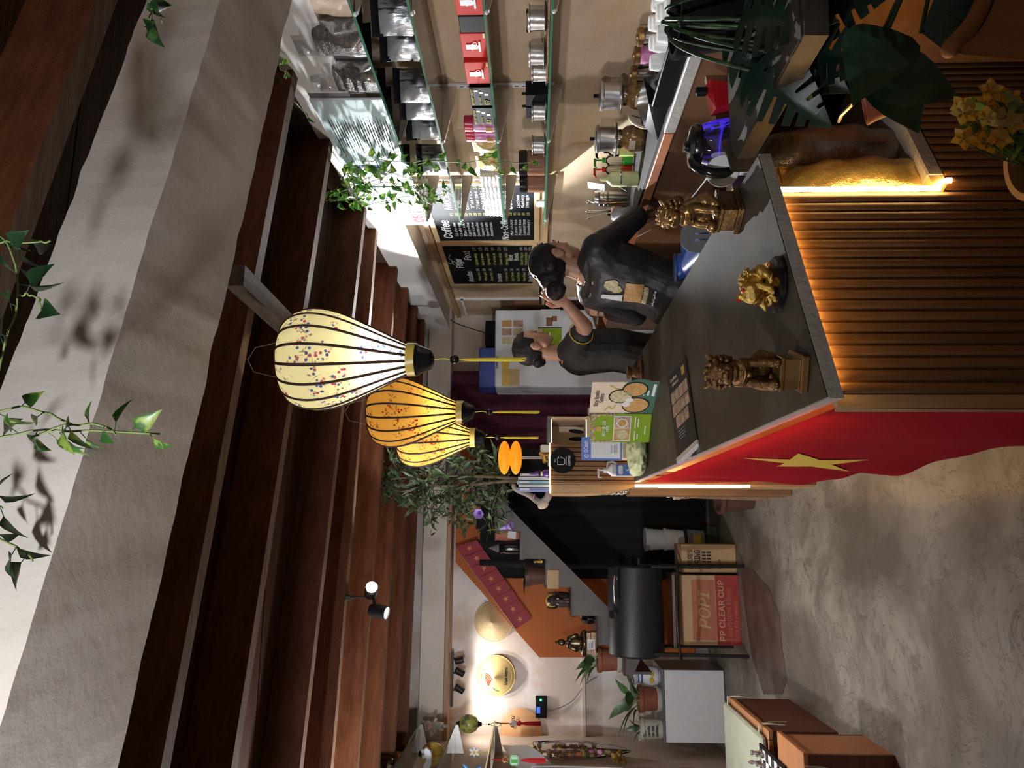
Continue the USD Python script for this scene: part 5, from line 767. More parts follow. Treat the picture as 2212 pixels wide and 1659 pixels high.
# right of the counter: bags, kettle, jug
def foil_bag(px, py, w, h, m, label, rzv, seed, dd=.0):
    o = s1+FD*px-FN*(.07+dd); t = Thing('foil_bag', label, 'bag', loc=(o[0], o[1], .643), rz=rzv); p = pouch(w, h, .15, seed, .17); t('pouch', p, m, 40); t('zip_seal', bx(-w*.46, -.006, h*.845, w*.46, .006, h*.855), 'gold', 30)
aF = math.atan2(FD[1], FD[0])
foil_bag(.088, 0, .155, .372, 'gold_foil', 'gold foil stand-up bag in the lit niche, next to the glowing strip', aF-.06, 41); foil_bag(.250, 0, .155, .43, 'dark_foil', 'dull silver foil stand-up bag in the niche, behind the hanging clay pot', aF+.05, 42, .02)
ap = Thing('appliance_shelf', 'low brown shelf behind the counter tip holding the blue-lit kettle', 'shelf', loc=(1.16, 2.14, 0)); ap('top', bx(-.2, -.17, .93, .28, .2, .952), 'cupboard_brown'); ap('side', bx(-.19, -.16, 0, -.17, .19, .93), 'cupboard_brown'); ap('side', bx(.25, -.16, 0, .27, .19, .93), 'cupboard_brown')
kt = Thing('glass_kettle', 'round glass electric kettle glowing blue with a black lid and handle', 'kettle', loc=(1.10, 2.02, .9525)); kt('base', lathe([(0, 0), (.082, 0), (.085, .010), (.078, .022), (0, .022)], 36), 'black_gloss'); kt('glow_ring', lathe([(.070, .0225), (.077, .0225), (.077, .030), (.070, .030), (.070, .0225)], 40), 'kettle_blue'); kt('glass', lathe([(.070, .03), (.080, .05), (.082, .09), (.072, .135), (.060, .165)], 40), 'violet_glass'); kt('water_glow', lathe([(.072, .082), (.0805, .082), (.0805, .086), (.072, .086), (.072, .082)], 40), 'kettle_blue'); kt('lid', lathe([(.064, .162), (.066, .172), (.060, .186), (.020, .196), (.016, .206), (0, .208)], 36), 'black_gloss'); kt('handle', tube(spl([(-.055, -.035, .185), (-.085, -.055, .19), (-.118, -.075, .155), (-.115, -.072, .09), (-.082, -.05, .045)], 30), np.linspace(.013, .017, 30), 12), 'black_gloss', True)
wl = Thing('white_plate', 'plain white round plate leaning against the kettle beside the counter tip', 'plate', loc=(.985, 1.945, .9525)); wl('disc', xf(lathe([(0, -.003), (.044, -.003), (.046, 0), (.044, .003), (0, .003)], 36), basis((0, 0, .118), (1, -.25, -.1), (.1, .3, 1))), 'white_plastic'); wl('stand', cyl(.012, 0, .074, 16), 'white_plastic')
rp = Thing('red_scoop', 'glossy red plastic scoop standing by the kettle under the big leaves', 'scoop', loc=(1.245, 2.0, .9525)); rp('scoop', hull([(-.02, -.02, 0), (.02, -.02, 0), (-.02, .02, 0), (.02, .02, 0), (-.05, -.03, .12), (.05, -.02, .13), (-.04, .03, .12), (.05, .03, .14)]), 'red_plastic', False); rp('grip', bx(.01, -.01, .135, .035, .01, .17, .004), 'black_gloss')
jg = Thing('water_jug', 'blue plastic water container with a black tap standing in the aisle behind the counter', 'jug', loc=(1.115, 2.80, .66)); jb = fin(hul(((-.10, -.16, .07), .06), ((.10, -.16, .07), .06), ((-.10, .15, .07), .06), ((.10, .15, .07), .06), ((-.09, -.13, .27), .05), ((.09, -.13, .27), .05), ((-.07, .08, .29), .05), ((.07, .08, .29), .05)), .02, 3); jg('body', jb, 'jug_blue', True); jg('spout', tube([(-.01, .17, .22), (-.01, .21, .26), (-.02, .23, .33)], [.055, .052, .055], 24), 'jug_blue', True); jg('cap', lathe([(.050, 0), (.062, .0), (.062, .008), (.05, .012), (0, .012)], 28).apply_transform(basis((-.022, .232, .332), (1, 0, 0), (0, 1, -.15))), 'jug_clear'); jg('tap', tube([(.03, -.17, .23), (.03, -.21, .26)], .026, 18), 'black_gloss', True)
solo('jug_stand', bx(.96, 2.62, 0, 1.27, 3.02, .6585, .006), 'cupboard_brown', 'low brown stand under the blue water container', 'stand')
pn = Thing('slotted_plate', 'dark grey oval slotted utensil head leaning over the blue water container', 'utensil', loc=(1.04, 2.56, .985)); pn('plate', xf(prism(Point(0, 0).buffer(.062).difference(sbox(-.018, -.04, -.010, .01)).difference(sbox(.006, -.04, .014, .01)), .006), basis((0, 0, .02), (1, 0, -.1), (0, .35, 1))), 'grey_plastic'); pn('rod', tube([(0, -.01, -.03), (.01, .04, -.05)], .006, 8), 'grey_plastic')

# ================================================================ BACK AND LEFT OF THE ROOM
def step(i): return SX+SR*i, SZ+SH*i+.0005
bt = Thing('flag_bunting', 'string of small dark red flags with gold stars along the orange stair wall', 'bunting', loc=tuple(at_y(1060, 1250, 7.0)))
Yb = 7.008
l1, l2 = ((983, 1181), (1114, 1360)), ((1030, 1166), (1150, 1337)); mix = lambda a, b, t: (a[0]+(b[0]-a[0])*t, a[1]+(b[1]-a[1])*t)
for k in range(8):
    t0, t1 = k/8, (k+1)/8; q = [at_y(*mix(*l1, t0), Yb), at_y(*mix(*l1, t1-.004), Yb), at_y(*mix(*l2, t1-.004), Yb), at_y(*mix(*l2, t0), Yb)]
    f_ = bt('pennant', hull([p+V(0, d, 0) for p in q for d in (0, .002)]), 'bunting_red', world=True); c = sum(q)/4; bt('star', xf(prism(star(.030), .001), basis(c-V(0, .0008, 0), (1, 0, .3), (0, 0, 1))), 'bunting_star', at=f_, world=True)
bt('string', tube([at_y(*l1[0], Yb-.002), at_y(*l1[1], Yb-.002)], .003, 6), 'food_rose', world=True)
def hat(px, py, r, h, m, label, tilt=(0, -1, .12)):
    c = at_y(px, py, 7.19-.02); t = Thing('conical_hat', label, 'hat', loc=tuple(c)); z = V(*tilt)/np.linalg.norm(tilt); x = np.cross((0, 0, 1), z); M = basis((0, 0, 0), x, np.cross(z, x)); t.M = M
    t('cone', xf(lathe([(r, 0), (r*.75, h*.27), (r*.5, h*.52), (r*.25, h*.77), (.008, h), (0, h*1.01)], 56), M), m); t('rim', xf(tube(arc((0, 0, 0), r, 0, 2*PI, 48, (1, 0, 0), (0, 1, 0))[:-1], .004, 6, True), M), m)
    t('rib_ring', xf(cat([tube(arc((0, 0, h*(1-k)+.001), r*k, 0, 2*PI, 40, (1, 0, 0), (0, 1, 0))[:-1], .0016, 4, True) for k in (.3, .5, .7, .86)]), M), m, kind='stuff'); return t
hat(1066, 1342, .178, .10, 'hat_straw', 'plain woven straw conical hat on the back wall, half hidden by the stair wall')
h2 = hat(1071, 1459, .178, .10, 'hat_paint', 'yellow painted conical hat with red strokes on the back wall under the track light')
def on_hat(t, pts, w, m, name, r=.178, h=.10):
    P = np.array(pts); Q = [(x, y, h*(1-math.hypot(x, y)/r)+.004) for x, y in P]; t(name, xf(tube(Q, w, 6), t.M), m, True)
for k in range(4): on_hat(h2, [(-.02-.02*k, .02+.012*k), (.01-.015*k, .05+.01*k), (.02-.02*k, .085)], .010, 'paint_red', 'red_stroke')
on_hat(h2, [(-.10, .02), (-.12, .0), (-.13, -.03)], .005, 'paint_green', 'green_stroke'); on_hat(h2, [(.06, .1), (.02, .13), (-.03, .135)], .010, 'paint_green', 'green_stroke')
h2('lettering', xf(text('Viet Nam', .026, (-.075, -.115, .048), (1, 0, 0), (0, .85, .5), .002, True, slant=.2), h2.M), 'print_black')
fn = Thing('paper_fan_hat', 'light orange fan shaped hat with black lettering on the wall behind the tassel', 'fan', loc=tuple(at_y(1125, 1578, 7.18))); fn('disc', xf(lathe([(.19, 0), (.10, .03), (.006, .05), (0, .051)], 48), basis((0, 0, 0), (1, 0, 0), (0, 0, 1))), 'fan_paper'); fn('lettering', text('Chu', .040, (.03, -.045, .055), (1, 0, 0), (0, 0, 1), .002, True, slant=.2), 'print_black')
# power meter box
tm = Thing('wall_timer', 'black wall box with a blue display and a green light', 'device', loc=tuple(at_y(1169, 1527, 7.19))); a_, b_ = at_y(1157, 1551, 7.165), at_y(1181, 1504, 7.165)
tm('case', bx(a_[0], 7.165, b_[2], b_[0], 7.199, a_[2], .004), 'black_plastic', world=True); tm('display', bx(*at_y(1159, 1541, 7.164)[[0]], 7.163, at_y(1167, 1541, 7.164)[2], at_y(1159, 1527, 7.164)[0], 7.1655, at_y(1159, 1541, 7.164)[2]), 'lcd_blue', world=True); tm('green_light', xf(cyl(.011, 0, .002, 20), basis(at_y(1168, 1512, 7.1645), (1, 0, 0), (0, 0, 1))), 'led_green', world=True)
solo('meter_wire', tube(spl([at_y(1181, 1533, 7.17), at_y(1200, 1532, 7.18), at_y(1235, 1515, 7.19), at_y(1255, 1490, 7.19), at_y(1290, 1462, 7.19)], 40), .004, 6), 'grey_plastic', 'thin dark wire running down the wall from the black box', 'wire', sm=True)
def plant_pot(name, label, loc, r0, r1, h, m, saucer=None):
    t = Thing(name, label, 'potted plant', loc=loc); z = 0
    if saucer: t('saucer', lathe([(0, 0), (r0*1.15, 0), (r0*1.25, .03), (r0*1.18, .034), (0, .02)], 32), saucer); z = .022
    t('pot', mv(lathe([(0, 0), (r0, 0), (r1*.97, h*.80), (r1*1.06, h*.80), (r1*1.08, h), (r1*.97, h), (r1*.93, h*.85), (0, h*.85)], 32), 0, 0, z), m); t('soil', mv(lathe([(0, h*.86), (r1*.94, h*.86), (0, h*.90)], 24), 0, 0, z), 'soil'); t.top = z+h*.88; return t
def fronds(t, n, L, W, m, seed, spread=.8, lift=.9, curl=.35, stem='vine_stem', r0=.015):
    g = np.random.default_rng(seed)
    for k in range(n):
        a = 2*PI*k/n+g.uniform(-.4, .4); e = g.uniform(lift*.55, lift*1.35); d = V(math.cos(a)*math.cos(e), math.sin(a)*math.cos(e), math.sin(e)); o = V(r0*math.cos(a), r0*math.sin(a), t.top-.012); s = L*g.uniform(.15, .45); p = o+d*s
        b = t('stem', tube([o, p], .0035, 6), stem); t('leaf', orient(leaf(L*g.uniform(.7, 1.1), W*g.uniform(.8, 1.15), curl, .3, 6), p, d), m, True, at=b)
p_ = at_z(1344, 1430, SZ-SH+.001); X, z = step(-1); t = plant_pot('potted_plant', 'brown pot of broad green leaves on a patterned white dish, lowest stair step', (X-.03, 6.50, z), .085, .098, .17, 'terracotta', 'pot_white'); fronds(t, 9, .22, .08, 'pot_leaf', 2, lift=.85)
X, z = step(0); el = Thing('dark_elephant', 'dark glossy elephant figurine next to the seated stone figure on the stairs', 'figurine', loc=(X+.075, 6.50, z), rz=-PI/2+.5)
def elephant(t, m, sc):
    S = lambda p: V(*p)*sc; H = lambda *b: hul(*[(S(p), r*sc) for p, r in b]); T = [H(((-.04, 0, .10), .055), ((.04, 0, .105), .052)), H(((.07, 0, .13), .042), ((.085, 0, .125), .038)), H(((.11, 0, .11), .022), ((.135, 0, .06), .014)), H(((.135, 0, .06), .014), ((.13, 0, .02), .010)), H(((.13, 0, .02), .010), ((.15, 0, .012), .008))]
    for x in (-.05, .045):
        for y in (.03, -.03): T.append(H(((x, y, .07), .026), ((x, y, .018), .020)))
    t('body', fin(add(T), .010*sc, 3), m, True)
    for q in (1, -1): t('ear', xf(ell(.030*sc, .008*sc, .040*sc), basis(S((.06, q*.048, .13)), (1, q*.4, 0), (0, 1, 0))), m, True); t('tusk', tube([S((.115, q*.018, .10)), S((.145, q*.022, .085)), S((.160, q*.020, .092))], .005*sc, 8), 'print_white', True)
elephant(el, 'black_gloss', .72)
bd = Thing('stone_buddha', 'small dark stone figure seated cross-legged on a two block base with a paper note', 'statue', loc=(X-.115, 6.44, z)); bd('base_block', bx(-.09, -.055, 0, .09, .055, .038, .003), 'food_rose'); bd('base_block', bx(-.085, -.052, .040, .085, .052, .075, .003), 'food_rose'); bd('note', bx(-.045, -.057, .010, .035, -.0553, .068), 'paper_white')
for k in range(3): bd('written_line', bx(-.038, -.0585, .022+.014*k, .025-.01*k, -.0572, .028+.014*k), 'print_grey')
T = [hul(((0, 0, .13), .045), ((0, 0, .19), .036)), hul(((.03, 0, .215), .022), ((-.03, 0, .215), .022), ((0, 0, .2), .03)), hul(((0, -.005, .235), .016), ((0, -.005, .25), .014)), hul(((0, -.008, .275), .028), ((0, -.006, .290), .026)), hul(((0, 0, .318), .014), ((0, 0, .325), .010))]
for q in (1, -1): T += [hul(((q*.035, 0, .212), .018), ((q*.06, -.01, .155), .015)), hul(((q*.06, -.01, .155), .015), ((q*.02, -.055, .125), .012)), hul(((q*.04, 0, .105), .03), ((q*.085, -.03, .095), .022)), hul(((q*.085, -.03, .095), .022), ((-q*.01, -.06, .092), .016))]
bd('figure', lump(fin(add(T), .008, 3), .002, 90), 'brass_dark', True)
X, z = step(1); el = Thing('dressed_elephant', 'brown elephant figurine in a yellow vest with white tusks on the stairs', 'figurine', loc=(X, 6.46, z), rz=-PI/2); elephant(el, 'stair_tread', 1.12); el('vest', ell(.052, .064, .052, (.055, 0, .150), 3), 'yellow_lantern', True); el('vest_mark', bx(.104, -.012, .14, .108, .012, .16), 'tarp_blue'); el('plinth', bx(-.09, -.07, 0, .09, .07, .008, .002), 'black_gloss')
X, z = step(2); t = plant_pot('potted_poinsettia', 'brown pot with a dark leaved dusty pink plant on the stairs', (X-.03, 6.48, z), .07, .09, .16, 'pot_dark'); fronds(t, 8, .13, .06, 'dark_leaf', 5, lift=.6); fronds(t, 6, .09, .04, 'yellow_petal', 6, lift=1.1) if False else None
gf = Thing('gold_figurine', 'tiny golden figurine beside the potted plant on the stairs', 'figurine', loc=(X+.085, 6.45, z)); gf('figure', lump(fin(add([hul(((0, 0, .02), .02), ((0, 0, .06), .014)), hul(((0, 0, .075), .014), ((0, 0, .085), .012)), hul(((.01, 0, .05), .007), ((.03, -.01, .03), .006))]), .006, 2), .002, 120), 'gold', True)
X, z = step(3); bo = Thing('carved_bottle', 'black carved bottle with a grey tasselled stopper on the stairs', 'bottle', loc=(X-.03, 6.46, z)); bo('bottle', lump(lathe([(0, 0), (.045, 0), (.05, .02), (.05, .11), (.042, .14), (.05, .15), (.045, .165), (.022, .18), (0, .18)], 28), .003, 60), 'black_gloss'); bo('stopper', lathe([(.03, .172), (.036, .19), (.018, .225), (.004, .26), (0, .26)], 20), 'grey_plastic')
rv = Thing('red_clay_pot', 'mottled reddish clay pot with a white paper tag on the stairs', 'pot', loc=(X+.085, 6.5, z)); rv('pot', lump(lathe([(0, 0), (.04, 0), (.055, .05), (.062, .12), (.05, .19), (.058, .21), (.05, .21), (.04, .19), (0, .17)], 28), .002, 40), 'card_pink'); rv('tag', rot(bx(-.03, -.001, -.035, .03, .001, .035), .1, (0, 1, 0)).apply_translation((-.005, -.067, .065)), 'paper_white'); rv('tag_string', tube(arc((-.005, -.066, .105), .016, 0, 2*PI, 14)[:-1], .0015, 5, True), 'print_white')
X, z = step(4); bb = Thing('black_planter', 'square black planter half hidden by the olive tree on the stairs', 'planter', loc=(X-.02, 6.48, z)); bb('planter', hull([(-.06, -.06, 0), (.06, -.06, 0), (-.06, .06, 0), (.06, .06, 0), (-.08, -.08, .16), (.08, -.08, .16), (-.08, .08, .16), (.08, .08, .16)]), 'black_plastic'); bb('soil', bx(-.07, -.07, .158, .07, .07, .165), 'soil')
solo('stair_plaque', bx(*[0]*0 or (-.495, 6.292, 1.395, -.345, 6.2985, 1.49)), 'cardboard', 'rough tan plaque fixed on the grey stair side', 'plaque')
# cabinet with pots
cb = Thing('white_cabinet', 'low plain white cabinet with shaded grey side against the back wall', 'cabinet', loc=(-1.46, 6.85, 0)); cb('body', bx(-.285, -.21, 0, .285, .24, .505), 'grey_paint'); cb('door', bx(-.285, -.225, .004, .285, -.211, .50, .003), 'white_paint'); cb('top', bx(-.292, -.228, .506, .292, .242, .522, .003), 'grey_plastic')  # body painted grey to stand for the shade on its side
cj = Thing('ceramic_jar', 'white ceramic jar painted with yellow fish and blue bands on the cabinet', 'jar', loc=(-1.245, 6.76, .5225)); cj('jar', lathe([(0, 0), (.062, 0), (.074, .02), (.082, .07), (.075, .115), (.058, .145), (.058, .185), (.080, .215), (.076, .22), (.052, .19), (.05, .15), (0, .13)], 40), 'print_white'); 
for z_ in (.012, .150, .178): cj('blue_band', lathe([(np.interp(z_, [0, .07, .145, .185], [.066, .082, .058, .058])+.002, z_), (np.interp(z_, [0, .07, .145, .185], [.066, .082, .058, .058])+.0025, z_+.006), (np.interp(z_, [0, .07, .145, .185], [.066, .082, .058, .058])+.002, z_+.012)], 40), 'tarp_blue')
for a in (-1.9, -1.15): cj('fish', xf(ell(.030, .004, .020), basis((.080*math.cos(a), .080*math.sin(a), .075), (-math.sin(a), math.cos(a), .3), (math.cos(a), math.sin(a), 0))), 'yellow_lantern', True)
t = plant_pot('potted_plant', 'terracotta pot of big glossy leaves on the white cabinet', (-1.43, 6.74, .5225), .085, .105, .165, 'terracotta', 'pot_white'); fronds(t, 10, .26, .10, 'pot_leaf', 9, lift=.8)
t = plant_pot('lettered_pot', 'cream bucket pot lettered with black words on the cabinet end', (-1.662, 6.72, .5225), .075, .088, .19, 'pot_white'); fronds(t, 3, .15, .05, 'dark_leaf', 12, lift=1.0)
for k, (w, f_) in enumerate((('One', .05), ('candle', .085), ('can beat', .085), ('darkness', .095))): t('lettering', text(w, .022, (-.045, -.0905+.0015*k, .145-.034*k), (1, 0, 0), (0, 0, 1), .0015, True, fit=f_), 'print_black')
# grill
gr = Thing('barrel_grill', 'big black barrel charcoal grill on thin legs in front of the stairs', 'grill', loc=(-.63, 5.98, 0)); dz = .80
gr('drum', xf(lathe([(0, -.34), (.20, -.34), (.215, -.325), (.215, .325), (.20, .34), (0, .34)], 48), basis((0, .1, dz), (0, 1, 0), (0, 0, 1))), 'grill_black'); gr('lid_seam', xf(tube(arc((0, 0, 0), .217, -.1, PI+.1, 2, (1, 0, 0), (0, 1, 0)), .003, 6), basis((0, .1, dz), (0, 1, 0), (0, 0, 1))), 'black_metal')
gr('handle', tube(arc((.22, -.02, dz+.13), .075, 0, 2*PI, 28, (0, .3, .1), (1, 0, 0))[:-1] if False else spl([(.10, -.10, dz+.16), (.10, -.15, dz+.19), (.24, -.15, dz+.19), (.24, -.10, dz+.16)], 20), .008, 8), 'steel', True); gr('dial', xf(cyl(.03, 0, .02, 24), basis((-.02, -.07, dz+.19), (1, 0, 0), (0, .8, .6))), 'steel')
for x in (-.30, .34): gr('leg', tube([(x, -.10, dz-.1), (x, -.13, .45), (x*1.02, -.14, .0)], .014, 8), 'black_metal'); gr('leg', tube([(x, .28 if x < 0 else .045, dz-.12), (x, .30 if x < 0 else .055, 0)], .014, 8), 'black_metal')
gr('front_rail', tube(spl([(-.30, -.12, .50), (-.27, -.2, .52), (.0, -.24, .54), (.28, -.2, .52), (.34, -.12, .50)], 24), .010, 8), 'black_metal', True); gr('tray', bx(-.27, -.06, dz-.285, .28, .22, dz-.262, .003), 'steel'); gr('side_shelf', bx(.345, -.08, dz-.02, .40, .28, dz+.0, .004), 'black_metal')
for x in (-.2, .22): gr('rivet', ell(.006, c=(x, -.115, dz+.03), s=1), 'steel'); gr('rivet', ell(.006, c=(x+.045, -.115, dz+.03), s=1), 'steel')
# cartons
def carton(label, x0, x1, y0, y1, h): t = Thing('carton', label, 'box', loc=((x0+x1)/2, (y0+y1)/2, 0)); t.w, t.d = x1-x0, y1-y0; t('box', bx(-t.w/2, -t.d/2, 0, t.w/2, t.d/2, h, .004), 'cardboard'); t('tape', bx(-.025, -t.d/2-.0015, h*.72, .025, t.d/2+.0015, h+.0012), 'food_rose') if False else None; return t
c1 = carton('brown carton printed PP CLEAR CUP with a red lower half under the grill', -.885, -.36, 6.02, 6.40, .455); y_ = -c1.d/2-.0008
c1('red_panel', bx(-.262, y_-.0005, .002, .262, y_+.001, .185), 'card_red'); c1('pink_panel', bx(-.225, y_-.0005, .19, .225, y_+.001, .37), 'card_pink')
for s_, h_, z_, w_, m_ in (('PP CLEAR CUP', .042, .122, .46, 'cardboard'), ('16oz/500ml 95mm', .036, .068, .40, 'card_pink'), ('20 x 50 pieces', .030, .02, .30, 'card_pink')): c1('lettering', text(s_, h_, (-.235, y_-.0008, z_), (1, 0, 0), (0, 0, 1), .001, True, fit=w_), m_)
c1('logo', text('POPI', .085, (-.15, y_-.0008, .235), (1, 0, 0), (0, .0, 1), .001, True, fit=.30, slant=.25), 'cardboard')
c2 = carton("brown carton lettered NATURE'S SPRING behind the grill leg", -.345, -.125, 6.06, 6.36, .43); y_ = -c2.d/2-.0008
for s_, h_, z_, w_ in (("NATURE'S", .036, .345, .15), ('SPRING', .044, .285, .15), ('500ml x 35', .016, .125, .08)): c2('lettering', text(s_, h_, (-.085, y_-.0005, z_), (1, 0, 0), (0, 0, 1), .001, True, fit=w_), 'print_black')
for r in range(2):
    for q in range(6): c2('bottle_symbol', bx(-.080+.024*q, y_-.0006, .20+.038*r, -.066+.024*q, y_+.001, .230+.038*r), 'print_black')
for k, (h0, r, m, l) in enumerate(((.0, .095, 'print_grey', 'lowest, with a yellow label'), (.175, .095, 'print_white', 'middle one, white'), (.345, .098, 'fridge_white', 'top one, pale blue'))):
    t = Thing('plastic_pail', f'plastic pail stacked behind the cartons, {l}', 'pail', loc=(-.10, 6.76, .10+h0)); t('pail', lathe([(0, 0), (r*.86, 0), (r, .165), (0, .165)], 32), m); t('rim', lathe([(r*.98, .150), (r*1.06, .152), (r*1.06, .1695), (0, .1695)], 32), m if k else 'print_black')
    if k == 0: t('yellow_label', rz(prism(Polygon([(r*.96*math.cos(a), r*.96*math.sin(a)) for a in np.linspace(-.6, .6, 9)]+[(r*.9*math.cos(a), r*.9*math.sin(a)) for a in np.linspace(.6, -.6, 9)]), .07, .03), -PI/2), 'yellow_lantern')
solo('green_crate', bx(-.24, 6.62, 0, .02, 6.9, .0985, .006), 'dark_leaf', 'dark green crate on the floor under the stacked pails', 'crate')
# fridge and what is on it
fr = Thing('fridge', 'tall white fridge covered with food pictures and magnets behind the man', 'fridge', loc=(1.62, 6.86, 0)); xa, xb, yf = at_y(1100, 834, 6.55)[0], at_y(1100, 669, 6.55)[0], 6.55; zt = at_y(1069, 750, 6.55)[2]; fr.t = zt
fr('body', bx(xa, yf+.03, .03, xb, 7.0, zt, .012), 'fridge_white', world=True); fr('door', bx(xa, yf, .04, xb, yf+.028, zt-.004, .010), 'fridge_white', world=True)
def mag(name, x0, y0, x1, y1, m, d=.001): p, q = at_y(x0, y1, yf-d), at_y(x1, y0, yf-d); fr(name, bx(p[0], yf-d-.001, q[2], q[0], yf-d+.0005, p[2]), m, world=True)
for i, x in enumerate((1084, 1109)):
    for k, y in enumerate((692, 710, 729)): mag('food_picture', x, y, x+21, y+14, ['food_brown', 'food_rose', 'food_pale'][(i+k) % 3])
mag('flower_picture', 1085, 780, 1098, 796, 'box_red'); fr('yellow_flower', xf(prism(unary_union([Point(.022*math.cos(a), .022*math.sin(a)).buffer(.018) for a in np.arange(5)*2*PI/5]), .001), basis(at_y(1091.5, 788, yf-.0025), (1, 0, 0), (0, 0, 1))), 'flag_yellow', world=True)
fr('heading', text('Vietnam', .022, at_y(1076, 797, yf-.001), (1, 0, 0), (0, 0, 1), .001, True), 'print_black', world=True)
mag('green_notice', 1163, 709, 1213, 752, 'menu_green'); mag('notice_edge', 1162, 707, 1214, 709, 'print_black'); mag('white_strip', 1178, 722, 1181, 742, 'print_white', .002); mag('white_strip', 1186, 718, 1189, 742, 'print_white', .002); mag('brown_magnet', 1180, 686, 1193, 704, 'cupboard_brown'); mag('leaf_magnet', 1192, 683, 1203, 694, 'cupboard_brown'); mag('paper_card', 1168, 668, 1210, 676, 'paper_white'); mag('yellow_handle_tape', 1166, 648, 1171, 672, 'yellow_lantern') if False else None
mag('yellow_photo', 1083, 797, 1122, 833, 'yellow_lantern', .001); mag('photo_lower_part', 1100, 800, 1121, 832, 'hat_straw', .0022)  # straw-coloured lower part of the yellow picture
for x0, x1, z0, z1, m, l in ((xa+.02, xb-.32, zt+.0005, zt+.155, 'book_violet', 'dark blue crate on top of the fridge, left one'), (xb-.30, xb-.06, zt+.0005, zt+.10, 'black_plastic', 'low black case on top of the fridge, right one')): solo('storage_crate', bx(x0, 6.7, z0, x1, 7.0, z1, .008), 'tarp_blue' if m == 'book_violet' else m, l, 'crate')
hg = Thing('handled_tray', 'black tray with a yellow handle sticking out beside the fridge', 'tray', loc=tuple(at_x(1170, 635, 1.85))); hg('tray', bx(-.04, -.14, .0, .2, .14, .02, .004), 'black_plastic'); hg('handle', bx(-.06, -.16, -.022, -.045, .10, -.006, .003), 'yellow_lantern'); solo('tray_bracket', bx(1.83, 5.98, 1.46, 2.098, 6.02, hg.loc[2]-.0005 if hg.loc[2] > 1.5 else 1.52), 'trim_wood', 'small wooden bracket under the black tray', 'bracket') if False else None
solo('hanging_cable', tube(spl([at_x(975, 690, 1.9), at_y(990, 700, 6.9), at_y(1035, 715, 6.62), at_y(1064, 722, 6.60)], 24), .004, 6), 'black_plastic', 'black cable drooping from the beam to the fridge top', 'cable', sm=True)
bl_ = Thing('bar_spotlight', 'black spotlight under a joist behind the big lantern, aimed along the bar wall', 'spotlight', loc=(1.27, 5.63, 2.49)); bl_('stem', tube([(0, 0, .0), (0, 0.0, .06), (0, .0, .136)], .007, 8), 'black_metal'); spot_head(bl_, (.03, -.05, -.03), V(1.95, 3.1, 1.85)-V(1.27, 5.6, 2.45))

# ---------------------------------------------------------------- left wall: glass shelves with souvenirs
for k, (z, l) in enumerate(((2.56, 'top one under the white plush'), (2.262, 'middle one with the blue figure'), (1.935, 'bottom one with the tassels'))):
    g_ = Thing('corner_shelf', f'glass shelf with a green edge on the left wall, {l}', 'shelf', loc=(-1.73, 6.2, z-.01)); g_('pane', bx(-1.848, 4.9, z-.01, -1.625, 6.74, z), 'shelf_glass', world=True); g_('edge', bx(-1.625, 4.9, z-.01, -1.62, 6.74, z), 'glass_edge', world=True); g_('bracket', prism([(0, 0), (.22, 0), (.22, -.02), (0, -.07)], .014).apply_transform(basis((-1.848, 6.62, z-.011), (1, 0, 0), (0, 0, 1))), 'aluminium', world=True)
q = at_x(930, 1546, -1.66)
pt = Thing('plush_toy', 'small cream plush animal with a tan face hanging from the top glass shelf', 'plush toy', loc=(-1.66, 6.70, 2.465)); pt('body', lump(fin(add([hul(((0, 0, -.045), .036), ((0, 0, -.02), .032)), hul(((0, 0, .03), .042), ((0, 0, .04), .040))]+[hul(((q_*.026, 0, .068), .014), ((q_*.034, 0, .082), .012)) for q_ in (1, -1)]+[hul(((q_*.03, -.01, -.02), .014), ((q_*.055, -.015, -.035), .013)) for q_ in (1, -1)]+[hul(((q_*.022, -.01, -.07), .017), ((q_*.026, -.025, -.09), .015)) for q_ in (1, -1)]), .008, 2), .004, 60), 'plush', True); pt('face', ell(.028, .012, .024, (0, -.036, .028)), 'plush_face', True); pt('ribbon', bx(-.012, -.005, -.155, .012, -.001, -.095), 'book_white')
for q_ in (1, -1): pt('eye', ell(.004, c=(q_*.010, -.047, .034), s=1), 'black_gloss')
pt('loop', tube([(0, 0, .075), (.004, 0, .095)], .003, 6), 'print_white')
def small_lantern(o, m, label, r=.075, h=.085, tas=None):
    t = Thing('paper_lantern', label, 'lantern', loc=tuple(o)); t('globe', lathe([(.02, -h*.95), (r*.7, -h*.75), (r*.97, -h*.3), (r, 0), (r*.97, h*.3), (r*.7, h*.75), (.02, h*.95)], 32), m, True); t('cap', lathe([(0, h*.92), (.025, h*.92), (.018, h*1.2), (0, h*1.2)], 20), 'black_gloss'); t('base', lathe([(0, -h*1.3), (.012, -h*1.3), (.026, -h*.92), (0, -h*.92)], 20), 'black_gloss'); return t
o = at_x(1012, 1549, -1.64); t = small_lantern((o[0], 6.70, 2.15), 'olive_lantern', 'olive green printed little lantern hanging from the middle glass shelf'); t('hanger', tube([(0, 0, .095), (0, 0, .108)], .003, 6), 'wire_steel'); t('bead', ell(.008, c=(0, 0, -.17)), 'black_gloss'); t('cord', tube([(0, 0, -.11), (0, 0, -.165)], .0018, 5), 'tassel_yellow'); t('tassel', cat([tube([(0, 0, -.178), (q_*.014, 0, -.21), (q_*.016, 0, -.25), (0, 0, -.275)], .003, 5) for q_ in (1, -1)]), 'tassel_yellow', kind='stuff')
t = small_lantern((-1.70, 6.05, 2.37), 'yellow_lantern', 'round yellow lantern with white flowers on the middle glass shelf', .088, .088); 
for k in range(5): t('flower', ell(.016, .010, .016, (.03*math.cos(k*1.25)+.03, -.082+.01*(k % 2), .035+.03*math.sin(k*1.25)), 1), 'print_white', True)
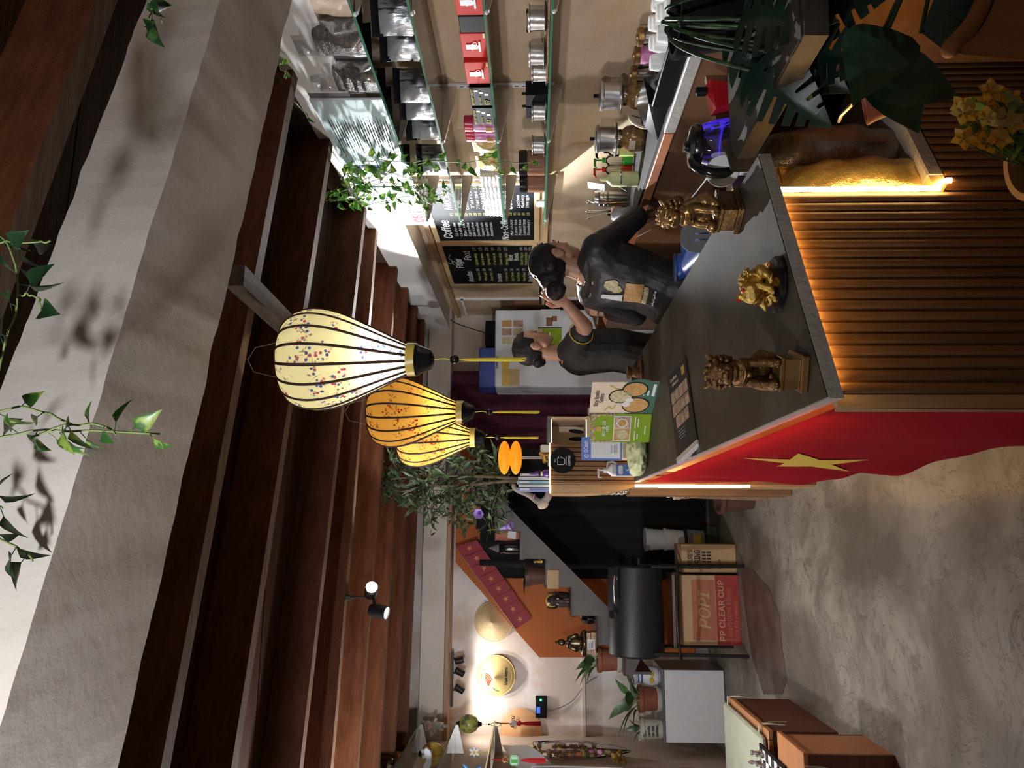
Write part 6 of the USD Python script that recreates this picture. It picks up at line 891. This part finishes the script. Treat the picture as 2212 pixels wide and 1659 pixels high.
for (px, py, X, m1, l, z0) in ((1090, 1558, -1.63, 'jar_glass', 'red tassel with a clear crystal drop hanging from the bottom glass shelf', 1.924), (1130, 1642, -1.63, 'jade', 'long red tassel under a pale green jade charm on the left wall', 1.90)):
    o = at_x(px, py, X); t = Thing('tassel_charm', l, 'ornament', loc=(X, min(o[1], 6.7), z0)); t('cord', tube([(0, 0, 0), (0, 0, -.12)], .0035, 6), 'tassel_red')
    if m1 == 'jar_glass': t('crystal', ell(.026, .026, .034, (0, 0, -.15), 1), 'acrylic', False); t('red_bead', ell(.022, .022, .022, (0, 0, -.20)), 'tassel_red', True)
    else: t('knot', tube([V(.018*math.cos(a)*(1+.3*math.cos(3*a)), 0, -.10+.022*math.sin(a)) for a in np.linspace(0, 2*PI, 30)[:-1]], .003, 5, True), 'gold', True); t('jade_block', bx(-.036, -.022, -.195, .036, .022, -.130, .012), 'jade'); t('engraving', bx(-.012, -.0235, -.185, .012, -.021, -.14), 'syrup_green')
    t('tassel', cat([tube([(.003*math.cos(a), .003*math.sin(a), -.21), (.012*math.cos(a), .012*math.sin(a), -.27), (.015*math.cos(a), .015*math.sin(a), -.385)], .0042, 5) for a in np.arange(9)*.7]), 'tassel_red', kind='stuff')
o = at_x(1022, 1650, -1.70); bt_ = Thing('blue_figure', 'small glossy blue toy figure on the middle glass shelf at the left edge', 'toy', loc=(-1.70, 5.62, 1.9355)); bt_('figure', fin(add([hul(((0, 0, .04), .035), ((0, 0, .07), .030)), hul(((0, 0, .11), .034), ((0, 0, .12), .03)), hul(((.03, 0, .135), .012), ((.055, 0, .16), .006)), hul(((-.03, 0, .135), .012), ((-.055, 0, .16), .006)), hul(((.03, -.01, .07), .012), ((.045, -.03, .04), .011)), hul(((.02, -.01, .02), .016), ((.025, -.03, .016), .015)), hul(((-.02, -.01, .02), .016), ((-.025, -.03, .016), .015))]), .008, 3), 'blue_toy', True); bt_('eye', cat([ell(.008, .005, .010, (q_*.014, -.032, .12), 1) for q_ in (1,)]), 'print_black', True); bt_('eye', ell(.008, .005, .010, (-.014, -.032, .12), 1), 'print_black', True)
gd = Thing('glass_dome', 'clear glass ball ornament on the top glass shelf at the left edge', 'ornament', loc=(-1.71, 5.72, 2.5605)); gd('ball', lathe([(.04, .03), (.075, .06), (.085, .105), (.075, .15), (.04, .18), (0, .188)], 32), 'film'); gd('base', lathe([(0, 0), (.05, 0), (.045, .03), (0, .03)], 28), 'aluminium'); gd('inner_flower', lump(ell(.025, .025, .03, (0, 0, .07), 2), .008, 60), 'food_pale', True)
gd = Thing('pink_glass_ornament', 'pinkish red knobbly glass ornament on the top glass shelf', 'ornament', loc=(-1.72, 6.0, 2.5605)); gd('ball', lump(ell(.052, .052, .055, (0, 0, .055), 3), .012, 40), 'card_pink', 25)
wf_ = Thing('white_bow', 'pale blue white bow ribbon tied at the middle glass shelf', 'ribbon', loc=(-1.66, 5.78, 2.37)); wf_('loop', xf(ell(.045, .012, .026), basis((.035, 0, .0), (1, 0, .5), (0, 1, 0))), 'book_white', True); wf_('loop', xf(ell(.045, .012, .026), basis((-.035, 0, .0), (1, 0, -.5), (0, 1, 0))), 'book_white', True); wf_('knot', ell(.014), 'book_white', True); wf_('stand', cyl(.004, -.1075, -.01, 8), 'wire_steel')
fd = Thing('flower_doll', 'tiny white and yellow flower doll hanging near the blue figure', 'ornament', loc=(-1.655, 5.95, 2.0)); fd('stem', tube([(0, 0, -.0645), (0, 0, .03)], .004, 6), 'yellow_lantern')
for k in range(6): fd('petal', xf(ell(.022, .006, .010), basis((.022*math.cos(k*1.05), 0, .045+.022*math.sin(k*1.05)), (math.cos(k*1.05), 0, math.sin(k*1.05)), (0, 1, 0))), 'print_white', True)
fd('centre', ell(.012, c=(0, -.004, .045)), 'flag_yellow', True)
# wrapped dried bouquets on the left wall, scarf with a red end
bq = Thing('wrapped_bouquet', 'faded dried flower bouquet in crinkled clear wrap hanging on the left wall', 'bouquet', loc=(-1.79, 6.55, 1.25)); bq('wrap', lump(lathe([(.02, -.45), (.05, -.3), (.085, 0), (.07, .35), (.03, .42)], 28), .03, 12, 3).apply_scale((.8, 1.6, 1)), 'film', 30); g = np.random.default_rng(4)
for k in range(34): a, h, r = g.uniform(0, 6.28), g.uniform(-.3, .36), g.uniform(.01, .06); bq('dried_flower', lump(ell(.022, .026, .022, (r*math.cos(a)*.6, r*math.sin(a)*2.0, h), 2), .010, 50, k), ['food_rose', 'food_pale', 'pink_foil', 'pouch_orange'][k % 4 if k % 5 else 0], True)
bq('stems', cat([tube([(0, 0, -.44), (.02*math.cos(k), .08*math.sin(k), .2)], .003, 5) for k in range(7)]), 'twig', kind='stuff')
b2_ = Thing('yellow_dried_bunch', 'small yellow dried flower bunch tied below the wrapped bouquet', 'bouquet', loc=(-1.79, 6.35, .93)); 
for k in range(9): b2_('blossom', lump(ell(.024, .024, .022, (.02*math.cos(k*2.1), .05*math.sin(k*1.3), .04*math.sin(k*2.7)), 2), .012, 60, k), 'yellow_petal', True)
wp = Thing('white_cloth', 'folded white cloth draped over the bouquets on the left wall', 'cloth', loc=(-1.74, 6.2, 1.6)); wp('cloth', sheet(lambda u, v: (-1.755+.05*math.sin(u*5)*v-.03*u, 6.52-.62*u, 1.86-.16*u-(.10+.30*u)*v), 24, 8), 'book_white', True, world=True)
sf = Thing('hanging_scarf', 'long white scarf with a bright red end hanging on the left wall', 'scarf', loc=(-1.80, 5.9, 1.0)); Yf = 5.86; zs = at_x(1440, 1632, -1.76)[2]
sf('white_part', sheet(lambda u, v: (-1.76+.010*math.sin(u*14), Yf-.05+.16*u+.015*math.sin(v*6), 1.62-(1.62-zs)*v), 16, 20), 'white_paint', True, world=True); sf('red_end', sheet(lambda u, v: (-1.758+.010*math.sin(u*14), Yf-.05+.16*u+.012*math.sin(v*4), zs-.27*v+.05*u*(v-1)*0), 16, 8), 'tassel_red', True, world=True)
# bench, stool with the chess set
be = Thing('low_bench', 'low wooden bench with a shaded dark side panel and orange top rail, left foreground', 'bench', loc=(-1.35, 4.6, 0)); be('side_panel', bx(-1.075, 4.22, 0, -1.05, 4.98, .345), 'bench_dark', world=True); be('top_rail', bx(-1.09, 4.20, .345, -1.04, 5.02, .372, .003), 'bench_wood', world=True); be('seat', bx(-1.80, 4.20, .345, -1.0905, 5.02, .368, .003), 'bench_wood', world=True); be('end_panel', bx(-1.80, 4.22, 0, -1.075, 4.245, .345), 'bench_dark', world=True); be('end_panel', bx(-1.80, 4.955, 0, -1.075, 4.98, .345), 'bench_dark', world=True)  # panels take the darker wood copy, their shade painted in
cu = Thing('seat_cushion', 'sage green flat cushion with tie strings on the low bench', 'cushion', loc=(-1.40, 4.62, .3725)); cu('pad', lump(bx(-.36, -.40, .0, .325, .385, .035, .012).subdivide().subdivide().subdivide(), .004, 9), 'sage_cloth', 40)
for y in (-.33, .32): cu('tie_string', tube([(.325, y, .02), (.37, y, .018), (.378, y+.01, -.05), (.374, y+.03, -.14)], .004, 6), 'sage_cloth'); cu('tie_string', tube([(.325, y+.01, .02), (.368, y+.012, .018), (.376, y-.02, -.04), (.372, y-.03, -.11)], .004, 6), 'sage_cloth')
be2 = Thing('wooden_box_stool', 'square wooden box stool with a lit orange side, nearest the left edge', 'stool', loc=(-1.3, 3.74, 0)); be2('side_panel', bx(-1.01, 3.60, 0, -.985, 3.90, .385), 'bench_wood', world=True); be2('front_panel', bx(-1.70, 3.58, 0, -.985, 3.60, .385), 'bench_dark', world=True); be2('back_panel', bx(-1.70, 3.90, 0, -.985, 3.92, .385), 'bench_dark', world=True); be2('top', bx(-1.70, 3.57, .385, -.975, 3.93, .408, .003), 'bench_wood', world=True); be2('tie_string', tube([(-1.03, 3.568, .40), (-1.03, 3.56, .33), (-1.06, 3.562, .22)], .004, 6), 'sage_cloth', world=True)  # lit side in the plain wood, front in the shade-darkened copy
ch = Thing('chessboard', 'black and white chessboard in a dark frame lying on the stool and bench', 'chessboard', loc=(-1.30, 4.0, .4095), rz=.0); ch('frame', bx(-.20, -.20, 0, .20, .20, .012, .002), 'black_plastic')
for i in range(8):
    for k in range(8): ch('square', bx(-.184+.046*i, -.184+.046*k, .012, -.184+.046*(i+1)-.0005, -.184+.046*(k+1)-.0005, .0135), 'print_white' if (i+k) % 2 else 'print_black')
PR = {'pawn': [(0, 0), (.013, 0), (.013, .004), (.007, .010), (.005, .024), (.008, .026), (.005, .029), (.0085, .036), (.006, .043), (0, .045)], 'rook': [(0, 0), (.015, 0), (.015, .005), (.009, .012), (.008, .036), (.012, .040), (.012, .052), (0, .052)], 'bishop': [(0, 0), (.015, 0), (.015, .005), (.009, .012), (.006, .040), (.011, .043), (.010, .055), (.004, .066), (.003, .070), (0, .071)], 'queen': [(0, 0), (.016, 0), (.016, .005), (.009, .014), (.007, .050), (.013, .054), (.010, .060), (.014, .074), (.004, .078), (0, .082)]}
protos = {}
for side, rows, mt, nm in ((0, (7, 6), 'steel', 'silver'), (1, (0, 1), 'gold', 'gold')):
    for r, row in enumerate(rows):
        for i in range(8):
            kind = 'pawn' if r else ['rook', 'bishop', 'bishop', 'queen', 'queen', 'bishop', 'bishop', 'rook'][i]; pos = (-1.30-.161+.046*i, 4.0-.161+.046*row, .4235); key = (kind, mt); lab = f'{nm} chess {kind} on the chessboard'; gp = f'{nm} chess {kind}s'
            if key in protos: protos[key].copy(pos, 0, lab, gp)
            else: t = protos[key] = Thing('chess_'+kind, lab, 'chess piece', gp, loc=pos); t('piece', lathe(PR[kind], 18), mt, True)

# ================================================================ PLANTS
def vine(name, label, strands, seed, lw=.034, ll=.052, step_=.035, mat='vine_leaf', limit=300, stem_r=.0018, jit=.03, loc=None):
    g = np.random.default_rng(seed); S = [spl(s, 24) if len(s) > 2 else np.linspace(s[0], s[1], 24) for s in strands]; o = S[0][0] if loc is None else V(*loc); t = Thing(name, label, 'vine', loc=tuple(o)); n = 0
    for P in S:
        P = P+np.stack([meshkit.noise(np.stack([np.arange(24)*.4, np.full(24, seed+k*3.1), np.full(24, 1.)], 1))-.5 for k in range(3)], 1)*jit*.6; st_ = t('stem', tube(P, stem_r, 5), 'vine_stem', True, world=True)
        L = np.linalg.norm(np.diff(P, axis=0), axis=1); c = np.r_[0, np.cumsum(L)]; k = step_*.5
        while k < c[-1] and n < limit:
            p = np.array([np.interp(k, c, P[:, j]) for j in range(3)]); a = g.uniform(0, 6.28); d = V(math.cos(a)*.9-.25, math.sin(a)*.9, g.uniform(-.9, .5)); d /= np.linalg.norm(d); q = p+d*ll*.35
            z = V(g.uniform(-1, .2), g.uniform(-1, 0), g.uniform(.1, 1)); s = g.uniform(.75, 1.25); t('leaf', cat(orient(leaf(ll*s, lw*s, .25, .35, 5, .5), q, d+V(0, 0, -.25), z), tube([p, q], .0009, 4, caps=False)), mat, True, world=True); n += 1; k += step_*g.uniform(.55, 1.45)
    return t
X = 1.775; ax_ = lambda pts, X=X: [at_x(x, y, X) for x, y in pts]
vine('ivy_vine', 'bushy variegated artificial ivy hanging down over the poster and the bar shelves', [ax_([(700, 430), (735, 415), (770, 395), (800, 380)]), ax_([(745, 385), (790, 365), (840, 372), (880, 385), (915, 395)]), ax_([(755, 400), (800, 400), (850, 395), (905, 410), (945, 420), (975, 405)]), ax_([(760, 420), (800, 440), (850, 430), (890, 425), (935, 440)]), ax_([(690, 428), (730, 432), (780, 425)], 1.70), ax_([(785, 355), (820, 345), (865, 350), (930, 340)], 1.72), ax_([(740, 395), (765, 375), (790, 395), (820, 385), (855, 370)], 1.70)], 3, .036, .052, .021, limit=150)
vine('thin_ivy_strand', 'thin ivy strand trailing down past the shelves to the metal filters', [ax_([(905, 352), (950, 350), (1000, 352), (1060, 348), (1110, 352), (1150, 345)], 1.72), ax_([(1060, 350), (1075, 360), (1060, 372)], 1.71)], 8, .036, .055, .05)
vine('beam_ivy', 'short ivy tendril along the top of the bar beam near the bean bags', [ax_([(590, 150), (615, 195), (645, 235), (670, 258)], 1.82), ax_([(600, 135), (620, 170)], 1.80)], 12, .035, .05, .07)
d_ = lambda pts: [at_d(x, y, d) for x, y, d in pts]
vine('hanging_ivy', 'green ivy branch hanging in front of the near beam, middle of its length', [d_([(-60, 955, 1.18), (40, 935, 1.2), (130, 930, 1.21), (240, 930, 1.22), (345, 934, 1.22)]), d_([(-30, 900, 1.19), (40, 880, 1.2), (110, 895, 1.2), (160, 915, 1.2)]), d_([(60, 945, 1.2), (120, 925, 1.18), (200, 915, 1.2), (250, 935, 1.2)])], 21, .026, .044, .030, jit=.01)
vine('hanging_ivy', 'dark ivy strand hanging at the top of the beam, upper left of the big lantern', [d_([(-40, 470, 1.2), (20, 540, 1.2), (40, 620, 1.2), (20, 720, 1.2), (0, 800, 1.2)]), d_([(-30, 520, 1.2), (60, 525, 1.2), (110, 520, 1.2)]), d_([(35, 640, 1.2), (75, 640, 1.2), (95, 680, 1.2)])], 22, .030, .044, .036, 'dark_leaf', jit=.01)
vine('hanging_ivy', 'ivy leaves drooping over the white lit end of the near beam', [d_([(-50, 1130, 1.2), (0, 1165, 1.2), (40, 1180, 1.2), (65, 1215, 1.2)]), d_([(-40, 1060, 1.2), (0, 1100, 1.2)])], 23, .030, .046, .028, 'dark_leaf', jit=.01)
vine('hanging_ivy', 'small ivy sprig on the near beam above the brown paper bag', [d_([(300, -20, 1.5), (335, 20, 1.5), (350, 50, 1.5)]), d_([(335, 15, 1.5), (318, 45, 1.5), (312, 62, 1.5)])], 24, .030, .040, .030, 'dark_leaf', jit=.01)
# olive tree
ot_ = Thing('olive_tree', 'slender artificial olive tree with grey green leaves rising behind the slatted cabinet', 'tree', loc=(.24, 5.54, 0)); g = np.random.default_rng(31); n = 0
ot_('pot', lathe([(0, 0), (.10, 0), (.13, .22), (.14, .22), (.14, .25), (.12, .25), (.11, .2), (0, .2)], 32), 'pot_dark')
D5 = lambda x, y, d=5.15: at_d(x, y, d)
tk = spl([V(.24, 5.54, .2), D5(1160, 1042), D5(1080, 1040), D5(1000, 1048), D5(930, 1050), D5(870, 1062)], 30); ot_('trunk', tube(tk, np.linspace(.018, .006, 30), 8), 'twig', True, world=True)
tk2 = spl([V(.26, 5.54, .2), D5(1150, 1036), D5(1060, 1030), D5(980, 1028), D5(900, 1030), D5(845, 1035)], 30); ot_('trunk', tube(tk2, np.linspace(.014, .005, 30), 8), 'twig', True, world=True)
tips = [(845, 1015), (840, 1045), (865, 1078), (850, 985), (885, 1000), (905, 1075), (900, 1110), (925, 1105), (935, 1140), (960, 1100), (955, 1020), (985, 985), (1000, 1090), (990, 1130), (1010, 1145), (1030, 1070), (1045, 985), (1030, 960), (1060, 1010), (1070, 985), (1060, 1100), (1065, 1145), (1085, 1140), (1080, 1060), (1095, 1030), (940, 985), (975, 1055), (915, 1040)]
more = []
for x, y in tips:
    e = D5(x, y, 5.15+g.uniform(-.12, .38)); b = tk if g.random() < .6 else tk2; ds = np.abs(b[:, 2]-(e[2]-.12)); s = b[8+int(np.argmin(ds[8:]))]; mid = (s+e)/2+V(0, 0, .05); P = spl([s, mid, e], 10); br = ot_('branch', tube(P, np.linspace(.0045, .0015, 10), 5), 'twig', True, world=True)
    for k in range(10):
        if n >= 296: break
        t_ = .3+.7*(k+1)/10; p = P[min(9, int(t_*9))]+g.normal(0, .008, 3); d = (e-s)/np.linalg.norm(e-s)*.5+g.normal(0, .6, 3); d /= np.linalg.norm(d); ot_('leaf', orient(leaf(g.uniform(.075, .125), g.uniform(.020, .034), .2, .25, 4, .75), p, d, g.normal(0, .5, 3)+V(0, -.4, .7)), 'olive_leaf', True, at=br, world=True); n += 1
    for k in range(26):
        t_ = g.uniform(.3, 1.05); p = P[min(9, int(t_*9))]+g.normal(0, .035, 3); d = g.normal(0, 1, 3); d /= np.linalg.norm(d); more.append(orient(leaf(g.uniform(.06, .11), g.uniform(.016, .028), .2, .25, 3, .75), p, d, g.normal(0, .5, 3)+V(0, -.4, .7)))
ot_('small_leaf', cat(more), 'olive_leaf', True, kind='stuff', world=True)
for px, py, d, l in ((1035, 1108, (-.3, -1, .15), 'open lilac bell flower facing out of the olive tree'), (1098, 1137, (.3, -.4, -1), 'pale violet bell flower hanging down from the olive tree')):
    o = D5(px, py, 4.85); t = Thing('bell_flower', l, 'flower', loc=tuple(o)); dd = V(*d)/np.linalg.norm(d); M = basis((0, 0, 0), np.cross(dd, (1, 0, .01)), np.cross(dd, np.cross(dd, (1, 0, .01)))); M[:3, 2] = dd; t('bell', xf(lathe([(.006, -.06), (.014, -.03), (.020, 0), (.034, .022), (.038, .026), (.032, .020), (.017, 0), (.004, -.03)], 6), M), 'violet', True); t('throat', xf(cyl(.018, -.012, -.008, 12), M), 'violet_dark'); t('stalk', tube([-dd*.06, -dd*.10+V(0, .03, .05), V(0, .22, .10)], .003, 6), 'vine_stem')
# big dark leaves right of the counter
def split_leaf(L, W_):
    m = Polygon([(L*t, W_*.5*math.sin(PI*min(1, t**.65))*(1 if True else 0)) for t in np.linspace(0, 1, 14)]+[(L*t, -W_*.5*math.sin(PI*min(1, t**.65))) for t in np.linspace(1, 0, 14)]).buffer(0)
    for q in (1, -1):
        for t in (.14, .27, .40, .53, .66, .78): m = m.difference(Polygon([(L*t, q*W_*.10), (L*(t+.13), q*W_*.66), (L*(t+.215), q*W_*.66), (L*(t+.03), q*W_*.09)]))
    s = prism(m if m.geom_type == 'Polygon' else max(m.geoms, key=lambda a: a.area), .0015).subdivide().subdivide(); v = s.vertices.copy(); v[:, 2] += -.35*v[:, 0]**2/L+.22*np.abs(v[:, 1]); s.vertices = v; return s
mo = Thing('monstera', 'dark split-leaved plant drooping over the side counter at the top right', 'plant', loc=(1.30, 1.72, 1.054)); mo('pot', lathe([(0, 0), (.075, 0), (.095, .16), (.10, .16), (.10, .18), (.085, .18), (.08, .14), (0, .14)], 30), 'black_plastic')
for k, (px, py, dx, dy, dz, L) in enumerate(((1600, 40, -.5, -.75, -.25, .25), (1640, 90, -.75, -.45, -.5, .24), (1590, 110, -.65, -.1, -.7, .22), (1620, 150, -.8, -.3, -.6, .22), (1690, 60, -.2, -.85, -.55, .24), (1570, 60, -.3, .2, -.6, .22), (1720, 120, -.5, -.7, -.5, .20), (1600, -20, .3, -.6, .1, .24))):
    e = at_d(px, py, 1.72+.05*(k % 3)); s = V(1.30, 1.72, 1.21); b = mo('stalk', tube(spl([s, (s+e)/2+V(0, 0, .10), e], 12), .005, 6), 'dark_leaf', True, world=True); mo('leaf', orient(split_leaf(L, L*.72), e, (dx, dy, dz), (-.3, -.8, .6)), 'monstera', True, at=b, world=True)
rp_ = Thing('rubber_plant', 'big dark oval leaves of a plant in the shadow behind the tan chair', 'plant', loc=(1.20, 1.22, 0)); rp_('pot', lathe([(0, 0), (.12, 0), (.15, .45), (.16, .45), (.16, .48), (.13, .48), (.12, .4), (0, .4)], 30), 'pot_dark'); rp_('stem', tube([(0, 0, .4), (.02, 0, .7), (0, .02, 1.0)], .012, 8), 'twig')
for k, (px, py, d, L, dd) in enumerate(((1870, 150, 1.42, .17, (-.3, -.2, -.5)), (1920, 60, 1.40, .22, (-.5, -.3, .3)), (1990, 70, 1.38, .22, (.1, -.4, -.8)), (2050, 30, 1.36, .20, (.2, -.3, -.6)), (1890, 110, 1.45, .18, (-.7, .1, -.4)))):
    e = at_d(px, py, d); s = V(1.2, 1.22, .75); b = rp_('stalk', tube([s, (s+e)/2+V(0, 0, .03), e], .004, 6), 'dark_leaf', True, world=True); rp_('leaf', orient(leaf(L, L*.62, .25, .15, 8, .7), e, dd, (-.3, -.9, .3)), 'monstera', True, at=b, world=True)
tp = Thing('clay_pot', 'terracotta wall pot in the dark below the foil bags', 'pot', loc=tuple(at_d(1915, 190, 1.50))); tp('pot', rot(lathe([(.012, .09), (.03, .06), (.05, .02), (.058, -.03), (.062, -.045), (.056, -.045), (.045, .01), (.02, .06)], 28), 2.7, (1, .2, 0)), 'terracotta', 50); tp('hook', tube([(0, .03, .04), (0, .10, .05), (.02, .16, .03)], .004, 6), 'wire_steel')
fl_ = Thing('flower_pot', 'tan pot of yellow and cream flowers with ferny leaves, lower right foreground', 'potted flowers', loc=(.80, 1.17, .62)); o = at_d(2195, 325, 1.25); fl_.x = 0
stt = Thing('side_table', 'small round wooden side table just below the yellow flower pot', 'table', loc=(o[0], o[1], 0)); stt('top', cyl(.15, .585, .605, 36), 'bench_wood'); stt('post', cyl(.025, .02, .585, 20), 'bench_dark'); stt('foot', cyl(.12, 0, .02, 32), 'bench_dark')
fl_.prim.GetAttribute('xformOp:translate').Set(Gf.Vec3d(o[0], o[1], .6055)); fl_.loc = V(o[0], o[1], .6055)
fl_('pot', lathe([(0, 0), (.062, 0), (.078, .13), (.084, .13), (.084, .15), (.072, .15), (.066, .12), (0, .12)], 32), 'pot_tan'); fl_('soil', cyl(.066, .12, .124, 24), 'soil'); g = np.random.default_rng(17)
for k in range(26):
    e = at_d(g.uniform(2075, 2200), g.uniform(195, 315), 1.25+g.uniform(-.10, .08)); s = fl_.loc+V(g.normal(0, .02), g.normal(0, .02), .125); b = fl_('stem', tube(spl([s, (s+e)/2+V(0, 0, .02), e], 8), .0016, 5), 'fern_green', True, world=True)
    if k < 18:
        for a in np.arange(5)*2*PI/5+g.uniform(0, 1): fl_('petal', orient(leaf(.022, .017, .2, .2, 4, .8), e, (math.cos(a), -.35+g.uniform(-.2, .2), math.sin(a)), (0, -1, .2)), 'yellow_petal', True, at=b, world=True)
    else:
        for a in np.linspace(.35, 1, 6):
            for q_ in (1, -1): p = s+(e-s)*a; fl_('leaflet', orient(leaf(.045*(1.3-a), .014, .2, .2, 4, .6), p, (q_*.8, -.2, .5), (0, -1, .2)), 'fern_green', True, at=b, world=True)
# tan chair, lower right corner
chx = Thing('tan_chair', 'rounded tan suede chair back in the lower right corner', 'chair', loc=tuple(V(1, 1, 0)*at_d(2120, 20, 1.22))); co = chx.loc
e0, e1, e2, e3 = at_d(2035, 118, 1.18), at_d(2060, 95, 1.20), at_d(2100, 50, 1.24), at_d(2140, -60, 1.34)
th = [tube(spl([e0+V(0, 0, -.02), e1, e2, e3], 26)+V(0, 0, 0), np.r_[np.linspace(.004, .014, 4), np.full(22, .014)], 16)]
chx('top_rail', th[0], 'chair_tan', True, world=True); R_ = spl([e0+V(0, 0, -.03), e1+V(0, 0, -.02), e2+V(0, 0, -.02), e3+V(0, 0, -.02)], 26); chx('backrest', sheet(lambda u, v: tuple(R_[min(25, int(u*25))]-V(0, 0, .30*v)+V(-.02, .02, 0)*v), 25, 6), 'chair_tan', True, world=True)
zc = .46; chx('seat', cyl(.23, .42, .48, 36, x=.10, y=-.16), 'chair_tan')
for a in (.6, 2.2, 3.8, 5.4): chx('leg', tube([(.10+.17*math.cos(a), -.16+.17*math.sin(a), .42), (.10+.21*math.cos(a), -.16+.21*math.sin(a), 0)], .014, 8), 'bench_dark')
